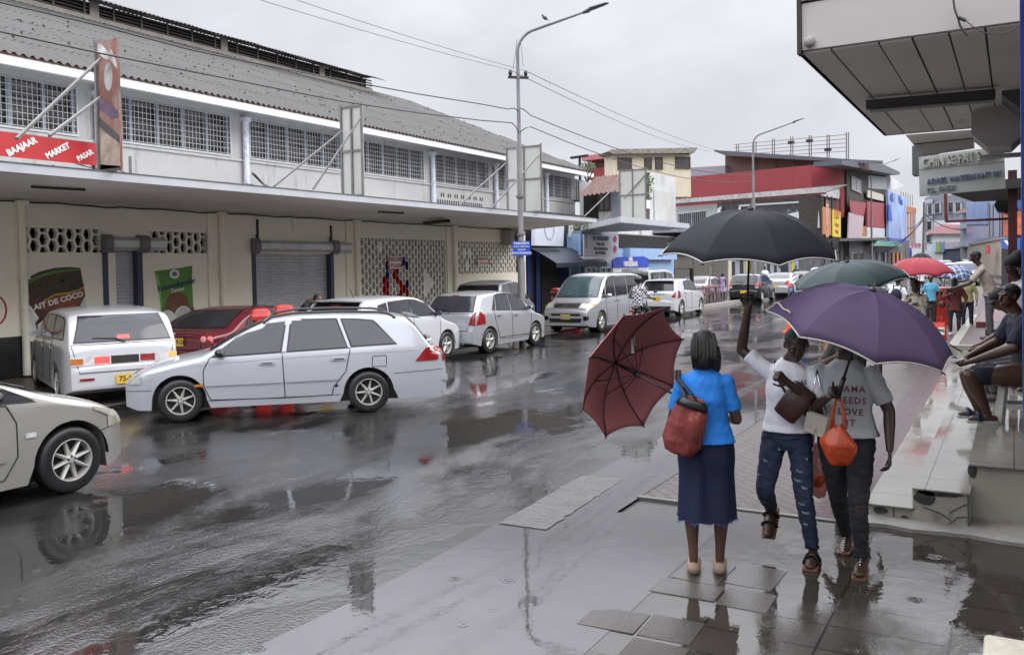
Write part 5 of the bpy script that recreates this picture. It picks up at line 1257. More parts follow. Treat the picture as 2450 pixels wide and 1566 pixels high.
def body_mesh(s):
    qs = set([0, .012, .03, .06, .1, .15])
    n = 64
    for i in range(n+1): qs.add(round(s.L*i/n, 4))
    for c in (s.wf, s.wr):
        for i in range(15): qs.add(round(c-s.R*s.arch*cos(pi*i/14)*.9999, 4))
    for i in range(1, 8): qs.add(round(s.L-.012*i*i*.4, 4))
    for x, _ in s.T: qs.add(x)
    qs = sorted(q for q in qs if 0 <= q <= s.L)
    out = [qs[0]]
    for q in qs[1:]:
        if q-out[-1] > .006:
            dz = abs(s.Tf(q)-s.Tf(out[-1])); k = int(dz/.05)
            q0 = out[-1]
            for j in range(1, k+1): out.append(q0+(q-q0)*j/(k+1))
            out.append(q)
    rings = []; m = 14; c = 9
    for q in out:
        T = s.lk(s.tab, q); h = s.h(q); zs = T-h; zb = min(s.zbot(q), zs-.02); Ws = s.side(q, zs); R = []
        B = s.lk(s.btab, q)
        for j in range(m+1):
            t = j/m; z = zb+(zs-zb)*t; R.append((s.side(q, z), z))
        for j in range(1, c+1):
            a = pi/2*j/c; R.append((Ws*cos(a)**(2/2.6) if j < c else 0, zs+h*sin(a)**(2/2.6)))
        ring = [s.p(q, -y, z) for y, z in R]+[s.p(q, y, z) for y, z in reversed(R[:-1])]
        rings.append(ring)
    # bulged end caps
    def cap(ring, dx):
        cz = sum(p[2] for p in ring)/len(ring)
        return [[(p[0]+dx*k_, p[1]*f, cz+(p[2]-cz)*f) for p in ring] for k_, f in ((.6,.94),(1,.75))]
    fr = cap(rings[0], .022); rr = cap(rings[-1], -.018)
    mb = MB(); mb.loft(fr[::-1]+rings+rr); return mb
def quadpatch(s, bot, top, off, sgn=1, nu=14, nv=5):
    """patch on the body side between two polylines of (distance from nose, height)"""
    mb = MB()
    def samp(P, u):
        k = u*(len(P)-1); i = min(int(k), len(P)-2); f = k-i; return (P[i][0]*(1-f)+P[i+1][0]*f, P[i][1]*(1-f)+P[i+1][1]*f)
    def fn(u, v):
        a, b = samp(bot, u), samp(top, u); q = a[0]*(1-v)+b[0]*v; z = a[1]*(1-v)+b[1]*v
        return s.p(q, sgn*(s.half(q, min(z, s.lk(s.tab, q)-.012))+off), z)
    mb.grid(fn, nu, nv); return mb
def facepatch(s, pts4, off, rear=False, nu=8, nv=5, mb=None):
    """patch on nose or tail; corners (y,z): bottom-left, bottom-right, top-right, top-left"""
    mb = mb or MB(); A, B_, C, D = pts4; sg = -1 if rear else 1
    def fn(u, v):
        y = (A[0]*(1-u)+B_[0]*u)*(1-v)+(D[0]*(1-u)+C[0]*u)*v; z = (A[1]*(1-u)+B_[1]*u)*(1-v)+(D[1]*(1-u)+C[1]*u)*v
        lim = s.W*.905; y = max(-lim, min(lim, y)); q = s.fronts(y, z, rear)
        cap = .022 if (q <= .001 and not rear) else (.018 if (q >= s.L-.001 and rear) else 0)
        x, yy, zz = s.p(q, y, z); T1 = (s.fronts(y, z+.01, rear)-q)/.01
        n = Vector((sg, 0, abs(T1))).normalized() if abs(T1) < 30 else Vector((0, 0, 1))
        return (x+n.x*off+sg*cap, yy+(.4*off if y > 0 else -.4*off if y < 0 else 0), zz+n.z*off)
    mb.grid(fn, nu, nv); return mb
RIMC = {}
def wheel_meshes(R, style):
    k = (round(R, 3), style)
    if k in RIMC: return RIMC[k]
    w = .105; mb = MB(); ri = R*.64
    mb.lathe([(ri,-w),(R*.80,-w*1.06),(R*.94,-w*.98),(R*.99,-w*.75),(R,-w*.3),(R,w*.3),(R*.99,w*.75),(R*.94,w*.98),(R*.80,w*1.06),(ri,w)], 40, 'Y')
    tm = mb.mesh('wheel', M_rubber, 'all')
    mb = MB(); mb.mi = 0
    mb.lathe([(ri*1.01,w*.96),(ri*.99,w*1.03),(ri*.95,w*1.03),(ri*.92,w*.7),(ri*.90,-w*.6)], 40, 'Y')
    mb.mi = 1; mb.lathe([(ri*.91,w*.1),(.02,w*.1)], 30, 'Y'); mb.lathe([(ri*.93,-w),(.01,-w)], 24, 'Y')
    mb.mi = 0; n = dict(star7=7, star8=8, five=5, six=6, cap=9)[style]
    yo = w*.86
    mb.lathe([(.0,yo+.012),(R*.13,yo+.008),(R*.17,yo-.01),(R*.17,yo-.05)], 20, 'Y')
    for i in range(n):
        a = 2*pi*i/n+.25; d = Vector((cos(a), 0, sin(a))); t_ = Vector((-sin(a), 0, cos(a)))
        if style == 'cap': w0, w1 = R*.10, R*.15
        elif style == 'five': w0, w1 = R*.11, R*.085
        else: w0, w1 = R*.075, R*.028
        p0 = d*(R*.10); p1 = d*(ri*.97)
        q = []
        for p, ww in ((p0, w0), (p1, w1)):
            for e in (-1, 1): q.append(p+t_*(e*ww)+Vector((0, yo-.012, 0)))
            q.append(p+Vector((0, yo+.012, 0)))
            for e in (-1, 1): q.append(p+t_*(e*ww)+Vector((0, yo-.045, 0)))
        # order per end: left, right, ridge, leftback, rightback
        mb.add(q, [(0,2,7,5),(2,1,6,7),(0,5,8,3),(1,4,9,6)])
    mb.mi = 1
    for i in range(5):
        a = 2*pi*i/5; mb.ell((R*.11*cos(a), yo+.006, R*.11*sin(a)), .012, 8, 5)
    rm = mb.mesh('rim', [M_rim, M_rimdk], 25)
    RIMC[k] = (tm, rm); return RIMC[k]
def car(name, label, s, pt, pos, head, side=None, wins=(), doors=(), rim='five', glass=None, cat='car', group='cars in the street', ref='mid', rear=None, front=None, fine=True, handles=(), mirror=True, extras=None, screen=None, steer=0):
    """pos: where it stands; ref 'mid', or the contact point of a near wheel: ('f'|'r', 'L'|'R'); head: compass vector of the nose"""
    d = Vector((head[0], head[1])).normalized(); lf = Vector((-d.y, d.x)); P0 = Vector((pos[0], pos[1]))
    if ref != 'mid':
        q = s.wf if ref[0] == 'f' else s.wr; y = (s.W-.06)*(1 if ref[1] == 'L' else -1); P0 = P0-d*(s.L/2-q)-lf*y
    t = thing(name, label, cat, (P0.x, P0.y, 0), atan2(d.y, d.x), group)
    glass = glass or M_glass
    body = body_mesh(s).build('body', pt, t, 50)
    mb = MB(); mb.box(-s.L/2+.35, s.L/2-.35, -s.W*.80, s.W*.80, s.zlo-.02, s.zlo+.30)
    for c in (s.wf, s.wr):
        x = s.L/2-c; r = s.R*s.arch-.005; vs = []
        for e in (s.W*.80, -s.W*.80):
            pass
        mb.box(x-r, x+r, -s.W*.62, s.W*.62, .25, s.R+r)
    # arch liners
    for c in (s.wf, s.wr):
        for sg in (-1, 1):
            x = s.L/2-c; r = s.R*s.arch+.006
            ring = [(r*cos(a), r*sin(a)) for a in [pi*k/16 for k in range(17)]]
            ws = s.side(c, s.R+r*.5)-.02
            vs = [(x+p[0], sg*ws, s.R+p[1]) for p in ring]+[(x+p[0], sg*s.W*.6, s.R+p[1]) for p in ring]
            mb.add(vs, [(k, k+1, k+18, k+17) for k in range(16)])
    mb.build('underbody', M_trim, t)
    tm, rm = wheel_meshes(s.R, rim)
    for c, nm in ((s.wf, 'f'), (s.wr, 'r')):
        for sg in (-1, 1):
            w = obj('wheel', tm, t); w.location = (s.L/2-c, sg*(s.side(c, s.R)-.115), s.R); w.rotation_euler = (0, 1.1*c+sg, (0 if sg > 0 else pi)+(steer if nm == 'f' else 0))
            r = obj('rim', rm, w)
    for (bot, top, g) in wins:
        cx = sum(p[0] for p in bot+top)/len(bot+top); cz = sum(p[1] for p in bot+top)/len(bot+top)
        ex = lambda P: [(p[0]+(.022 if p[0] > cx else -.022), p[1]+(.02 if p[1] > cz else -.02)) for p in P]
        for sg in (-1, 1):
            w = quadpatch(s, bot, top, .008, sg).build('side_window', g or glass, t, 'all')
            if fine: quadpatch(s, ex(bot), ex(top), .004, sg).build('window_seal', M_trim, w, 'all')
    for (bot, top) in doors:
        ol = list(bot)+list(reversed(top))+[bot[0]]
        for sg in (-1, 1):
            mb = MB(); pts = []
            for a, b in zip(ol, ol[1:]):
                for k in range(8):
                    f = k/8; q = a[0]*(1-f)+b[0]*f; z = a[1]*(1-f)+b[1]*f; pts.append(Vector(s.p(q, sg*(s.half(q, z)+.001), z)))
            pts.append(pts[0]); mb.tube(pts, .0065, 5, caps=False)
            dr = mb.build('door_seam', M_trim, t, 'all')
    for (q, z) in handles:
        for sg in (-1, 1):
            y = s.side(q, z); mb = MB(); mb.box(s.L/2-q-.10, s.L/2-q+.10, sg*(y-.005), sg*(y+.022), z-.018, z+.018); h_ = mb.build('door_handle', pt, t)
            mb = MB(); mb.box(s.L/2-q-.075, s.L/2-q+.065, sg*(y+.01), sg*(y+.024), z-.008, z+.006); mb.build('handle_gap', M_trim, h_)
    if mirror:
        q, z = mirror if isinstance(mirror, tuple) else (s.wf+.75, s.Bf(s.wf+.75)+.07)
        for sg in (-1, 1):
            y = s.half(q, z); mb = MB(); mb.M = Matrix.Translation((s.L/2-q, sg*(y+.10), z+.02))
            mb.loft([[(xx, .085*r_*cos(a)*sg, .062*r_*sin(a)) for a in [2*pi*k/12 for k in range(12)]] for xx, r_ in ((.075,.35),(.06,.7),(.02,.98),(-.03,1.0),(-.032,.9))])
            mb.box(-.02, .02, -sg*.13, 0, -.06, -.03)
            m_ = mb.build('wing_mirror', (extras or {}).get('mirror', pt), t, True)
            mb = MB(); mb.M = Matrix.Translation((s.L/2-q-.034, sg*(y+.10), z+.02)); mb.loft([[(0, .07*cos(a), .05*sin(a)) for a in [2*pi*k/12 for k in range(12)]], [(-.002, .07*cos(a), .05*sin(a)) for a in [2*pi*k/12 for k in range(12)]]]); mb.build('mirror_glass', M_chrome, m_)
    if screen: # windscreen: (z0, z1, half0, half1)
        z0, z1, h0, h1 = screen[:4]; g = screen[4] if len(screen) > 4 else glass
        w = facepatch(s, [(-h0,z0),(h0,z0),(h1,z1),(-h1,z1)], .009, False, 12, 8).build('windscreen', g, t, 'all')
        facepatch(s, [(-h0-.03,z0-.02),(h0+.03,z0-.02),(h1+.03,z1+.015),(-h1-.03,z1+.015)], .005, False, 12, 8).build('screen_seal', M_trim, w, 'all')
        mb = MB()
        for y0, y1 in ((-.5, -.05), (.05, .55)):
            P_ = []
            for k in range(6):
                y = y0+(y1-y0)*k/5; z = z0+.015+.05*k/5; P_.append(Vector(s.p(s.fronts(y, z), y, z))+Vector((.02,0,.012)))
            mb.tube(P_, .006, 5)
        mb.build('wipers', M_trim, w)
    def fp(nm, lst, m, off, rr, par=t, nu=8, nv=5, both=True):
        o = None
        for sg in ((1, -1) if both else (1,)):
            L4 = [(p[0]*sg, p[1]) for p in lst]
            o = facepatch(s, L4, off, rr, nu, nv).build(nm, m, par, 'all')
        return o
    if rear:
        if 'glass' in rear:
            z0, z1, h0, h1 = rear['glass'][:4]; g = rear['glass'][4] if len(rear['glass']) > 4 else glass
            w = facepatch(s, [(-h0,z0),(h0,z0),(h1,z1),(-h1,z1)], .009, True, 12, 8).build('rear_window', g, t, 'all')
            facepatch(s, [(-h0-.025,z0-.02),(h0+.025,z0-.02),(h1+.025,z1+.015),(-h1-.025,z1+.015)], .005, True, 12, 8).build('window_seal', M_trim, w, 'all')
            if rear.get('wiper', True):
                mb = MB(); P_ = [Vector(s.p(s.fronts(y, z, True), y, z))+Vector((-.022,0,.01)) for y, z in ((-.02,z0-.03),(.12,z0+.03),(.45,z0+.05))]; mb.tube(P_, [.014,.009,.006], 6); mb.build('rear_wiper', M_trim, w)
            if 'brake' in rear:
                fp('high_brake_light', rear['brake'], rear.get('brakem', M_redlens), .014, True, w, 4, 2, False)
        for (lst, m) in rear.get('lights', ()): fp('tail_light', lst, m, .010, True)
        for (nm, lst, m, off) in rear.get('parts', ()): fp(nm, lst, m, off, True, both=False)
        if 'lid' in rear:
            pts = rear['lid']; mb = MB(); P_ = []
            ol = pts+[pts[0]]
            for a, b in zip(ol, ol[1:]):
                for k in range(8):
                    y = a[0]+(b[0]-a[0])*k/8; z = a[1]+(b[1]-a[1])*k/8; P_.append(Vector(s.p(s.fronts(y, z, True), y, z))+Vector((-.018 if s.fronts(y,z,True) > s.L-.001 else -.002, 0, 0)))
            mb.tube(P_+[P_[0]], .006, 5, caps=False); mb.build('tailgate_seam', M_trim, t, 'all')
        if 'plate' in rear:
            y, z, tx = rear['plate'][:3]; q = s.fronts(y, z, True); x = s.p(q,0,0)[0]-.03
            mb = MB(); mb.box(x-.006, x, y-.165, y+.165, z-.075, z+.075); pl_ = mb.build('number_plate', M_plate, t)
            if tx: text(tx, .115, M_blackl, (x-.008, y, z), (0,-1,0), (0,0,1), pl_, extrude=.001, bold=.002, sx=.95)
    if front:
        for (nm, lst, m, off) in front.get('parts', ()): fp(nm, lst, m, off, False, both=False)
        for (lst, m) in front.get('lights', ()): fp('headlight', lst, m, .010, False)
        for (nm, lst, m) in front.get('pairs', ()): fp(nm, lst, m, .012, False)
        if 'plate' in front:
            y, z, tx = front['plate']; q = s.fronts(y, z); x = s.p(q,0,0)[0]+.035
            mb = MB(); mb.box(x, x+.006, y-.165, y+.165, z-.075, z+.075); pl_ = mb.build('number_plate', M_plate, t)
            if tx: text(tx, .115, M_blackl, (x+.008, y, z), (0,1,0), (0,0,1), pl_, extrude=.001, bold=.002, sx=.95)
    return t
def on_side(t, s, nm, m, bot, top, sgn, off=.01, nu=10, nv=3, par=None): return quadpatch(s, bot, top, off, sgn, nu, nv).build(nm, m, par or t, 'all')
BW = dict()
# ---- A: pearl white estate in front
sA = Shape(4.50, .85, [(0,.58),(.03,.63),(.12,.68),(.4,.77),(.8,.86),(1.12,.925),(1.22,.97),(1.55,1.16),(1.95,1.35),(2.15,1.405),(2.6,1.435),(3.2,1.43),(3.8,1.395),(4.02,1.36),(4.12,1.26),(4.30,.99),(4.36,.93),(4.44,.90),(4.485,.80),(4.5,.60)],
    [(0,.58),(.4,.70),(1.1,.865),(2.2,.90),(3.3,.93),(4.1,.96),(4.5,.96)], .86, 3.44, R=.302, zlo=.19, tumble=.30, ft=.17, fs=.8, rt=.12, rs=.6, hroof=.08, gf=.15, gr=.08)
A = car('estate_car', 'pearl white estate car with roof rails pulling out across the street, nearest the middle', sA, P_wagon, (-9.99, 8.07), (-.733,-.68), ref='fL', rim='star7', steer=.10,
    wins=[([(1.30,.905),(2.21,.935)], [(1.60,1.135),(1.80,1.26),(2.0,1.325),(2.29,1.355)], M_glassl), ([(2.32,.94),(3.14,.965)], [(2.38,1.36),(2.99,1.355)], M_glassl), ([(3.22,.975),(3.84,.995)], [(3.08,1.35),(3.3,1.343),(3.52,1.315),(3.84,1.0)], M_glassl)],
    doors=[([(1.27,.30),(2.27,.28)], [(1.18,.5),(1.18,.72),(1.27,.885),(2.24,.92)]), ([(2.27,.28),(2.92,.29)], [(2.24,.92),(3.19,.95),(3.12,.62),(2.94,.40)])],
    handles=[(2.03,.78),(3.02,.80)], mirror=(1.42,.93), extras=dict(mirror=M_trim), screen=(.985,1.34,.66,.55,M_glass),
    rear=dict(glass=(.97,1.30,.60,.50,M_glassl), lights=[([(.50,.72),(.80,.70),(.80,.90),(.50,.90)], M_redlens)], plate=(0,.66,'')),
    front=dict(lights=[([(.48,.56),(.78,.55),(.76,.69),(.50,.67)], M_lens)], parts=[('grille', [(-.42,.58),(.42,.58),(.42,.66),(-.42,.66)], M_trim, .01), ('lower_intake', [(-.5,.27),(.5,.27),(.5,.38),(-.5,.38)], M_trim, .01)]))
for sg in (1, -1):
    on_side(A, sA, 'headlight', M_lens, [(.10,.55),(.34,.56)], [(.12,.655),(.30,.70)], sg, .012)
    on_side(A, sA, 'side_moulding', P_wagon, [(1.20,.495),(2.25,.50)], [(1.20,.555),(2.25,.56)], sg, .022); on_side(A, sA, 'side_moulding', P_wagon, [(2.28,.50),(3.02,.505)], [(2.28,.56),(3.06,.565)], sg, .022)
    on_side(A, sA, 'indicator', M_orlens, [(1.06,.49),(1.17,.49)], [(1.06,.525),(1.17,.525)], sg, .012)
    on_side(A, sA, 'tail_light', M_redlens, [(4.10,.72),(4.40,.73)], [(4.24,.91),(4.40,.93)], sg, .012)
    on_side(A, sA, 'bumper_skirt', P_wagon, [(3.86,.19),(4.40,.20)], [(3.86,.30),(4.42,.31)], sg, .02); on_side(A, sA, 'bumper_line', M_trim, [(.02,.455),(.50,.46)], [(.02,.462),(.50,.467)], sg, .004)
    on_side(A, sA, 'bumper_line', M_trim, [(3.80,.555),(4.46,.585)], [(3.80,.562),(4.46,.592)], sg, .004); on_side(A, sA, 'sill_line', M_trim, [(1.2,.285),(3.05,.285)], [(1.2,.292),(3.05,.292)], sg, .004)
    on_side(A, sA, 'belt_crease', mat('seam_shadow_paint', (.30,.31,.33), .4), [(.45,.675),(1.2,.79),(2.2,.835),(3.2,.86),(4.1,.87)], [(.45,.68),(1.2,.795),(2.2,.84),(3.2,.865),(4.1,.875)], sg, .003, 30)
    m_ = MB(); P_ = [Vector(sA.p(q, sg*(sA.side(q, sA.Tf(q)-.08)-.04), sA.Tf(q)+dz)) for q, dz in ((1.98,-.03),(2.1,.02),(2.4,.035),(3.0,.035),(3.6,.035),(3.75,.02),(3.86,-.04))]; m_.tube(P_, .018, 8); m_.build('roof_rail', M_trim, A, True)
fl = quadpatch(sA, [(3.50,.66),(3.70,.665)], [(3.50,.82),(3.70,.825)], .0, 1); pts_ = [(3.50,.665),(3.69,.67),(3.70,.68),(3.70,.815),(3.69,.825),(3.51,.82),(3.50,.81),(3.495,.68)]
m_ = MB(); m_.tube([Vector(sA.p(q, sA.side(q, z)+.001, z)) for q, z in pts_+[pts_[0]]], .005, 5); m_.build('fuel_flap_seam', M_trim, A, 'all')
m_ = MB(); m_.ell(sA.p(2.98, sA.side(2.98,.42)+.004, .42), (.03,.004,.022), 8, 5); m_.build('dent_patch', M_trim, A)
m_ = MB(); m_.grid(lambda u, v: (-1.80-.20*v, -.56+1.12*u, 1.375-.03*v+.012*sin(pi*v)), 12, 4); m_.grid(lambda u, v: (-1.80-.20*v, -.56+1.12*u, 1.345-.015*v), 12, 3); m_.build('tailgate_spoiler', P_wagon, A, True)
m_ = MB(); m_.tube([(-2.05,-.6,.99),(-2.13,-.55,1.0),(-2.17,-.3,1.005),(-2.18,0,1.005),(-2.17,.3,1.005),(-2.13,.55,1.0),(-2.05,.6,.99)], .022, 8); m_.build('lower_spoiler', P_wagon, A, True)
m_ = MB(); m_.box(-2.345,-2.24,-.78,.78,.42,.50); m_.build('bumper_lip', P_wagon, A)
m_ = MB(); m_.tube([(-2.12,.35,.2),(-2.24,.35,.2)], .035, 12); m_.build('exhaust', M_steel, A)
# ---- B: champagne silver car cut by the left edge
sB = Shape(4.45, .86, [(0,.60),(.04,.68),(.15,.76),(.40,.86),(.80,.97),(.95,1.02),(1.5,1.22),(2.0,1.44),(2.4,1.52),(3.0,1.53),(3.8,1.46),(4.1,1.3),(4.35,1.0),(4.45,.75)],
    [(0,.60),(.4,.80),(1.0,.93),(2.2,.97),(3.3,1.0),(4.45,1.0)], .68, 3.40, R=.315, zlo=.17, tumble=.27, ft=.30, fs=.75)
B = car('silver_people_carrier', 'champagne silver car entering at the left edge, only its bonnet and front wheel in view', sB, P_beige, (-7.77, 5.0), (.02, 1), ref='fR', rim='star8',
    wins=[([(1.02,.93),(1.42,.955)], [(1.05,.945),(1.42,1.14)], M_glass), ([(1.46,.955),(2.40,.98)], [(1.46,1.16),(1.9,1.36),(2.40,1.44)], M_glass), ([(2.45,.985),(3.3,1.01)], [(2.45,1.44),(3.25,1.43)], M_glass)],
    doors=[([(1.32,.26),(2.42,.25)], [(1.20,.45),(1.20,.75),(1.28,.915),(2.43,.965)]), ([(2.42,.25),(3.15,.3)], [(2.43,.965),(3.35,1.0),(3.3,.7),(3.18,.5)])], handles=[(2.2,.80)], mirror=(1.42,.985), screen=(.99,1.42,.66,.55), extras=dict(mirror=M_trim),
    front=dict(lights=[([(.45,.56),(.80,.56),(.78,.72),(.52,.68)], M_lensy)], parts=[('grille', [(-.4,.55),(.4,.55),(.4,.62),(-.4,.62)], M_trim, .01)]))
for sg in (1, -1):
    on_side(B, sB, 'headlight', M_lensy, [(.07,.60),(.22,.655),(.44,.76)], [(.10,.67),(.26,.74),(.46,.795)], sg, .012); on_side(B, sB, 'side_repeater', M_whlens, [(1.03,.60),(1.13,.60)], [(1.03,.645),(1.13,.645)], sg, .012)
    on_side(B, sB, 'bumper_line', M_trim, [(.02,.575),(.30,.545),(.50,.53)], [(.02,.582),(.30,.552),(.50,.537)], sg, .004, 12)
    on_side(B, sB, 'side_moulding', P_beige, [(1.3,.42),(2.4,.42)], [(1.3,.46),(2.4,.46)], sg, .02)
# ---- C: white people carrier seen from behind
def mpv(L=4.5, W=.85, H=1.60, R=.31): return Shape(L, W, [(0,.60),(.05,.68),(.35,.80),(.8,.92),(1.0,1.0),(1.6,H-.22),(2.0,H-.05),(2.6,H),(L-1.0,H-.02),(L-.45,H-.07),(L-.30,H-.16),(L-.08,1.02),(L-.03,.92),(L,.60)],
    [(0,.6),(.5,.82),(1.0,.93),(2.2,.97),(L-.8,1.0),(L,1.0)], .88, L-1.0, R=R, zlo=.20, tumble=.20, rt=.10, rs=.5, ft=.17)
sC = mpv(4.45, .86, 1.53)
C = car('white_people_carrier', 'white people carrier with lit brake light parked nose to the market wall, yellow plate 75-04', sC, P_white, (-13.42, 8.50), (-.91,.41), ref='rL', rim='cap',
    wins=[([(1.25,1.0),(2.1,1.02)], [(1.55,1.22),(1.9,1.36),(2.15,1.39)], M_glassl), ([(2.18,1.02),(3.0,1.04)], [(2.2,1.395),(3.0,1.40)], M_glassl), ([(3.08,1.04),(4.05,1.06)], [(3.08,1.40),(3.75,1.375),(3.92,1.33)], M_glassl)],
    doors=[([(1.28,.3),(2.15,.3)], [(1.22,.95),(2.15,.98)]), ([(2.15,.3),(2.85,.3)], [(2.15,.98),(3.05,1.0)])], handles=[(2.0,.85),(2.9,.87)], screen=(1.02,1.37,.66,.55),
    rear=dict(glass=(1.02,1.40,.70,.58,M_glassl), brake=[(-.09,1.045),(.09,1.045),(.08,1.10),(-.08,1.10)], brakem=M_redlit, lid=[(-.66,.55),(.66,.55),(.76,.98),(-.76,.98)],
      lights=[([(.58,.66),(.84,.66),(.84,.80),(.58,.80)], M_whlens)], plate=(-.02,.42,'75-04'),
      parts=[('light_bar', [(-.60,.66),(.60,.66),(.60,.80),(-.60,.80)], M_whlens, .010), ('brake_light', [(.22,.68),(.44,.68),(.44,.785),(.22,.785)], M_redlit, .014), ('tail_lens', [(-.44,.68),(-.22,.68),(-.22,.785),(-.44,.785)], M_redlens, .014), ('garnish', [(-.20,.67),(.20,.67),(.20,.79),(-.20,.79)], M_trim, .014),
        ('indicator', [(.60,.68),(.80,.68),(.80,.77),(.60,.77)], M_orlens, .013), ('lit_indicator', [(-.83,.68),(-.66,.68),(-.66,.79),(-.83,.79)], mat('lit_amber_light', (.7,.2,.03), .2, emit=(1,.25,.05,1.2)), .013), ('bumper_reflector', [(.45,.43),(.66,.43),(.66,.465),(.45,.465)], M_redlens, .012)]))
# ---- D: dark red saloon
def sedan(L=4.6, W=.87, H=1.42, tail=1.02): return Shape(L, W, [(0,.58),(.05,.66),(.4,.76),(1.0,.90),(1.15,.95),(1.7,H-.14),(2.1,H-.02),(2.6,H),(3.1,H-.05),(3.5,H-.16),(4.02,tail+.03),(4.2,tail),(L-.1,tail-.03),(L-.03,tail-.10),(L,.60)],
    [(0,.58),(.5,.76),(1.1,.88),(2.2,.93),(3.4,.97),(L,.98)], .87, L-1.02, R=.315, zlo=.18, tumble=.30, rt=.12, rs=.6, ft=.18)
sD = sedan(4.6, .88, 1.38, .99)
D = car('red_saloon', 'dark red saloon parked beside the white people carrier', sD, P_red, (-12.85, 11.9), (-.25,.97), ref='rR', rim='five',
    wins=[([(1.42,.93),(2.3,.95)], [(1.75,1.18),(2.05,1.30),(2.35,1.32)], None), ([(2.38,.95),(3.2,.98)], [(2.42,1.32),(3.0,1.30),(3.2,1.22)], None), ([(3.25,.98),(3.55,.99)], [(3.25,1.21),(3.42,1.12)], None)],
    doors=[([(1.28,.3),(2.3,.28)], [(1.22,.90),(2.33,.94)])], screen=(.96,1.34,.66,.54),
    rear=dict(glass=(1.03,1.30,.66,.52,M_glass), wiper=False, plate=(-.05,.80,'PG-29-20'), lid=[(-.55,.66),(.55,.66),(.62,.98),(-.62,.98)],
      lights=[([(.56,.78),(.85,.78),(.84,.93),(.60,.93)], M_redlens)], parts=[('chrome_strip', [(-.4,.90),(.4,.90),(.4,.915),(-.4,.915)], M_chrome, .012), ('bumper_line', [(-.8,.66),(.8,.66),(.8,.668),(-.8,.668)], M_trim, .006)]))
for y in (.62, .75): 
    for sg in (-1, 1):
        q = sD.fronts(y, .855, True); m_ = MB(); m_.M = Matrix.Translation((sD.L/2-q-.02, sg*y, .855)); m_.lathe([(.0,-.0),(.045,-.0),(.05,.006)], 14); m_.M = Matrix.Translation((sD.L/2-q-.012, sg*y, .855)) @ Matrix.Rotation(-pi/2, 4, 'Y'); m_.v = []; m_.f = []; m_.m = []
        m_.lathe([(0,.012),(.028,.010),(.03,.004)], 14); m_.build('round_lamp', M_redlit, D, True); r2 = MB(); r2.M = m_.M; r2.lathe([(.032,.008),(.055,.006),(.056,0)], 18); r2.build('lamp_ring', M_whlens, D, True)
m_ = MB(); m_.M = Matrix.Translation((-sD.L/2-.02, .0, .945)); m_.tube([(0,.05*cos(a),.032*sin(a)) for a in [2*pi*k/16 for k in range(17)]], .006, 5); m_.tube([(0,.02*cos(a),.03*sin(a)) for a in [2*pi*k/12 for k in range(13)]], .005, 5); m_.build('emblem', M_chrome, D)
# ---- hatchbacks
def hatch(L=3.75, W=.84, H=1.50, R=.30, steep=.30, belt=.95, zt=.95, nose=.62): return Shape(L, W, [(0,nose-.04),(.04,nose+.04),(.3,nose+.18),(.75,.92),(.9,.98),(1.45,H-.16),(1.8,H-.03),(2.3,H),(L-.85,H-.02),(L-.45,H-.08),(L-.40,H-.12),(L-.12,zt+.03),(L-.05,zt-.06),(L,.60)],
    [(0,nose-.04),(.4,.78),(.9,.91),(1.8,belt),(L-.6,belt+.04),(L,belt+.04)], .80, L-.62, R=R, zlo=.18, tumble=.28, rt=.13, rs=.6, ft=.2, fs=.8)
sE = hatch(4.0, .86, 1.50, .31, belt=1.02, zt=1.0)
E_ = car('white_hatchback', 'white hatchback with rear spoiler parked behind the roof of the estate car', sE, P_white, (-12.10, 15.3), (-.02, 1), rim='five',
    wins=[([(1.15,1.04),(2.05,1.06)], [(1.5,1.27),(1.85,1.38),(2.1,1.40)], M_glass), ([(2.12,1.06),(2.9,1.09)], [(2.14,1.40),(2.85,1.37)], M_glass), ([(2.96,1.10),(3.30,1.14)], [(2.94,1.36),(3.2,1.31)], M_glass)],
    doors=[([(1.1,.3),(2.08,.3)], [(1.05,1.0),(2.08,1.04)]), ([(2.08,.3),(2.7,.3)], [(2.08,1.04),(2.95,1.08)])], screen=(1.0,1.38,.66,.54), mirror=(1.22,1.05), extras=dict(mirror=M_trim),
    rear=dict(glass=(1.06,1.38,.64,.54), brake=[(-.12,1.33),(.12,1.33),(.12,1.35),(-.12,1.35)], brakem=mat('dull_red_bar', (.5,.06,.05), .3), lights=[([(.58,.72),(.86,.72),(.84,1.0),(.66,1.0)], M_redlens)], plate=(0,.70,'')))
m_ = MB(); m_.grid(lambda u, v: (-1.50-.24*v, -.60+1.2*u, 1.445-.02*v+.01*sin(pi*u)), 12, 3); m_.grid(lambda u, v: (-1.50-.24*v, -.60+1.2*u, 1.415), 12, 2); m_.build('rear_spoiler', P_white, E_, True)
m_ = MB(); m_.tube([(-1.2,-.1,1.49),(-1.35,-.1,1.72)], [.012,.004], 6); m_.build('antenna', M_trim, E_)
sF = hatch(3.70, .85, 1.49, .30, belt=.97, zt=1.0)
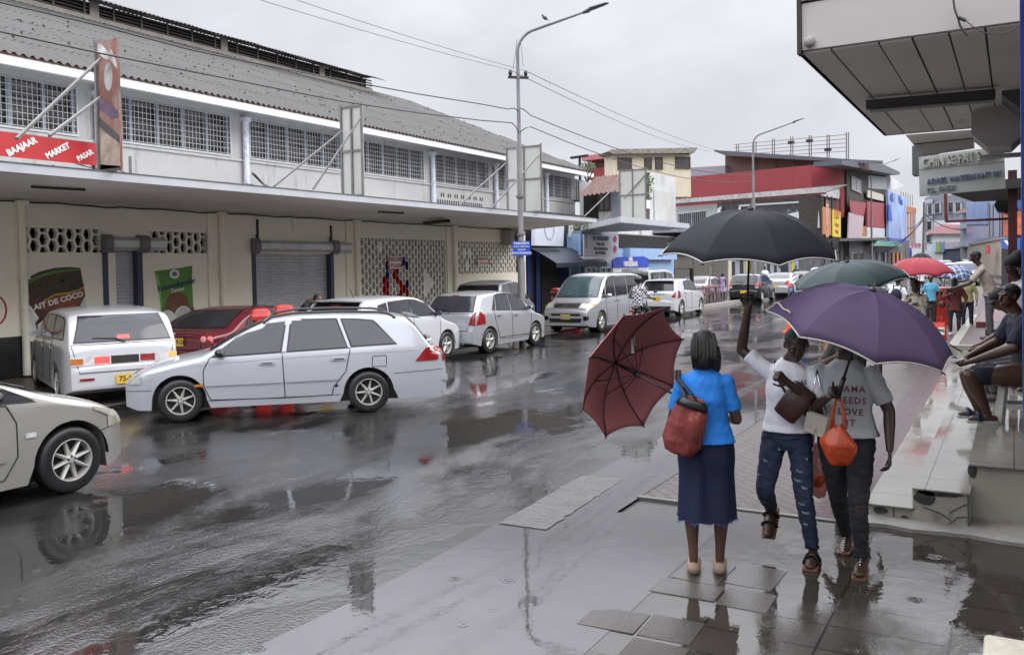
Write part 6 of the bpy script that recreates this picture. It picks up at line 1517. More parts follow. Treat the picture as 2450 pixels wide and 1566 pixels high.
F_ = car('silver_hatchback', 'small silver hatchback seen from behind, left of the street lamp', sF, P_silver, (-11.04, 17.95), (.01, 1), ref='rR', rim='five',
    wins=[([(1.15,.97),(1.98,1.0)], [(1.42,1.24),(1.7,1.36),(2.0,1.40)], M_glassl), ([(2.06,1.0),(2.72,1.03)], [(2.06,1.40),(2.55,1.39),(2.60,1.38)], M_glassl), ([(2.78,1.03),(2.92,1.05)], [(2.66,1.37),(2.70,1.36)], M_glass)],
    doors=[([(1.1,.3),(2.02,.28)], [(1.02,.92),(2.02,.98)]), ([(2.02,.28),(2.62,.32)], [(2.02,.98),(2.86,1.02),(2.82,.8),(2.72,.52)])], handles=[(1.84,.86),(2.66,.89)], screen=(1.0,1.38,.66,.54), mirror=(1.22,1.0),
    rear=dict(glass=(1.02,1.37,.66,.56,M_glassl), brake=[(-.1,1.375),(.1,1.375),(.1,1.395),(-.1,1.395)], lid=[(-.58,.58),(.58,.58),(.70,.97),(-.70,.97)],
      lights=[([(.60,.70),(.83,.68),(.85,1.02),(.72,1.0)], M_redlens)], plate=(.0,.50,'-74 U'), parts=[('tailgate_garnish', [(-.56,.60),(.56,.60),(.56,.70),(-.56,.70)], P_silver2, .008), ('bumper_line', [(-.8,.56),(.8,.56),(.8,.566),(-.8,.566)], M_trim, .006)]))
for sg in (1, -1):
    on_side(F_, sF, 'tail_light', M_redlens, [(3.28,.72),(3.62,.70)], [(3.30,.92),(3.46,1.03)], sg, .010); on_side(F_, sF, 'side_moulding', M_chrome, [(1.1,.33),(2.62,.34)], [(1.1,.345),(2.62,.355)], sg, .014)
    on_side(F_, sF, 'window_visor', M_trim, [(1.40,1.26),(1.7,1.375),(2.1,1.415),(2.6,1.395)], [(1.42,1.285),(1.7,1.40),(2.1,1.44),(2.6,1.42)], sg, .02)
q = sF.fronts(.25, .86, True); e = text('S', .12, M_chrome, (-sF.L/2-.03, .28, .87), (0,-1,0), (0,0,1), F_, name='emblem', extrude=.003, bold=.004)
m_ = MB(); m_.tube([(-1.75,-.45,.25),(-1.87,-.45,.25)], .03, 10); m_.build('exhaust', M_steel, F_)
# ---- G: silver people carrier by the wall
sG = mpv(4.3, .85, 1.66, .31)
G = car('silver_people_carrier', 'tall silver people carrier parked on the pavement behind the small silver hatchback', sG, P_silver, (-15.2, 25.3), (-.22,.975), rim='five',
    wins=[([(1.25,1.0),(2.1,1.02)], [(1.55,1.3),(1.9,1.48),(2.15,1.52)], None), ([(2.18,1.02),(2.95,1.04)], [(2.2,1.53),(2.95,1.53)], None), ([(3.0,1.04),(3.95,1.06)], [(3.0,1.53),(3.75,1.49)], None)],
    doors=[([(1.28,.3),(2.15,.3)], [(1.22,.95),(2.15,.98)]), ([(2.15,.3),(2.8,.3)], [(2.15,.98),(2.98,1.0)])], handles=[(2.0,.86)], screen=(1.02,1.48,.66,.55), mirror=(1.4,1.02), extras=dict(mirror=M_trim),
    rear=dict(glass=(1.04,1.50,.74,.62), lights=[([(.66,.70),(.85,.70),(.84,1.0),(.70,1.0)], M_redlens)], plate=(0,.62,'')))
# ---- H: silver minivan facing us
sH = Shape(4.60, .86, [(0,.70),(.03,.80),(.15,.88),(.5,.98),(.72,1.05),(1.15,1.45),(1.45,1.68),(1.8,1.80),(2.3,1.84),(3.6,1.83),(4.3,1.78),(4.48,1.60),(4.58,1.1),(4.6,.6)],
    [(0,.70),(.3,.88),(.8,1.02),(1.6,1.05),(3.0,1.07),(4.6,1.10)], .82, 3.64, R=.315, zlo=.17, tumble=.155, ft=.14, fs=.7, rt=.08, hroof=.10)
Hc = car('silver_minivan', 'silver minivan facing the camera with its bumper coming loose, yellow plate 69-44', sH, P_silver, (-12.03, 26.45), (0.0,-1), rim='five',
    wins=[([(.86,1.08),(1.18,1.09)], [(.92,1.12),(1.20,1.40)], None), ([(1.26,1.08),(1.98,1.10)], [(1.40,1.50),(1.66,1.66),(2.02,1.70)], None), ([(2.08,1.10),(3.02,1.12)], [(2.10,1.71),(3.02,1.71)], None), ([(3.12,1.12),(4.30,1.15)], [(3.12,1.71),(4.18,1.68)], None)],
    doors=[([(1.25,.28),(2.05,.28)], [(1.15,1.04),(2.05,1.07)]), ([(2.05,.28),(3.05,.28)], [(2.05,1.07),(3.07,1.08)])], handles=[(1.90,.93),(2.18,.93)], screen=(1.08,1.70,.70,.60,M_screen), mirror=(1.28,1.10),
    front=dict(plate=(0,.50,'69-44'), parts=[('grille', [(-.42,.78),(.42,.78),(.46,.90),(-.46,.90)], M_trim, .012), ('chrome_bar', [(-.42,.785),(.42,.785),(.42,.80),(-.42,.80)], M_chrome, .022), ('chrome_bar', [(-.43,.825),(.43,.825),(.43,.838),(-.43,.838)], M_chrome, .022), ('chrome_bar', [(-.45,.87),(.45,.87),(.46,.895),(-.46,.895)], M_chrome, .024),
         ('upper_intake', [(-.50,.53),(.50,.53),(.50,.60),(-.50,.60)], M_trim, .012), ('lower_intake', [(-.50,.33),(.50,.33),(.55,.45),(-.55,.45)], M_trim, .012), ('bumper_bar', [(-.55,.455),(.55,.455),(.55,.525),(-.55,.525)], P_silver, .03), ('lip', [(-.70,.235),(.70,.235),(.70,.29),(-.70,.29)], P_silver, .03), ('bonnet_seam', [(-.68,.925),(.68,.925),(.68,.93),(-.68,.93)], M_trim, .008)],
      lights=[([(.48,.75),(.80,.76),(.82,.94),(.50,.90)], M_lensy)], pairs=[('fog_lamp', [(.60,.40),(.76,.40),(.76,.52),(.60,.52)], M_trim), ('fog_lens', [(.63,.42),(.73,.42),(.73,.50),(.63,.50)], M_lens)]))
for sg in (1, -1):
    on_side(Hc, sH, 'headlight', M_lensy, [(.06,.77),(.36,.80)], [(.10,.90),(.38,.93)], sg, .010); on_side(Hc, sH, 'indicator', M_orlens, [(.28,.81),(.37,.82)], [(.29,.90),(.38,.92)], sg, .016)
    on_side(Hc, sH, 'slide_rail', M_trim, [(3.15,.98),(4.05,.99)], [(3.15,.992),(4.05,1.002)], sg, .005); on_side(Hc, sH, 'sill_line', M_trim, [(1.2,.36),(3.2,.36)], [(1.2,.367),(3.2,.367)], sg, .005)
    on_side(Hc, sH, 'window_visor', M_trim, [(1.38,1.54),(1.66,1.70),(2.02,1.735)], [(1.38,1.57),(1.66,1.73),(2.02,1.765)], sg, .02); on_side(Hc, sH, 'window_visor', P_silver2, [(2.10,1.70),(3.0,1.71)], [(2.10,1.75),(3.0,1.75)], sg, .02)
m_ = MB(); m_.tube([(2.31,-.80,.22),(2.34,-.58,.245),(2.345,-.52,.30),(2.33,-.55,.42),(2.31,-.62,.50)], .010, 6); m_.build('bumper_crack', M_trim, Hc)
m_ = MB(); m_.M = Matrix.Translation((2.355, 0, .85)); m_.tube([(0,.06*cos(a),.032*sin(a)) for a in [2*pi*k/16 for k in range(17)]], .006, 5); m_.build('emblem', M_chrome, Hc)
# ---- I: white van behind
sI = Shape(4.5, .86, [(0,.75),(.05,.9),(.3,1.02),(.6,1.15),(1.2,1.65),(1.5,1.80),(2.0,1.86),(3.8,1.86),(4.3,1.82),(4.42,1.7),(4.48,1.2),(4.5,.6)], [(0,.75),(.5,1.02),(1.2,1.1),(4.5,1.12)], .85, 3.45, R=.31, zlo=.2, tumble=.13, ft=.12, rt=.07)
I_ = car('white_van', 'white van parked behind the silver minivan', sI, P_white, (-15.0, 39.3), (0,1), rim='cap', cat='van',
    wins=[([(1.2,1.15),(2.0,1.16)], [(1.5,1.6),(2.0,1.68)], None), ([(2.1,1.16),(3.1,1.17)], [(2.1,1.70),(3.1,1.70)], None), ([(3.2,1.17),(4.25,1.18)], [(3.2,1.70),(4.2,1.68)], None)], screen=(1.18,1.68,.7,.6),
    rear=dict(glass=(1.22,1.68,.72,.66), lights=[([(.74,.72),(.86,.72),(.86,1.05),(.74,1.05)], M_redlens)], plate=(0,.7,'')))
sJ = hatch(3.90, .85, 1.50, .31, belt=1.0, zt=1.0)
J = car('white_hatchback', 'white hatchback with dark spoked wheels ahead of the motorcyclist', sJ, P_white, (-11.48, 33.3), (0,1), ref='rR', rim='five',
    wins=[([(1.15,1.0),(2.05,1.03)], [(1.48,1.27),(1.8,1.38),(2.08,1.41)], None), ([(2.12,1.03),(2.85,1.08)], [(2.14,1.41),(2.6,1.39),(2.78,1.32)], None)],
    doors=[([(1.1,.3),(2.08,.28)], [(1.05,.95),(2.08,1.0)]), ([(2.08,.28),(2.7,.3)], [(2.08,1.0),(2.95,1.07)])], handles=[(1.95,.90),(2.75,.93)], screen=(1.0,1.38,.66,.54), mirror=(1.24,1.02),
    rear=dict(glass=(1.04,1.38,.66,.55), lights=[([(.62,.78),(.83,.74),(.84,1.03),(.74,1.0)], M_redlens)], plate=(0,.72,''), parts=[('diffuser', [(-.55,.26),(.55,.26),(.60,.42),(-.60,.42)], M_trim, .01), ('chrome_strip', [(-.35,.88),(.35,.88),(.35,.90),(-.35,.90)], M_chrome, .012)]))
for sg in (1,-1):
    on_side(J, sJ, 'tail_light', M_redlens, [(3.42,.76),(3.70,.72)], [(3.44,.98),(3.60,1.04)], sg, .010); on_side(J, sJ, 'side_skirt', P_white, [(1.15,.17),(2.85,.17)], [(1.15,.25),(2.85,.26)], sg, .03)
m_ = MB(); m_.grid(lambda u, v: (-1.45-.22*v, -.60+1.2*u, 1.45-.02*v), 12, 3); m_.grid(lambda u, v: (-1.45-.22*v, -.60+1.2*u, 1.42), 12, 2); m_.build('rear_spoiler', P_white, J, True)
K = car('white_saloon', 'small white car half hidden beyond the white hatchback, by the fence', sedan(4.4,.85,1.42), P_white, (-14.6, 46.0), (0,1), rim='cap', fine=False, wins=[([(1.42,.93),(2.3,.95)], [(1.75,1.18),(2.35,1.32)], None), ([(2.38,.95),(3.2,.98)], [(2.42,1.32),(3.2,1.22)], None)], screen=(.96,1.34,.66,.54), rear=dict(glass=(1.06,1.34,.66,.52), lights=[([(.60,.75),(.84,.75),(.84,.92),(.62,.92)], M_redlens)]))
sLh = hatch(3.80, .85, 1.52, .30, belt=1.0, zt=1.02)
Lc = car('black_hatchback', 'small black hatchback with red tail lights under the black umbrella', sLh, P_black, (-11.52, 46.3), (0,1), ref='rR', rim='cap',
    wins=[([(1.15,1.0),(2.05,1.03)], [(1.48,1.27),(2.08,1.42)], None), ([(2.12,1.03),(2.95,1.08)], [(2.14,1.42),(2.85,1.36)], None)], handles=[(1.95,.90)], screen=(1.0,1.38,.66,.54),
    rear=dict(glass=(1.04,1.40,.68,.58,M_glassl), lights=[([(.60,.84),(.84,.80),(.84,1.04),(.70,1.04)], M_redlit.copy() if False else mat('bright_red_lens', (.55,.03,.04), .15)), ([(.60,.76),(.82,.74),(.84,.80),(.60,.84)], M_whlens)], plate=(0,.56,'')))
q = MB(); q.M = Matrix.Translation((-1.93, 0, .93)) @ Matrix.Rotation(-pi/2, 4, 'Y'); q.lathe([(0,.01),(.07,.008),(.075,0)], 16); q.build('emblem', M_chrome, Lc)
m_sil = car('silver_saloon', 'silver saloon with bright red tail light, ahead of the black hatchback', sedan(4.4,.86,1.46,1.06), P_silver, (-12.3, 55.0), (0,1), rim='five', fine=False,
    wins=[([(1.42,.93),(2.3,.95)], [(1.75,1.18),(2.35,1.34)], None), ([(2.38,.95),(3.2,.98)], [(2.42,1.34),(3.2,1.22)], None)], screen=(.96,1.34,.66,.54), rear=dict(glass=(1.10,1.38,.68,.56), wiper=False, plate=(0,.6,''), lights=[([(.52,.78),(.84,.76),(.85,1.0),(.60,1.0)], MATS['bright_red_lens'])]))
Ng = car('grey_saloon', 'grey saloon with a lit brake light, beside the man in the blue t-shirt', sedan(4.4,.87,1.45,1.04), P_grey, (-9.7, 50.0), (0,1), rim='five', fine=False,
    wins=[([(1.42,.93),(2.3,.95)], [(1.75,1.18),(2.35,1.34)], None), ([(2.38,.95),(3.2,.98)], [(2.42,1.34),(3.2,1.22)], None)], screen=(.96,1.34,.66,.54), rear=dict(glass=(1.08,1.36,.68,.56,M_glassl), wiper=False, plate=(0,.6,''), lights=[([(.48,.80),(.84,.76),(.85,.96),(.60,.96)], MATS['bright_red_lens'])], parts=[('brake_light', [(.60,.79),(.80,.79),(.80,.93),(.62,.93)], M_redlit, .018)]))
def suv(L=4.7, W=.93, H=1.86): return Shape(L, W, [(0,.85),(.04,1.0),(.3,1.08),(1.2,1.16),(1.35,1.22),(1.8,H-.16),(2.1,H-.03),(2.6,H),(L-.7,H-.02),(L-.25,H-.08),(L-.15,1.5),(L-.05,1.1),(L,.7)], [(0,.85),(.4,1.02),(1.2,1.12),(L,1.18)], .92, L-1.05, R=.37, zlo=.30, tumble=.18, ft=.12, rt=.07)
sO = suv(4.4,.88,1.78)
SW = [([(1.5,1.18),(2.3,1.20)], [(1.85,1.52),(2.35,1.66)], None), ([(2.4,1.20),(3.2,1.21)], [(2.42,1.67),(3.2,1.67)], None), ([(3.28,1.21),(4.1,1.23)], [(3.28,1.67),(4.0,1.62)], None)]
O_ = car('white_off_roader', 'white off-roader with roof bars beyond the grey saloon', sO, P_white, (-10.0, 57.2), (0,1), rim='five', fine=False, cat='car', wins=SW, screen=(1.24,1.62,.7,.6), rear=dict(glass=(1.22,1.62,.70,.62), lights=[([(.74,.9),(.88,.9),(.88,1.25),(.76,1.25)], M_redlens)]))
for sg in (-1,1):
    m_ = MB(); m_.tube([(.2,sg*.62,1.76),(.1,sg*.62,1.85),(-1.4,sg*.62,1.84),(-1.6,sg*.62,1.74)], .02, 6); m_.build('roof_rail', M_trim, O_)
sP = Shape(4.6, .86, [(0,.8),(.05,.95),(.3,1.2),(.8,1.75),(1.1,1.93),(1.6,2.0),(4.2,2.0),(4.45,1.9),(4.57,1.3),(4.6,.6)], [(0,.8),(.5,1.1),(1.2,1.15),(4.6,1.15)], .8, 3.5, R=.32, zlo=.22, tumble=.10, ft=.1, rt=.06)
VW = [([(.9,1.2),(1.6,1.2)], [(1.1,1.7),(1.6,1.8)], None), ([(1.7,1.2),(3.0,1.2)], [(1.7,1.82),(3.0,1.82)], None), ([(3.1,1.2),(4.35,1.2)], [(3.1,1.82),(4.3,1.80)], None)]
Pv = car('white_minibus', 'plain white van at the far shops, beneath the lettered white panel', sP, P_white, (-12.2, 82), (0,1), rim='cap', cat='van', fine=False, wins=VW[:2], screen=(1.25,1.8,.7,.62), rear=dict(glass=(1.35,1.78,.66,.62,M_glassl)))
sQ = suv(4.7,.90,1.84)
QF = dict(lights=[([(.52,.86),(.86,.88),(.86,1.0),(.56,.98)], M_lens)], parts=[('grille', [(-.45,.82),(.45,.82),(.5,1.0),(-.5,1.0)], M_trim, .012), ('chrome_bar', [(-.46,.90),(.46,.90),(.46,.93),(-.46,.93)], M_chrome, .02), ('lower_intake', [(-.5,.45),(.5,.45),(.5,.62),(-.5,.62)], M_trim, .012)])
Q = car('dark_blue_off_roader', 'dark blue car with headlights facing us behind the green umbrella', sQ, P_navy, (-5.2, 42.4), (.0,-1), rim='five', fine=False, wins=SW, screen=(1.24,1.70,.74,.64,M_screen), front=QF)
q = MB(); q.M = Matrix.Translation((2.39, 0, .95)) @ Matrix.Rotation(pi/2, 4, 'Y'); q.lathe([(0,.01),(.10,.008),(.105,0)], 16); q.build('emblem', M_chrome, Q)
Rf = dict(lights=[([(.50,.95),(.86,.97),(.86,1.10),(.52,1.08)], M_lens)], parts=[('grille', [(-.46,.86),(.46,.86),(.48,1.10),(-.48,1.10)], M_chrome, .012), ('grille_slot', [(-.40,.90),(.40,.90),(.40,.96),(-.40,.96)], M_trim, .02), ('grille_slot', [(-.40,1.0),(.40,1.0),(.40,1.05),(-.40,1.05)], M_trim, .02), ('lower_intake', [(-.6,.5),(.6,.5),(.6,.7),(-.6,.7)], M_trim, .012)])
R_c = car('big_off_roader', 'big dark off-roader with chrome grille coming down the far street', suv(4.9,.97,1.88), P_grey, (-3.3, 78.5), (.0,-1), rim='five', fine=False, wins=SW, screen=(1.24,1.70,.80,.70,mat('blue_grey_screen', (.10,.11,.16), .15)), front=Rf)
Sv = car('white_minibus', 'tall white minibus far down the street facing us', sP, P_white, (-7.0, 112), (0,-1), rim='cap', cat='van', fine=False, wins=VW, screen=(1.2,1.85,.72,.64), front=dict(lights=[([(.5,.86),(.82,.86),(.82,1.0),(.5,1.0)], M_lens)]))
T1 = car('white_off_roader', 'white off-roader between the tall white minibus and the blue umbrella', suv(4.5,.9,1.75), P_white, (-7.9, 95), (0,-1), rim='five', fine=False, wins=SW, screen=(1.24,1.62,.74,.64), front=Rf)
T2 = copy_tree(T1); T2.location = (-5.6, 96, 0); T2['label'] = 'white off-roader directly left of the big dark off-roader'
T3 = copy_tree(Sv); T3.location = (-12.2, 122, 0); T3['label'] = 'white minibus partly hidden left of the tall white minibus'
T4 = copy_tree(T1); T4.location = (-9.7, 80, 0); T4['label'] = 'white off-roader just above the crown of the red umbrella'
T5 = copy_tree(m_sil); T5.location = (-12.4, 62, 0); T5['label'] = 'silver saloon farthest up the kerb, beyond the one with the bright red tail light'
# ================================================================ PEOPLE
def bake(o, vox, smooth=2, fold=None):
    """weld the overlapping volumes of a part into one continuous skin"""
    m = o.modifiers.new('r', 'REMESH'); m.mode = 'VOXEL'; m.voxel_size = vox; m.use_smooth_shade = True
    if smooth: k = o.modifiers.new('s', 'SMOOTH'); k.iterations = smooth; k.factor = .6
    dg = bpy.context.evaluated_depsgraph_get(); me = bpy.data.meshes.new_from_object(o.evaluated_get(dg)); o.modifiers.clear()
    me.name = o.name; old = o.data; o.data = me; bpy.data.meshes.remove(old)
    if not me.materials: pass
    if fold:
        sx, sy, sz, am = fold; nm = [v.normal.copy() for v in me.vertices]
        for v, n_ in zip(me.vertices, nm):
            c = v.co; q = noise.noise(Vector((c.x*sx+c.z*sx*.35, c.y*sy, c.z*sz)))+.5*noise.noise(Vector((c.x*sx*2.3-c.z*sz, c.y*sy*2.3, c.z*sz*2)))
            v.co = c+n_*am*((1-abs(q)*2.4)-.45)
    me.polygons.foreach_set('use_smooth', [True]*len(me.polygons)); return o
def limb(mb, pts, R, n=12, flat=1.0):
    mb.tube(pts, R, n, flat=flat); mb.ell(pts[0], R[0] if flat == 1 else R[0]*.96, 12, 8); mb.ell(pts[-1], R[-1], 12, 8)
def torso(mb, rings, fwd=Vector((0,1,0))):
    """rings: (centre, half width, half depth)"""
    rr = []
    for i, (c, w, d) in enumerate(rings):
        c = Vector(c); a = (Vector(rings[min(i+1, len(rings)-1)][0])-Vector(rings[max(i-1, 0)][0])).normalized()
        f = (fwd-a*fwd.dot(a)).normalized(); r = f.cross(a)
        rr.append([c+r*(w*abs(cos(t))**.85*(1 if cos(t) > 0 else -1))+f*(d*sin(t)) for t in [2*pi*k/20 for k in range(20)]])
    mb.loft(rr)
def hand(mb, w, d, nrm, side, curl=.5, sc=1.0, spread=.12, thumb=.6):
    """palm, four unequal bent fingers and a thumb; d: towards the fingers, nrm: the way the palm faces"""
    d = Vector(d).normalized(); nrm = Vector(nrm); nrm = (nrm-d*nrm.dot(d)).normalized(); ac = d.cross(nrm)*side
    w = Vector(w); k = sc
    for t_, hw, th in ((0.0,.026,.019),(.03,.033,.017),(.06,.039,.015),(.085,.040,.014)):
        p = w+d*t_*k
        for e in (-1,-.33,.33,1): mb.ell(p+ac*(hw-.012)*e*k, (.0135*k+.0*e, .0135*k, .0135*k) if t_ else (.018*k,)*3, 8, 6)
    for i, (off, ln, r) in enumerate(((.030,.070,.0088),(.010,.080,.0092),(-.010,.074,.0088),(-.029,.058,.0078))):
        p = w+d*.088*k+ac*off*k; a = spread*(off/.03); dd = (d*cos(a)+ac*sin(a)); P_ = [p]; ang = 0
        for s_, f in ((.45, .9), (.30, 1.1), (.25, .9)):
            ang += curl*f; v = dd*cos(ang)+nrm*sin(ang); p = p+v*ln*s_*k; P_.append(p)
        mb.tube(P_, [r*k*1.05, r*k, r*k*.95, r*k*.8], 8); mb.ell(P_[-1], r*k*.82, 8, 6)
        for q in P_[:3]: mb.ell(q, r*k*1.04, 8, 6)
    p = w+d*.022*k+ac*.030*k; v1 = (ac*.75+d*.6+nrm*.35*thumb).normalized(); v2 = (ac*.25+d*.8+nrm*.7*thumb).normalized(); v3 = (d*.8+nrm*.8*thumb-ac*.1).normalized()
    P_ = [p, p+v1*.036*k, p+v1*.036*k+v2*.030*k, p+v1*.036*k+v2*.030*k+v3*.024*k]; mb.tube(P_, [.013*k, .011*k, .0095*k, .0075*k], 8); mb.ell(P_[-1], .0078*k, 8, 6)
M_skin = mat('dark_brown_skin', (.075,.036,.022), .42, var=.18, scale=9); M_skin2 = mat('deep_brown_skin', (.045,.023,.016), .42, var=.18, scale=9); M_skin3 = mat('mid_brown_skin', (.13,.065,.042), .45, var=.15, scale=9)
M_hair = mat('black_hair', (.010,.009,.009), .55, var=.4, scale=40, bump=.6, bscale=90)
M_eye = mat('eye_white', (.16,.14,.12), .3); M_lip = mat('dark_lips', (.10,.035,.032), .4)
def cloth(name, c, **k): return mat('cloth_'+name, c, k.pop('rough', .8), var=k.pop('var', .12), scale=k.pop('scale', 6), bump=k.pop('bump', .25), bscale=k.pop('bscale', 12), **k)
def headparts(mb, c, f, up, k=1.0, face=True):
    """skull, jaw, nose, ears; c: centre of the head, f: the way it faces"""
    f = Vector(f).normalized(); up = Vector(up); up = (up-f*up.dot(f)).normalized(); r = f.cross(up)
    M_ = Matrix((r, f, up)).transposed(); c = Vector(c)
    L_ = lambda x, y, z: c+r*x*k+f*y*k+up*z*k
    mb.ell(L_(0,-.012,.022), (.076*k,.094*k,.092*k), 18, 12, M_); mb.ell(L_(0,.016,-.045), (.058*k,.070*k,.066*k), 16, 10, M_); mb.ell(L_(0,.055,-.085), (.032*k,.026*k,.022*k), 12, 8, M_)
    for s_ in (-1, 1): mb.ell(L_(.040*s_,.052,-.012), (.020*k,.020*k,.018*k), 10, 6, M_); mb.ell(L_(.079*s_,-.008,-.008), (.010*k,.019*k,.031*k), 10, 8, M_); mb.ell(L_(.03*s_,.078,.028), (.026*k,.012*k,.009*k), 10, 6, M_)
    mb.tube([L_(0,.082,.02), L_(0,.100,-.012), L_(0,.104,-.026)], [.010*k, .013*k, .014*k], 8); mb.ell(L_(0,.100,-.026), (.020*k,.012*k,.011*k), 10, 7, M_)
    mb.ell(L_(0,.084,-.056), (.028*k,.013*k,.013*k), 10, 7, M_)
    return L_, M_
def facebits(t, L_, M_, k=1.0):
    for s_ in (-1, 1):
        m = MB(); m.ell(L_(.031*s_,.0765,.004), (.014*k,.008*k,.0075*k), 10, 7, M_); e = m.build('eye', M_eye, t, 'all'); m = MB(); m.ell(L_(.031*s_,.0825,.003), (.0062*k,.004*k,.0062*k), 8, 6, M_); m.build('pupil', M_black, e, 'all')
        m = MB(); m.tube([L_(.014*s_,.089,.022), L_(.032*s_,.088,.029), L_(.05*s_,.075,.024)], [.004*k,.0045*k,.003*k], 6); m.build('eyebrow', M_hair, t, 'all')
    m = MB(); m.tube([L_(-.024,.088,-.059), L_(0,.0975,-.055), L_(.024,.088,-.059)], [.003*k,.006*k,.003*k], 6); m.tube([L_(-.020,.088,-.066), L_(0,.097,-.067), L_(.020,.088,-.066)], [.003*k,.0065*k,.003*k], 6); m.build('lips', M_lip, t, 'all')
class Fig:
    """one figure in its own frame: +Y ahead, +X to the figure's right"""
    def __init__(s, label, pos, head, H=1.68, group=None, cat='person', z=0.0):
        a = atan2(head[1], head[0])-pi/2; s.t = thing('person', label, cat, (pos[0], pos[1], z), a, group); s.a = a; s.pos = Vector((pos[0], pos[1], z)); s.H = H; s.k = H/1.70
    def loc(s, p): return Matrix.Rotation(-s.a, 3, 'Z') @ (Vector(p)-s.pos)
    def part(s, name, m, fn, vox=.010, sm=2, par=None, fold=None):
        mb = MB(); fn(mb); o = mb.build(name, m, par or s.t, 'all', fix=True); return bake(o, vox, sm, fold) if vox else o
    def wl(s, p): return Matrix.Rotation(s.a, 3, 'Z') @ Vector(p)+s.pos
def figure(label, pos, head, H=1.68, z=0.0, skin=None, top=None, bottom=None, skirt=None, hair='short', legs=None, arms=None, lean=(0,0), headf=(0,1,0), headup=(0,0,1), vox=.014, group=None, shoes=None, shoem=None, wide=1.0, face=False, sleeve=.55, topname='shirt', headoff=(0,0,0), hips=None, curl=(.6,.6), palm=(None,None), hem=-.06, lowname='trousers', fine=False, cap=None, hipw=1.0):
    """general clothed figure; legs: ((kneeR, ankleR), (kneeL, ankleL)); arms: ((elbowR, wristR), (elbowL, wristL)) in the figure's frame"""
    F = Fig(label, pos, head, H, group, z=z); k = F.k; w = wide; skin = skin or M_skin
    hp = Vector(hips) if hips else Vector((0,0,.90*k)); ln = Vector((lean[0], lean[1], 0))
    up = Vector((0,0,1)); ch = hp+Vector((0,0,.33*k))+ln*.6; sh = hp+Vector((0,0,.48*k))+ln; nk = sh+Vector((0,0,.06*k))+ln*.12; hd = nk+Vector((0,.015,.155*k))+ln*.35+Vector(headoff)
    SR, SL = sh+Vector((.152*k*w,0,-.032)), sh+Vector((-.152*k*w,0,-.032)); HR, HL = hp+Vector((.085*k*w,0,-.02)), hp+Vector((-.085*k*w,0,-.02))
    legs = legs or (((.10,.02,.48*k),(.10,0,.08)),((-.10,.02,.48*k),(-.10,0,.08)))
    arms = arms or (((.245*k,-.02,1.11*k),(.25*k,.05,.86*k)),((-.245*k,-.02,1.11*k),(-.25*k,.05,.86*k)))
    feet = shoes or [None, None]; fd = []
    def foot(mb, an, kn, i, gr=0.0):
        an = Vector(an); d = feet[i] if feet[i] else (0,1,-.0); d = Vector(d).normalized(); b = an+Vector((0,-.02,-.045))
        mb.tube([b-d*.035, b+d*.04, b+d*.12, b+d*.17], [.034+gr, .040+gr, .042+gr, .030+gr], 10, flat=.75); mb.ell(b-d*.035, .033+gr, 10, 7); mb.ell(b+d*.175+Vector((0,0,-.006)), (.036+gr,.03+gr,.02+gr), 10, 7)
    hl = {}
    def body(mb):
        torso(mb, [(hp-up*.06,.12*k*w,.09*k), (hp+up*.05,.13*k*w,.095*k), (hp+up*.18*k+ln*.2,.115*k*w,.085*k), (ch,.13*k*w,.095*k), (sh,.12*k*w,.07*k), (nk,.05*k,.05*k)])
        mb.tube([sh-up*.02, nk, hd-up*.05], [.06*k,.052*k,.05*k], 12)
        hl['L'] = headparts(mb, hd, headf, headup, k*.98)
        for i, (S_, (e, wr)) in enumerate(zip((SR, SL), arms)):
            e = Vector(e); wr = Vector(wr); aw = .35+.65*w; limb(mb, [S_, S_.lerp(e,.5), e], [.052*k*w,.046*k*w,.037*k*aw]); limb(mb, [e, e.lerp(wr,.35), wr], [.037*k*aw,.037*k*aw,.025*k])
            d = (wr-e).normalized(); sd = 1 if i == 0 else -1; pm = Vector(palm[i]) if palm[i] else Vector((-sd, 0, 0))
            hand(mb, wr+d*.01, d, pm, (-1 if i == 0 else 1), curl[i], k)
        for i, (h_, (kn, an)) in enumerate(zip((HR, HL), legs)):
            kn = Vector(kn); an = Vector(an); limb(mb, [h_, h_.lerp(kn,.5), kn], [.082*k*w,.070*k*w,.052*k]); limb(mb, [kn, kn.lerp(an,.3), kn.lerp(an,.75), an], [.052*k*(.5+w/2),.055*k*(.5+w/2),.036*k*(.5+w/2),.032*k])
            foot(mb, an, kn, i)
    F.body = F.part('body', skin, body, vox if not fine else .0075, 2)
    L_, M_ = hl['L']; F.L = L_; F.Mh = M_; F.hd = hd; F.sh = sh; F.hp = hp; F.nk = nk; F.kk = k*.98
    if face: facebits(F.t, L_, M_, k*.98)
    g = .012
    if top:
        def tp(mb):
            torso(mb, [(hp+up*hem*1.0,.155*k*w*hipw+g*2,.118*k*(.35+.65*hipw)+g*2), (hp+up*max(.05, hem+.05),.145*k*w*hipw+g,.108*k*(.35+.65*hipw)+g), (hp+up*.18*k+ln*.2,.135*k*w*(.5+hipw/2)+g,.10*k+g), (ch,.148*k*w+g,.108*k+g), (sh-up*.015,.135*k*w+g,.078*k+g), (sh+up*.035,.085*k+g,.055*k+g), (nk+up*.0,.052*k+g,.05*k+g)])
            for S_, (e, wr) in zip((SR, SL), arms):
                e = Vector(e); q = S_.lerp(e, min(1, sleeve*1.5) if sleeve <= .66 else 1); limb(mb, [S_, S_.lerp(q,.5)], [.058*k*w,.056*k*w]); mb.tube([S_.lerp(q,.4), q], [.056*k*w,.056*k*w], 12)
                if sleeve > .66: limb(mb, [e, e.lerp(Vector(wr),.85)], [.052*k,.040*k])
        F.top = F.part(topname, top, tp, vox*.9 if not fine else .008, 3, fold=(9,9,7,.0042))
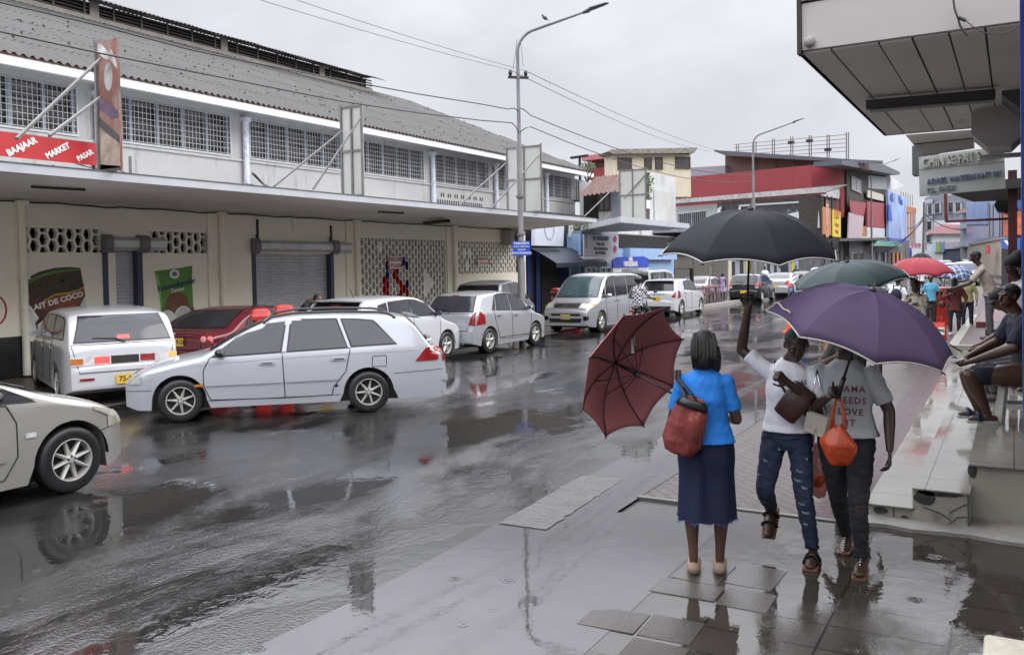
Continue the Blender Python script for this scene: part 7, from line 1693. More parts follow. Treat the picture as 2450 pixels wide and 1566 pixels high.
    if bottom:
        def bt(mb):
            torso(mb, [(hp-up*.10,.125*k*w+g,.10*k+g), (hp,.142*k*w+g,.108*k+g), (hp+up*.11,.122*k*w+g,.09*k+g)])
            for h_, (kn, an) in zip((HR, HL), legs):
                kn = Vector(kn); an = Vector(an); limb(mb, [h_, h_.lerp(kn,.5), kn], [.092*k*w,.080*k*w,.062*k]); mb.tube([kn, kn.lerp(an,.3), kn.lerp(an,.75), an+(kn-an)*.06], [.062*k,.062*k,.050*k,.050*k], 12); mb.ell(kn, .062*k, 10, 8)
        F.low = F.part(lowname, bottom, bt, vox if not fine else .009, 2, fold=(8,8,16,.006))
    if skirt:    # (material, hem height, half width at hem, name)
        def sk(mb):
            z1 = skirt[1]; c1 = Vector((hp.x, hp.y, z1)); n = 36; rr = []
            for j in range(13):
                t_ = j/12; zc = (hp.z+.09)*(1-t_)+z1*t_; wv = .14*k*w*hipw+.004+(skirt[2]-.14*k*w*hipw)*t_**.8; dv = .105*k+.015+(skirt[2]*.75-.105*k)*t_; dv += .02*sin(pi*min(1,t_*2.2)); wv += .015*sin(pi*min(1,t_*2.2))
                fo = .018*t_; rr.append([(hp.x*(1-t_)+c1.x*t_+cos(a)*(wv+fo*sin(a*7+1)), hp.y+sin(a)*(dv+fo*sin(a*7+2)), zc+(.008*sin(a*11+2)*t_)) for a in [2*pi*i/n for i in range(n)]])
            mb.loft(rr, caps=False); mb.loft([[(p[0]*.97, p[1]*.97, p[2]) for p in r] for r in rr], caps=False)
        F.low = F.part(skirt[3] if len(skirt) > 3 else 'skirt', skirt[0], sk, None)
    kk = k*.98
    if hair == 'short': F.part('hair', M_hair, lambda mb: (mb.ell(L_(0,-.022,.035), (.080*kk,.094*kk,.088*kk), 18, 12, M_)), None)
    elif hair == 'bun': F.part('hair', M_hair, lambda mb: (mb.ell(L_(0,-.025,.035), (.084*kk,.098*kk,.094*kk), 18, 12, M_), mb.ell(L_(0,-.13,.06), (.05*kk,)*3, 12, 8)), None)
    elif hair == 'long': F.part('hair', M_hair, lambda mb: (mb.ell(L_(0,-.03,.03), (.088*kk,.100*kk,.098*kk), 18, 12, M_), mb.ell(L_(0,-.06,-.07), (.082*kk,.06*kk,.11*kk), 14, 9, M_)), .012)
    elif hair == 'wrap': F.part('head_wrap', cloth('black_headwrap', (.008,.008,.010)), lambda mb: (mb.ell(L_(0,-.04,.06), (.095*kk,.12*kk,.10*kk), 18, 12, M_), mb.ell(L_(.0,-.14,.10), (.085*kk,.10*kk,.085*kk), 14, 9, M_)), .012)
    if cap is not None: F.part('cap', cap, lambda mb: (mb.ell(L_(0,-.012,.055), (.086*kk,.102*kk,.075*kk), 18, 12, M_), mb.grid(lambda u, v: L_((-.07+.14*u)*(1-.25*v), .07+.095*v-.03*abs(u-.5)*2*v, .045-.012*v-.02*(u*2-1)**2), 8, 4), mb.grid(lambda u, v: L_((-.07+.14*u)*(1-.25*v), .07+.095*v-.03*abs(u-.5)*2*v, .039-.012*v-.02*(u*2-1)**2), 8, 4)), None)
    if shoem:
        def sf(mb):
            for i, (kn, an) in enumerate(legs): foot(mb, an, kn, i, .008)
        F.part('shoes', shoem, sf, vox*.8, 2)
    return F
def strap(F, name, m, pts, r=.008, flat=.35, par=None, n=8): mb = MB(); mb.tube([Vector(p) for p in pts], r, n, flat=flat); return mb.build(name, m, par or F.t, 'all')

# ---- umbrellas
def umbrella(label, c, axis, R, depth, m_out, m_trim=None, hold=None, spin=0.0, ribs=8, mrib=None, roll=None, name='umbrella', shaft=.72, sag_=.05, m_in=None, group='open umbrellas', handle=True, fine=True, tipr=.02):
    """c: centre of the rim circle; axis: from the handle to the crown"""
    ax = Vector(axis).normalized(); rt = Vector(roll) if roll else ax.orthogonal(); rt = (rt-ax*rt.dot(ax)).normalized(); bk = ax.cross(rt)
    M_ = Matrix((rt, bk, ax)).transposed(); t = thing(name, label, 'umbrella', c, 0, group, rot=M_.to_euler()); nu = 10; nv = 12
    def P_(th, v):
        """v 0 crown .. 1 rim; cloth dips between the ribs"""
        u = (th-spin)/(2*pi/ribs); fr = u-math.floor(u); dip = 4*fr*(1-fr)
        r = R*v; z = depth*(1-v**2.5)
        ch = 1-(1-cos(pi/ribs))*dip*.95*v; r *= ch
        r *= 1-sag_*dip*v**3; z += -.10*depth*dip*v*(1-v)*1.5+depth*.10*dip*v**4
        return Vector((r*cos(th), r*sin(th), z))
    mb = MB(); n = ribs*nu
    vs = [P_(spin+2*pi*i/n, j/nv) for j in range(1, nv+1) for i in range(n)]; top = Vector((0,0,depth))
    fs = [(j*n+i, j*n+(i+1) % n, (j+1)*n+(i+1) % n, (j+1)*n+i) for j in range(nv-1) for i in range(n)]
    o = len(vs); vs.append(top); fs += [(o, (i+1) % n, i) for i in range(n)]
    mb.add(vs, fs); can = mb.build('canopy', m_out, t, 7, fix=True)
    so_ = can.modifiers.new('t', 'SOLIDIFY'); so_.thickness = .003; so_.offset = -1
    if m_trim:
        mb = MB(); mb.tube([P_(spin+2*pi*i/n, 1.0) for i in range(n+1)], .0055, 6, caps=False); mb.build('rim_binding', m_trim, can, 'all')
    mrib = mrib or M_trim
    for i in range(ribs):
        th = spin+2*pi*i/ribs; mb = MB()
        mb.tube([P_(th, v)-Vector((0,0,.012)) for v in (.02,.2,.4,.6,.8,1.0)], .004, 5); p = P_(th, 1.0); mb.tube([p, p+Vector((cos(th), sin(th), -.5))*tipr], [.005,.004], 6)
        mid = P_(th, .48)-Vector((0,0,.012)); mb.tube([Vector((.012*cos(th), .012*sin(th), depth-.30*R*1.0-.08)), mid], .0032, 5)
        if fine: mb.build('rib', mrib, t, 'all')
        else: mb.build('rib', mrib, t, 'all')
    mb = MB(); mb.tube([(0,0,depth+.05),(0,0,depth-.02),(0,0,depth-shaft)], [.004,.008,.008], 8); mb.ell((0,0,depth+.006), (.022,.022,.012), 10, 6); mb.tube([(0,0,depth-.30*R-.11),(0,0,depth-.30*R-.05)], .016, 10); mb.build('shaft', mrib, t, 'all')
    if handle: mb = MB(); mb.tube([(0,0,depth-shaft+.02),(0,0,depth-shaft-.11)], [.016,.018], 10); mb.ell((0,0,depth-shaft-.11), .019, 10, 7); mb.build('handle', M_trim, t, 'all')
    return t
C_blue = cloth('bright_blue', (.015,.19,.62), var=.08); C_denim = cloth('navy_denim', (.004,.007,.038), var=.3, scale=3, stretch=(8,8,1)); C_white = cloth('white_cotton', (.74,.74,.78), var=.04)
C_jean = cloth('worn_blue_denim', (.016,.028,.062), var=.35, scale=5, grime=(.30,.33,.33), gamt=.33, gscale=(7,7,13)); C_grey = cloth('grey_cotton', (.37,.385,.395), var=.08); C_black = cloth('black_jeans', (.017,.017,.022), var=.3)
M_beige = cloth('beige_flats', (.27,.19,.13)); M_sandal = mat('black_sandal', (.012,.012,.014), .5); M_sole = mat('brown_sole', (.16,.07,.045), .6)
M_orbag = mat('orange_plastic_film', (.55,.07,.02), .22, var=.35, scale=7, bump=.8, bscale=14, alpha=.68); M_brbag = cloth('brown_leather', (.045,.018,.014), rough=.45, var=.3)
# ---------- woman in blue, back to us
W1 = figure('woman in bright blue shirt and long navy skirt seen from behind', (-1.78, 5.62), (-.30, 1), 1.615, skin=M_skin, top=C_blue, skirt=(C_denim, .37, .182), wide=.98, hair='long', fine=True, sleeve=.50, hem=.03,
    arms=(((.205,.01,1.03),(.15,.22,1.00)), ((-.215,.03,1.02),(-.13,.28,1.08))), legs=(((.10,.03,.46),(.085,.02,.09)), ((-.10,.03,.46),(-.085,-.01,.09))), curl=(1.0,1.25), palm=((-1,0,.2),(1,0,.2)), shoem=M_beige, headf=(0,1,-.22), headoff=(0,.02,-.01), hipw=1.25)
mb = MB()
for i in range(9):
    a = -2.4+i*.6; x = .085*sin(a*.55); mb.tube([W1.L(x*.8,-.085,.085), W1.L(x*.95,-.118,.02), W1.L(x*1.0,-.115,-.07), W1.L(x*.9,-.105,-.12)], [.010,.013,.013,.008], 7)
mb.tube([W1.L(.085,-.02,.0), W1.L(.10,-.03,-.07), W1.L(.098,-.02,-.15), W1.L(.09,-.01,-.19)], [.020,.018,.015,.006], 8)
mb.tube([W1.L(.07,-.07,-.02), W1.L(.078,-.075,-.10), W1.L(.072,-.07,-.17)], [.018,.015,.006], 8)
rb_ = random.Random(12)
for i in range(16):
    a_ = radians(200+140*i/15); x0_, y0_ = .080*cos(a_), .088*sin(a_)
    mb.tube([W1.L(x0_,-.02+y0_,.05), W1.L(x0_*1.13,-.03+y0_*1.05,-.02), W1.L(x0_*1.08+rb_.uniform(-.006,.006),-.03+y0_*.95,-.10), W1.L(x0_*.95+rb_.uniform(-.01,.01),-.03+y0_*.8,-.150-rb_.uniform(0,.025))], [.009,.010,.009,.005], 6)
mb.build('braids', M_hair, W1.t, 'all')
mb = MB(); nk = W1.nk; mb.loft([[(nk.x+(.066+.006*j)*cos(a), nk.y+(.058+.006*j)*sin(a), nk.z+.035-.035*j) for a in [2*pi*i/20 for i in range(20)]] for j in range(3)], caps=False); mb.build('collar', C_blue, W1.top, 'all')
mb = MB(); rnd = random.Random(4)
for i in range(150):
    a = 2*pi*i/150+rnd.uniform(-.02,.02); x = W1.hp.x+cos(a)*(.188+.018*sin(a*7+1)); y = W1.hp.y+sin(a)*(.147+.018*sin(a*7+2)); z = .372+.008*sin(a*11+2)
    mb.tube([(x,y,z),(x+rnd.uniform(-.006,.006),y,z-rnd.uniform(.008,.022))], [.0022,.0012], 4)
mb.build('frayed_hem', cloth('pale_denim_fray', (.05,.10,.36)), W1.low)
mb = MB(); mb.box(-.002,.002,-.145,-.13,.42,.93); mb.build('skirt_seam', cloth('dark_seam', (.006,.01,.05)), W1.low).location = (-.02,-.012,0)
# shoulder bag
C_camo = cloth('red_camouflage', (.19,.030,.028), var=.6, scale=9, grime=(.40,.19,.16), gamt=.43, gscale=(10,10,10))
b = W1.loc(on(1646, 1004, Y=5.42)); bg_ = thing('shoulder_bag', 'red camouflage shoulder bag with black straps hanging from the shoulder of the woman in blue', 'bag', W1.wl(b), W1.a)
def bagf(mb):
    M3 = Matrix.Rotation(radians(17), 3, 'Y'); rr = []
    for t_, w_, d_ in ((-.235,.030,.03),(-.225,.085,.06),(-.15,.128,.078),(-.04,.128,.082),(.07,.105,.066),(.13,.082,.045),(.155,.06,.02)):
        rr.append([M3 @ Vector((w_*abs(cos(a))**.7*(1 if cos(a) > 0 else -1)+.008*sin(a*5+t_*20), d_*sin(a)+.004*sin(a*7), t_)) for a in [2*pi*i/26 for i in range(26)]])
    mb.loft(rr)
mb = MB(); bagf(mb); bo = mb.build('bag_body', C_camo, bg_, 'all'); bake(bo, .010, 2)
M3 = Matrix.Rotation(radians(17), 3, 'Y'); mb = MB(); mb.loft([[M3 @ Vector((w_*abs(cos(a))**.7*(1 if cos(a) > 0 else -1), d_*sin(a), t_)) for a in [2*pi*i/26 for i in range(26)]] for t_, w_, d_ in ((.085,.106,.070),(.118,.094,.060),(.14,.08,.05))]); mb.build('top_band', M_trim, bg_, 'all')
for dx in (-.03, .035):
    mb = MB(); s_ = Vector((-.175+.0,-.02,1.335))-b; p0 = M3 @ Vector((dx,-.045,.13)); s_ = s_+Vector((dx*.35, 0, 0)); mb.tube([p0, p0.lerp(s_,.5)+Vector((-.005,-.03,0)), s_+Vector((0,-.055,-.03)), s_+Vector((0,-.01,.022)), s_+Vector((0,.05,-.02)), M3 @ Vector((dx,.05,.13))], .012, 8, flat=.3); mb.build('strap', M_trim, bg_, 'all')
# maroon umbrella, turned so that we look into it
M_maroon = mat('maroon_umbrella_cloth', (.36,.115,.115), .6, var=.08, scale=2)
rc = on(1517, 892, Y=5.75); hubp = on(1470, 862, Y=5.98); axm = (hubp-rc).normalized()
vw = (rc-Vector((0,0,CAM_H))).normalized(); rgt = vw.cross(Vector((0,0,1))).normalized(); upv = rgt.cross(vw)
axm = (vw*.60-rgt*.66+upv*.36).normalized()
um = umbrella('maroon umbrella held sideways so that its ribs and inside show', rc, axm, .50, .20, M_maroon, None, roll=upv, spin=.22, shaft=.62, tipr=.012, handle=True)
mb = MB(); mb.box(-.012,.012,-.002,.002,-.06,.07); tg_ = mb.build('white_tag', M_signwhite, um); tg_.location = (.16,.06,.13); tg_.rotation_euler = (.3,.9,.8)
# ---------- man in white t-shirt
mb = None
M1 = figure('man in white t-shirt and ripped jeans walking towards us under the black umbrella', (-1.355, 6.10), (.05,-1), 1.655, skin=M_skin2, top=C_white, bottom=C_jean, fine=True, hair='short', sleeve=.5, face=True, hem=.03,
    lean=(-.03,.03), headf=(-.28,1,-.62), headup=(-.15,.55,1), headoff=(-.04,.045,-.045),
    arms=(((.30,.02,1.455),(.245,.05,1.745)), ((-.23,.10,1.08),(-.06,.24,1.26))), legs=(((.135,.10,.50),(.155,-.22,.30)), ((-.115,.06,.48),(-.165,.0,.09))), shoes=[(0,.75,-.66),(0,1,-.02)], curl=(1.35,1.3), palm=((0,1,.0),(1,-.3,0)))
for i, (an, d) in enumerate((((.155,-.22,.30),(0,.75,-.66)),((-.165,0,.09),(0,1,-.02)))):
    an = Vector(an); d = Vector(d).normalized(); b_ = an+Vector((0,-.02,-.045)); dn = Vector((0,d.z,-d.y)) ; dn = Vector((0, -d.z*-1, -abs(d.y))).normalized() if i == 0 else Vector((0,0,-1))
    q = d.to_track_quat('Y', 'Z').to_matrix(); mb = MB()
    mb.loft([[b_+q @ Vector((x*.045*(1+.15*sin(t_*3)), -.06+t_*.255, z_)) for x, z_ in ((-1,-.036),(1,-.036),(1,-.020),(-1,-.020))] for t_ in [j/8 for j in range(9)]]); s_ = mb.build('sandal', M_sole, M1.t)
    mb = MB()
    for yy in (.02, .10): mb.tube([b_+q @ Vector((.045*cos(a), yy, -.022+.062*sin(a))) for a in [pi*j/10 for j in range(11)]], .019, 8, flat=.3)
    mb.build('sandal_straps', M_sandal, s_, 'all')
# knee patches and rips
C_rip = cloth('frayed_rip', (.20,.22,.23), var=.5, scale=20); rnd = random.Random(8)
mb = MB()
for (x, y, z, w_) in ((-.10,.128,.66,.045),(-.09,.138,.60,.055),(-.13,.125,.55,.04),(-.11,.125,.44,.045),(-.13,.11,.38,.05),(-.13,.095,.30,.035),(.12,.15,.72,.03),(.165,.14,.62,.03),(.03,.135,.80,.02),(-.14,.08,.74,.025)):
    n = 8; mb.grid(lambda u, v: (x+w_*(u-.5)*1.0, y-.0+.012-.10*(u-.5)**2, z+.014*(v-.5)+.012*(u-.5)), 6, 3)
mb.build('rips', C_rip, M1.low, 'all')
# chest lettering (a small printed emblem)
q = M1.wl((-.105,.155,1.245)); o = text('ADIDAS', .042, M_blackl, (-.085,.152,1.255), (-1,0,.1), (0,0,1), M1.top, extrude=.001, bold=.001)
# crossbody bag
bg2 = thing('crossbody_bag', 'small brown crossbody bag held to the chest of the man in white', 'bag', M1.wl((-.085,.175,1.13)), M1.a)
mb = MB(); Mr = Matrix.Rotation(radians(-38), 3, 'Y')
mb.loft([[Mr @ Vector((.085*abs(cos(a))**.6*(1 if cos(a) > 0 else -1)*w_, .045*sin(a)*d_, t_)) for a in [2*pi*i/20 for i in range(20)]] for t_, w_, d_ in ((-.13,.75,.5),(-.12,.95,.9),(0,1.05,1.1),(.11,.95,.8),(.125,.8,.3))]); mb.build('bag_body', M_brbag, bg2, 'all')
mb = MB(); o_ = Vector((-.085,.175,1.13)); mb.tube([Vector(p)-o_ for p in ((-.02,.155,1.19),(.03,.125,1.26),(.055,.098,1.32),(.065,.04,1.385),(.06,-.05,1.395),(.02,-.13,1.3),(-.1,-.15,1.1),(-.17,.02,1.05),(-.15,.12,1.06))], .013, 8, flat=.3); mb.build('strap', M_brbag, bg2, 'all')
# black umbrella
hw = M1.wl((.245,.06,1.81)); M_bumb = mat('black_umbrella_cloth', (.012,.012,.018), .72, spec=.2, var=.25, scale=3); M_bind = mat('pale_binding', (.38,.36,.33), .6)
axb = Vector((.075,-.12,1)).normalized(); bc = hw+axb*.32
ub = umbrella('large black umbrella with pale edging held up by the man in white', bc, axb, .61, .30, M_bumb, M_bind, roll=(CM @ Vector((1,0,0))), spin=-pi/2+.04, shaft=.70, sag_=.02)
# ---------- woman in grey t-shirt
W2 = figure('woman in grey lettered t-shirt and black jeans carrying bags under the purple umbrella', (-.97, 6.10), (.02,-1), 1.665, skin=M_skin2, top=C_grey, bottom=C_black, fine=True, hair='wrap', sleeve=.52, face=True, wide=1.08, hem=.03,
    headf=(.1,1,-.25), arms=(((.25,.03,1.05),(.07,.26,1.19)), ((-.265,-.01,1.08),(-.275,.08,.85))), legs=(((.075,-.14,.46),(.065,-.44,.10)), ((-.085,.09,.47),(-.09,.0,.085))), shoes=[(0,1,-.25),(0,1,0)], curl=(1.3,.55), palm=((1,-.2,0),(1,0,0)), hipw=1.16)
mb = MB()
for an in ((.065,-.44,.10),(-.09,0,.085)):
    b_ = Vector(an)+Vector((0,-.02,-.05)); mb.loft([[b_+Vector((x*.042*(1+.15*sin(t_*3)), -.055+t_*.25, z_)) for x, z_ in ((-1,-.034),(1,-.034),(1,-.026),(-1,-.026))] for t_ in [j/8 for j in range(9)]])
mb.build('sandals', M_sole, W2.t)
for an in ((.065,-.44,.10),(-.09,0,.085)):
    mb = MB(); b_ = Vector(an)
    for j in range(7): mb.ell(b_+Vector((0,.045+.020*j,.012-.0125*j)), .008, 8, 6)
    mb.build('jewelled_strap', M_chrome, W2.t, 'all')
for s_, z, h in (('MAMA',1.235,.058),('NEEDS',1.16,.058),('LOVE',1.085,.058),('IT',1.015,.058)): text(s_, h, mat('dark_red_print', (.10,.02,.028), .7), (-.05,.160,z), (-1,0,0), (0,0,1), W2.top, extrude=.001, bold=.0015, sx=.95, space=1.25)
mb = MB(); mb.tube([W2.L(-.09,-.02,.0),W2.L(-.10,-.02,-.08),W2.L(-.09,-.01,-.15)], [.03,.025,.02], 8, flat=.5); mb.tube([W2.L(.09,-.02,.0),W2.L(.11,-.01,-.05)], [.03,.02], 8, flat=.5); mb.build('scarf_ends', MATS['cloth_black_headwrap'], W2.t, 'all')
def plasticbag(label, c, w_, h_, seed, handles=.22, m=M_orbag, hz=0):
    t = thing('plastic_bag', label, 'bag', c, 0); mb = MB(); rr = []
    for t_ in [j/14 for j in range(15)]:
        z = -h_*(1-t_); r = w_*(sin(pi*min(1, .12+t_*.62))**.7)*(1-.72*max(0, t_-.55)/.45)
        rr.append([(r*cos(a)*(1+.13*noise.noise(Vector((cos(a)*2, sin(a)*2+t_*3, seed)))), r*.62*sin(a)*(1+.2*noise.noise(Vector((cos(a)*2, t_*4, seed+3)))), z+.012*sin(a*3+seed)) for a in [2*pi*i/30 for i in range(30)]])
    mb.loft(rr); mb.build('film', m, t, 'all')
    mb = MB()
    for dx in (-.03, .03): mb.tube([(dx*1.3,0,-.02),(dx,0,handles*.5),(dx*.25,0,handles)], [.020,.013,.008], 7, flat=.4)
    mb.build('handles', m, t, 'all')
    mb = MB(); rnd = random.Random(seed)
    for i in range(4): mb.ell((rnd.uniform(-.4,.4)*w_, rnd.uniform(-.2,.2)*w_, -h_*.80+rnd.uniform(0,.10)), (w_*.42, w_*.36, w_*.36), 12, 8)
    mb.build('contents', mat('orange_fruit', (.45,.13,.03), .5, var=.4), t, 'all'); return t
hb = W2.wl((.0,.30,1.20))
plasticbag('see-through orange plastic bag with groceries held up by the woman in grey', (hb.x, hb.y-.02, hb.z-.18), .115, .24, 5, .19)
plasticbag('orange plastic bag hanging lower between the man in white and the woman in grey', on(1957, 1062, Y=6.25), .085, .36, 9, .14)
wb = thing('handbag', 'small cream handbag with chain hanging at the hip of the woman in grey', 'bag', on(1956, 1015, Y=5.93), W2.a-.3)
mb = MB(); mb.M = Matrix.Rotation(radians(-14), 4, 'Y'); mb.box(-.075,.075,-.028,.028,-.07,.07); o = mb.build('bag_body', mat('cream_leather', (.42,.38,.31), .45), wb); bv = o.modifiers.new('b','BEVEL'); bv.width = .012; bv.segments = 3
mb = MB(); mb.M = Matrix.Rotation(radians(-14), 4, 'Y'); mb.box(-.073,.073,.028,.034,-.03,.068); mb.box(-.012,.012,.034,.04,-.045,-.015); mb.build('flap', mat('cream_leather_flap', (.36,.33,.27), .45), wb)
mb = MB(); mb.tube([(-.05,0,.07),(-.03,0,.2),(.0,0,.36)], .005, 6); mb.tube([(.06,0,.07),(.03,0,.2),(.0,0,.36)], .005, 6); mb.build('chain', M_chrome, wb, 'all')
# purple umbrella
M_purp = mat('purple_umbrella_cloth', (.066,.043,.092), .65, spec=.25, var=.12, scale=2)
pc = on(2054, 797, Y=5.72)
vw = (pc-Vector((0,0,CAM_H))).normalized(); rgt = vw.cross(Vector((0,0,1))).normalized(); upv = rgt.cross(vw)
up_ = umbrella('wide purple umbrella with pale edging tilted towards the camera', pc, (upv*.90+rgt*.28-vw*.24), .57, .28, M_purp, M_bind, roll=rgt, spin=-pi/2+.16, shaft=.60, sag_=.02)
mb = MB(); mb.tube([Vector((-.52+.02*t_, -.10-.035*t_, .075+.006*sin(t_*1.8))) for t_ in range(6)], .006, 5); mb.build('loose_binding', M_bind, up_, 'all')
# ---------- carrier of the green umbrella, hidden behind the couple
M_grn = mat('dark_green_umbrella_cloth', (.020,.042,.044), .6, spec=.3, var=.2, scale=3)
figure('mostly hidden person carrying the green umbrella behind the couple', (-1.38, 9.0), (.05,-1), 1.60, skin=M_skin, top=cloth('dark_olive', (.04,.045,.035)), bottom=C_black, hair='short', vox=.016, arms=(((.25,.05,1.05),(.12,.28,1.15)), ((-.25,0,1.08),(-.26,.06,.86))), curl=(1.2,.6))
gc = on(2032, 672, Y=9.0); vw = (gc-Vector((0,0,CAM_H))).normalized(); rgt = vw.cross(Vector((0,0,1))).normalized(); upv = rgt.cross(vw)
umbrella('dark green umbrella behind the purple one', gc, (upv*.95-rgt*.10-vw*.18), .56, .19, M_grn, M_bind, roll=rgt, spin=-pi/2+.5, shaft=.6, sag_=.02)
# ---------- seated people on the platform
PZ = .452
st = thing('plastic_stool', 'white plastic stool under the seated man in navy', 'stool', (.06, 9.92, PZ), radians(4))
mb = MB(); mb.box(-.17,.17,-.17,.17,.40,.44); o = mb.build('seat', mat('white_plastic', (.50,.50,.47), .35, var=.05), st); bv = o.modifiers.new('b','BEVEL'); bv.width = .02; bv.segments = 3
for sx in (-1,1):
    for sy in (-1,1): mb = MB(); mb.bar((sx*.145,sy*.145,.40),(sx*.185,sy*.185,0), .05); mb.build('leg', MATS['white_plastic'], st)
mb = MB()
for sg in (-1,1): mb.box(-.17,.17,sg*.165-.012,sg*.165+.012,.14,.18); mb.box(sg*.165-.012,sg*.165+.012,-.17,.17,.14,.18)
mb.build('stretcher', MATS['white_plastic'], st)
C_navy = cloth('navy_cotton', (.008,.010,.026), var=.2)
SM = figure('heavy seated man in navy t-shirt with sunglasses pushed up on his forehead', (.10, 9.90), (-1,-.22), 1.80, z=PZ, skin=M_skin, top=C_navy, fine=True, hair='short', sleeve=.62, face=True, wide=1.5, hips=(0,-.02,.50), lean=(0,.08),
    legs=(((.13,.50,.44),(.13,.40,.09)), ((-.17,.52,.46),(-.15,.36,.09))), arms=(((.27,.16,.78),(.10,.50,.62)), ((-.30,.16,.76),(-.16,.52,.60))), headf=(-.55,1,-.12), headoff=(0,.03,.0), curl=(.9,1.0), palm=((-.5,0,1),(.4,0,1)), hem=-.02)
def shorts(mb):
    torso(mb, [(SM.hp-Vector((0,0,.10)),.20,.16),(SM.hp,.22,.17),(SM.hp+Vector((0,0,.08)),.20,.15)])
    for kn, x in (((.13,.50,.44), .11), ((-.17,.52,.46), -.11)): limb(mb, [Vector((x,-.02,.49)), Vector((x,-.02,.49)).lerp(Vector(kn),.82)], [.115,.095])
SM.part('shorts', C_navy, shorts, .010, 2)
mb = MB()
for s_ in (-1,1): mb.ell(SM.L(.036*s_,.070,.085), (.032,.014,.020), 12, 8, SM.Mh)
mb.tube([SM.L(-.07,.05,.085),SM.L(0,.085,.088),SM.L(.07,.05,.085)], .004, 5)
for s_ in (-1,1): mb.tube([SM.L(.07*s_,.05,.085),SM.L(.082*s_,-.03,.055)], .003, 5)
mb.build('sunglasses', mat('grey_sunglass_lens', (.10,.11,.12), .1), SM.t, 'all')
mb = MB()
for an in ((.13,.40,.09),(-.15,.36,.09)):
    b_ = Vector(an)+Vector((0,-.02,-.045)); mb.loft([[b_+Vector((x*.05, -.06+t_*.27, z_)) for x, z_ in ((-1,-.045),(1,-.045),(1,-.02),(-1,-.02))] for t_ in [j/6 for j in range(7)]])
sl = mb.build('slippers', mat('white_rubber_sole', (.42,.42,.40), .5), SM.t)
mb = MB()
for an in ((.13,.40,.09),(-.15,.36,.09)):
    b_ = Vector(an)+Vector((0,-.02,-.045)); mb.tube([b_+Vector((.05*cos(a), .085, -.025+.065*sin(a))) for a in [pi*j/10 for j in range(11)]], .045, 8, flat=.12)
mb.build('slipper_straps', mat('navy_rubber', (.02,.04,.11), .4), sl, 'all')
ph = thing('mobile_phone', 'black mobile phone in the hand of the seated man in navy', 'phone', SM.wl((.02,.62,.72)), 0)
mb = MB(); mb.M = Matrix.Rotation(.6, 4, 'Y') @ Matrix.Rotation(.3, 4, 'Z'); mb.box(-.075,.075,-.035,.035,-.004,.004); mb.build('phone_body', M_black, ph)
np_ = thing('folded_paper', 'folded pale paper held by the seated man in navy', 'paper', SM.wl((-.13,.63,.62)), 0)
mb = MB(); mb.M = Matrix.Rotation(.7, 4, 'X') @ Matrix.Rotation(.5, 4, 'Z'); mb.box(-.06,.06,-.035,.035,-.003,.003); mb.box(-.055,.05,-.03,.03,.0032,.007); mb.build('sheet', mat('printed_paper', (.45,.46,.43), .6, var=.4, scale=40), np_)
# second seated man
S2 = figure('seated man in a peaked cap just beyond the heavy man in navy', (.14, 11.3), (-1,-.15), 1.72, z=PZ, skin=M_skin3, top=cloth('white_navy_shirt', (.03,.04,.10), grime=(.5,.5,.52), gamt=.42, gscale=(3,3,9)), bottom=cloth('grey_trousers', (.07,.07,.075)), hair='short', vox=.013, hips=(0,-.02,.46), lean=(0,.16), face=True,
    legs=(((.12,.46,.44),(.12,.40,.09)), ((-.14,.44,.44),(-.14,.34,.09))), arms=(((.25,.20,.78),(.10,.48,.62)), ((-.25,.22,.76),(-.08,.50,.60))), headf=(-.35,1,-.5), headup=(0,.4,1), headoff=(0,.05,-.02), cap=cloth('dark_cap', (.012,.012,.014)), shoem=cloth('grey_shoe', (.09,.085,.085)))
q = copy_tree(st); q.location = (.32, 11.35, PZ); q['label'] = 'white plastic stool under the seated man in the peaked cap'
W3 = figure('woman in black head wrap and white strapped top leaning at the right edge', (.16, 12.2), (-1,-.35), 1.60, z=PZ, skin=M_skin2, top=cloth('white_strap_top', (.45,.45,.46)), bottom=C_black, hair='wrap', vox=.014, sleeve=.02, lean=(-.02,.12), headf=(-.3,1,-.45), headup=(0,.4,1), face=True, wide=1.1)
mb = MB(); mb.ell(W3.L(-.082,-.0,-.03), .008, 8, 6); mb.build('earring', M_chrome, W3.t, 'all')
M2 = figure('man in dark cap and beige shirt reaching forward at the far end of the platform', (-.40, 19.6), (-1,-.1), 1.74, z=.46, skin=M_skin2, top=cloth('beige_shirt', (.30,.25,.21)), bottom=cloth('grey_trousers', (.07,.07,.075)), hair='short', vox=.016, lean=(0,.16), arms=(((.25,.36,1.13),(.20,.62,1.02)), ((-.22,.38,1.12),(-.16,.64,1.02))), headf=(-.2,1,-.35), cap=cloth('dark_cap', (.012,.012,.014)), shoem=M_sandal)
# ---------- people further along the pavement
C_leo = cloth('leopard_print', (.58,.53,.44), var=.05, grime=(.012,.011,.010), gamt=.55, gscale=(8,8,8))
W4 = figure('woman in leopard print dress under the red umbrella', (-1.72, 19.3), (.08,-1), 1.66, skin=M_skin2, top=C_leo, skirt=(C_leo, .42, .25, 'dress_skirt'), hair='long', vox=.016, wide=1.1, arms=(((.24,.06,1.06),(.14,.24,1.22)), ((-.27,0,1.06),(-.29,.06,.82))), curl=(1.2,1.1), shoem=M_sandal)
M_redu = mat('red_umbrella_cloth', (.24,.015,.028), .65, spec=.3, var=.1, scale=2)
c = on(2201, 652, Y=19.2); umbrella('red umbrella over the woman in leopard print', c, (.04,-.10,1), .66, .30, M_redu, None, spin=.1, roll=(CM @ Vector((1,0,0))), shaft=.75)
tb = thing('tote_bag', 'red tote bag with a lettered white patch carried by the woman in leopard print', 'bag', on(2248, 812, Y=19.0)+Vector((0,0,-.02)), -.1)
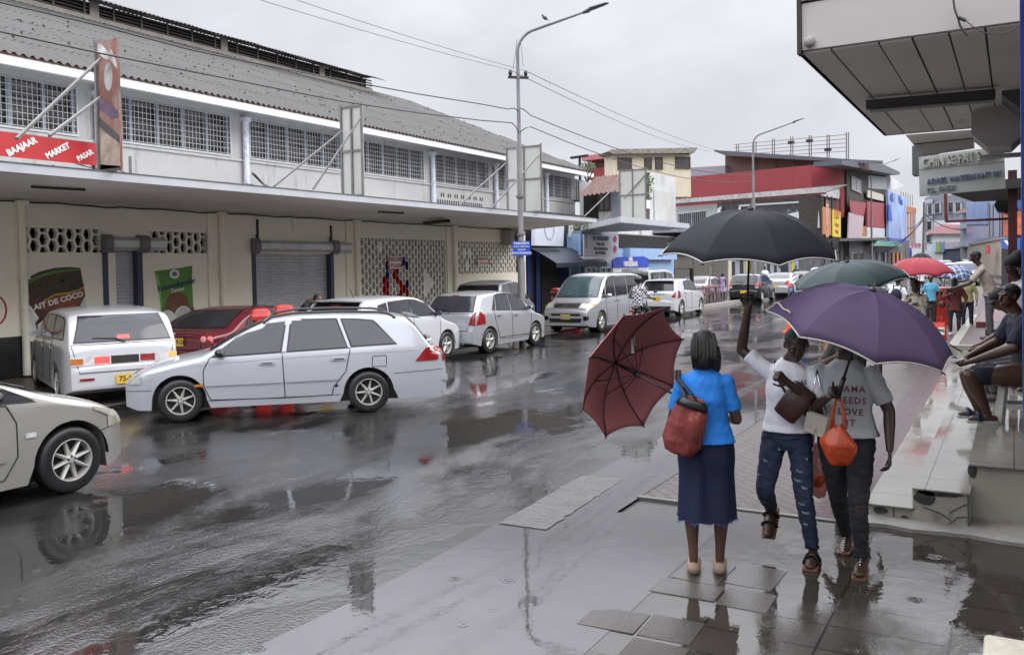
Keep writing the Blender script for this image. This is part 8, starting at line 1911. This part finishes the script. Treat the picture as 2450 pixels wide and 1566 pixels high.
mb = MB(); rr = [[(w_*cos(a)*1.0 if abs(cos(a)) < .99 else w_*cos(a), .05*sin(a), z_) for a in [2*pi*i/18 for i in range(18)]] for z_, w_ in ((0,.11),(.02,.13),(.2,.125),(.36,.10))]; mb.loft(rr); mb.build('bag_body', mat('red_shopping_bag', (.60,.035,.02), .5), tb, 'all')
for sg in (-1,1): mb = MB(); mb.tube([(-.05,.04*sg,.35),(-.03,.03*sg,.48),(.03,.03*sg,.48),(.05,.04*sg,.35)], .006, 6); mb.build('handle', mat('red_shopping_bag', (1,0,0)), tb, 'all')
mb = MB(); mb.box(-.01,.10,-.058,-.052,.12,.27); pz_ = mb.build('patch', M_signwhite, tb); text('PRIL', .065, M_blackl, (.045,-.06,.2), (1,0,0), (0,0,1), pz_, extrude=.001, bold=.003)
P5 = figure('person in white t-shirt with a dark backpack walking away beside the dark blue car', (-2.72, 25.6), (.1,1), 1.62, skin=M_skin2, top=C_white, bottom=C_black, hair='bun', vox=.018, shoem=M_sandal)
P5.part('backpack', C_navy, lambda mb: mb.ell((0,-.19,1.12), (.15,.09,.19), 14, 9), None); strap(P5, 'backpack_strap', C_navy, [(.09,-.1,1.28),(.10,.0,1.40),(.10,.12,1.25)], .018); strap(P5, 'backpack_strap', C_navy, [(-.09,-.1,1.28),(-.10,.0,1.40),(-.10,.12,1.25)], .018)
figure('person in light blue t-shirt behind the woman in leopard print', (-2.20, 29.5), (.1,-1), 1.62, skin=M_skin, top=cloth('light_blue_top', (.09,.32,.47)), bottom=C_black, hair='short', vox=.018, shoem=M_sandal)
W6 = figure('woman in red patterned blouse and black trousers under the chequered umbrella', (-1.40, 26.6), (.05,-1), 1.56, skin=M_skin2, top=cloth('red_pattern_blouse', (.11,.022,.022), grime=(.30,.15,.13), gamt=.38, gscale=(14,14,14)), bottom=C_black, hair='long', vox=.017, wide=1.25, arms=(((.26,.08,1.02),(.12,.24,1.12)), ((-.28,.02,1.02),(-.26,.12,.80))), hem=-.16, shoem=mat('white_trainer', (.45,.45,.45), .5), sleeve=.8)
figure('man in yellowish shirt walking just behind the woman in the red blouse', (-1.16, 28.3), (.05,-1), 1.66, skin=M_skin2, top=cloth('olive_yellow_shirt', (.26,.24,.11)), bottom=C_navy, hair='short', vox=.018, shoem=M_sandal, sleeve=.9)
hb_ = thing('handbag', 'dark handbag at the hip of the woman in the red blouse', 'bag', W6.wl((.30,.06,.84)), 0); mb = MB(); mb.ell((0,0,0), (.09,.05,.10), 12, 8); mb.build('bag_body', M_brbag, hb_, 'all'); mb = MB(); mb.tube([(-.05,0,.08),(0,0,.3),(.05,0,.08)], .008, 6); mb.build('strap', M_brbag, hb_, 'all')
def plaid():
    m = mat('chequered_umbrella_cloth', (.02,.03,.07), .5); n = m.node_tree.nodes; l = m.node_tree.links; b = n['Principled BSDF']; t_ = n.new('ShaderNodeTexCoord')
    out_ = None
    for ax_ in ('X', 'Y'):
        w_ = n.new('ShaderNodeTexWave'); w_.bands_direction = ax_; w_.inputs['Scale'].default_value = 2.6; w_.inputs['Distortion'].default_value = .0; l.new(t_.outputs['Object'], w_.inputs[0])
        r_ = n.new('ShaderNodeValToRGB'); r_.color_ramp.elements[0].position = .80; r_.color_ramp.elements[1].position = .9; r_.color_ramp.elements[0].color = (.018,.025,.06,1); r_.color_ramp.elements[1].color = (.20,.26,.36,1); l.new(w_.outputs[0], r_.inputs[0])
        if out_ is None: out_ = r_.outputs[0]
        else:
            x_ = n.new('ShaderNodeMix'); x_.data_type = 'RGBA'; x_.blend_type = 'ADD'; x_.inputs[0].default_value = 1; l.new(out_, x_.inputs[6]); l.new(r_.outputs[0], x_.inputs[7]); out_ = x_.outputs[2]
    l.new(out_, b.inputs['Base Color']); return m
c = on(2290, 660, Y=26.3); umbrella('navy chequered umbrella over the woman in the red blouse', c, (.16,-.25,1), .46, .28, plaid(), None, roll=(CM @ Vector((1,0,0))), shaft=.7)
c = on(2262, 655, Y=30); umbrella('pale chequered umbrella directly behind the navy one', c, (.1,-.1,1), .45, .22, cloth('pale_check', (.30,.34,.42), var=.4, scale=14), None, shaft=.7)
c = on(2235, 640, Y=38); umbrella('bright blue umbrella beyond the red one', c, (.0,-.1,1), .55, .28, mat('bright_blue_umbrella_cloth', (.03,.10,.42), .5), None, shaft=.7)
figure('person beneath the bright blue umbrella', (c.x, c.y, 0), (.1,-1), 1.62, skin=M_skin, top=C_grey, bottom=C_black, vox=.02)
c = on(2204, 620, Y=56); umbrella('small dark umbrella above the crown of the red one', c, (.0,-.1,1), .60, .36, M_bumb, None, shaft=.7); figure('person under the small dark umbrella far down the pavement', (c.x, c.y, 0), (.1,-1), 1.66, skin=M_skin, top=C_white, bottom=C_black, vox=.025)
# red litter bin on the pavement
def bin_(label, x, y, h=1.35, r=.24, rz=0, num=None, group='red litter bins', z=0):
    t = thing('litter_bin', label, 'litter bin', (x, y, z), rz, group); mr_ = mat('red_bin_plastic', (.40,.028,.022), .35, var=.1)
    def ring(z, w_, d_): return [(w_*abs(cos(a))**.35*(1 if cos(a) > 0 else -1), d_*abs(sin(a))**.35*(1 if sin(a) > 0 else -1), z) for a in [2*pi*i/28 for i in range(28)]]
    mb = MB(); mb.loft([ring(.0,r*.72,r*.62), ring(h*.3,r*.8,r*.7), ring(h*.74,r*1.0,r*.9), ring(h*.77,r*1.08,r*.95), ring(h*.78,r*1.0,r*.88)]); mb.build('bin_body', mr_, t, True)
    mb = MB(); mb.loft([ring(h*.775,r*.80,r*.70), ring(h*.87,r*.80,r*.70)]); mb.build('opening', M_darkin, t, True)
    mb = MB(); mb.loft([ring(h*.865,r*1.12,r*1.0), ring(h*.91,r*1.12,r*1.0), ring(h*.925,r*1.04,r*.92), ring(h*.975,r*.95,r*.82), ring(h,r*.6,r*.5)]); l_ = mb.build('lid', mr_, t, True)
    for sg in (-1,1): mb = MB(); mb.box(sg*r*.62, sg*r*1.03, -r*.5, r*.5, h*.76, h*.88); mb.build('lid_post', mr_, t)
    if num:
        for i, c_ in enumerate(num): text(c_, .13, M_signwhite, (r*1.045,-.0,h*(.84-.10*i)), (0,1,0), (0,0,1), t, extrude=.001, bold=.003)
    return t
bin_('red litter bin numbered 05 behind the bonnet of the estate car', -11.45, 11.0, 1.42, .19, -.76, '05')
bin_('second red litter bin, just right of the one numbered 05', -11.48, 11.6, 1.46, .19, -.76)
bin_('red litter bin behind the windscreen of the silver minivan', -14.0, 27.6, 1.30, .25, -.6, '8')
bin_('second red litter bin behind the silver minivan, farther back in the dark doorway', -14.0, 28.9, 1.35, .25, .3)
bin_('red litter bin on the pavement beside the woman in the red blouse', -1.92, 30.6, 1.2, .26, 0)
# person leaning into the white hatchback
figure('person in dark clothes leaning beside the white hatchback behind the red bins', (-13.75, 14.35), (1,.25), 1.66, skin=M_skin3, top=C_black, bottom=C_black, vox=.016, lean=(0,.24), headoff=(0,.1,-.12), arms=(((.20,.30,1.16),(.20,.45,1.25)), ((-.20,.34,1.12),(-.2,.6,1.2))), sleeve=.6)
figure('man in blue t-shirt with white crossed arrows on the back, by the grey saloon', (-5.45, 26.6), (-.45,1), 1.70, skin=M_skin2, top=cloth('royal_blue', (.025,.07,.22)), bottom=C_black, hair='short', vox=.016, arms=(((.27,.1,1.1),(.25,.3,.95)), ((-.30,.1,1.1),(-.34,.2,.9))))
o = bpy.data.objects; F9 = [x for x in o if x.get('label', '').startswith('man in blue t-shirt')][0]
mb = MB()
for a in (radians(45), radians(-45)):
    for d_ in (.0,): mb.bar((-.09*cos(a), -.150, 1.22-.09*sin(a)), (.09*cos(a), -.150, 1.22+.09*sin(a)), .022, .006)
for sx in (-1,1):
    for sz in (-1,1): mb.slab([(sx*.115,-.147,1.22+sz*.115),(sx*.115,-.147,1.22+sz*.055),(sx*.055,-.147,1.22+sz*.115)], .004)
mb.build('arrow_print', M_signwhite, F9)
figure('girl in lilac dress standing by the red benches', (-13.4, 45.6), (-.4,-1), 1.45, z=.13, skin=M_skin2, top=cloth('lilac', (.40,.30,.55)), skirt=(MATS['cloth_lilac'], .45, .2, 'dress_skirt'), hair='long', vox=.02, sleeve=.05)
for x, y, lb, c_ in ((-14.2,58,'person with a white top behind the silver saloon by the white framed windows',C_white),(-13.9,66,'person on the far pavement right of the one in the white top',C_black),(-13.4,76,'person before the dark far shop front, head above the white off-roader',C_grey)):
    figure(lb, (x, y), (.3,-1), 1.72, z=.13, skin=M_skin2, top=c_, bottom=C_black, vox=.025)
# ---------- motorcycle and rider
mc = thing('motorcycle', 'black motorcycle ridden away from us beside the white hatchback', 'motorcycle', (-9.75, 24.6, 0), radians(90+4))
tmesh, rmesh = wheel_meshes(.30, 'six')
for x in (-.62, .66):
    mb = MB(); mb.M = Matrix.Translation((x,0,.30)); mb.lathe([(.22,-.045),(.27,-.05),(.30,-.02),(.30,.02),(.27,.05),(.22,.045)], 28, 'Y'); w = mb.build('wheel', M_rubber, mc, 'all')
    mb = MB(); mb.M = Matrix.Translation((x,0,.30)); mb.lathe([(.22,-.03),(.20,-.035),(.20,.035),(.22,.03)], 28, 'Y')
    for i in range(6): a = pi*i/3; mb.bar((0,0,0),(.20*cos(a),0,.20*sin(a)), .02)
    mb.build('rim', M_rim, w)
mb = MB(); mb.tube([(-.62,.09,.30),(-.3,.09,.45),(.1,.06,.42)], .025, 8); mb.tube([(-.62,-.09,.30),(-.3,-.09,.45),(.1,-.06,.42)], .025, 8); mb.tube([(.66,.07,.30),(.50,.07,.75),(.44,.06,.98)], .022, 8); mb.tube([(.66,-.07,.30),(.50,-.07,.75),(.44,-.06,.98)], .022, 8); mb.tube([(.42,0,.90),(.05,0,.62),(-.45,0,.70)], .035, 8); mb.build('frame', M_trim, mc, 'all')
mb = MB(); mb.ell((.12,0,.40), (.20,.13,.17)); mb.build('engine', M_steel, mc, 'all')
mb = MB(); mb.ell((.18,0,.82), (.24,.12,.13)); mb.build('fuel_tank', M_black, mc, 'all')
mb = MB(); mb.ell((-.32,0,.80), (.40,.13,.07)); mb.build('seat', M_trim, mc, 'all')
mb = MB(); mb.tube([(.44,-.34,1.02),(.46,-.12,1.05),(.46,.12,1.05),(.44,.34,1.02)], .014, 8); mb.build('handlebar', M_trim, mc, 'all')
for sg in (-1,1): mb = MB(); mb.tube([(.44,sg*.26,1.03),(.46,sg*.33,1.22)], .007, 6); mb.ell((.45,sg*.34,1.25), (.02,.06,.04)); mb.build('mirror', M_trim, mc, 'all')
mb = MB(); mb.ell((-.78,0,.72), (.03,.08,.04)); mb.build('tail_light', M_redlens, mc, 'all'); mb = MB(); mb.box(-.86,-.855,-.10,.10,.5,.62); mb.build('number_plate', M_plate, mc)
C_chk = cloth('black_white_check', (.015,.015,.02)); n_ = C_chk.node_tree; ch_ = n_.nodes.new('ShaderNodeTexChecker'); ch_.inputs['Scale'].default_value = 17; ch_.inputs['Color1'].default_value = (.5,.5,.52,1); ch_.inputs['Color2'].default_value = (.012,.012,.018,1)
tc_ = n_.nodes.new('ShaderNodeTexCoord'); n_.links.new(tc_.outputs['Object'], ch_.inputs[0]); n_.links.new(ch_.outputs[0], n_.nodes['Principled BSDF'].inputs['Base Color'])
RD = figure('motorcycle rider in black helmet and black and white checked shirt', (-9.72, 24.3), (-.07,1), 1.72, skin=M_skin2, top=C_chk, bottom=cloth('charcoal_trousers', (.03,.03,.035)), hair='short', vox=.013, hips=(0,0,.90), lean=(0,.08), sleeve=.95,
    legs=(((.22,.42,.72),(.18,.20,.32)), ((-.22,.42,.72),(-.18,.20,.32))), arms=(((.30,.20,1.12),(.32,.60,1.06)), ((-.30,.20,1.12),(-.32,.60,1.06))), shoem=M_sandal, curl=(1.2,1.2), palm=((0,0,-1),(0,0,-1)))
RD.part('helmet', mat('black_helmet', (.013,.013,.014), .2), lambda mb: (mb.ell(RD.L(0,-.01,.025), (.118,.135,.125), 20, 14, RD.Mh)), None)
# ---------- fence, benches, cone
fc_ = thing('iron_fence', 'low iron fence with crossed bars around the red benches', 'fence', (-14.2, 41.5, .13))
mb = MB()
a0, a1 = Vector((-13.2,-1.3+41.0-41.5,0)), Vector((-13.2,3.6,0))
def rail(m, p, q, h=1.15, n=22):
    p, q = Vector(p), Vector(q)
    for i in range(n+1): r_ = p.lerp(q, i/n); m.bar(r_, r_+Vector((0,0,h)), .022)
    for z in (.1, .45, .8, h): m.bar(p+Vector((0,0,z)), q+Vector((0,0,z)), .025)
rail(mb, (1.0,-1.6,0), (1.1,3.2,0)); rail(mb, (-2.2,-1.7,0), (1.0,-1.6,0), n=16); mb.build('railings', mat('rusty_iron', (.13,.10,.09), .6, var=.3), fc_)
mb = MB(); mb.bar((1.05,-1.75,0),(1.05,-1.75,1.75), .16); mb.build('post', M_black, fc_)
mb = MB(); mb.bar((.2,-1.7,0),(.2,-1.7,1.75), .06); mb.bar((1.6,-1.6,0),(1.6,-.4,1.75), .05); mb.bar((.2,-1.7,1.72),(1.05,-1.7,1.72), .05); mb.build('post', mat('rusty_iron', (.1,.1,.1)), fc_)
for i, (x, y) in enumerate(((-13.9,42.6),(-14.0,44.2))):
    t = thing('picnic_bench', ('red picnic bench inside the iron fence, nearer the camera','red picnic bench inside the iron fence, farther from the camera')[i], 'bench', (x, y, .13), .1, 'red benches inside the fence')
    M_rb = mat('red_bench_paint', (.42,.02,.025), .4)
    mb = MB(); mb.box(-.8,.8,-.32,.32,.70,.75); mb.build('table_top', M_rb, t)
    for sg in (-1,1): mb = MB(); mb.box(-.8,.8,sg*.65-.14,sg*.65+.14,.40,.44); mb.build('seat', M_rb, t)
    for sx in (-1,1): mb = MB(); mb.bar((sx*.6,-.75,.38),(sx*.6,.75,.38), .05); mb.bar((sx*.6,-.5,0),(sx*.6,-.2,.7), .05); mb.bar((sx*.6,.5,0),(sx*.6,.2,.7), .05); mb.build('leg', M_trim, t)
cn_ = thing('traffic_cone', 'orange traffic cone on the road behind the edge of the purple umbrella', 'traffic cone', (-5.75, 26.4, 0)); mb = MB(); mb.lathe([(.0,.62),(.03,.62),(.13,.04),(.13,.03)], 20); mb.box(-.19,.19,-.19,.19,0,.03); mb.build('cone', mat('orange_cone', (.70,.10,.02), .4), cn_, True)
mb = MB(); mb.lathe([(.066,.42),(.088,.31),(.09,.31),(.068,.42)], 20); mb.build('white_band', M_signwhite, cn_, True)
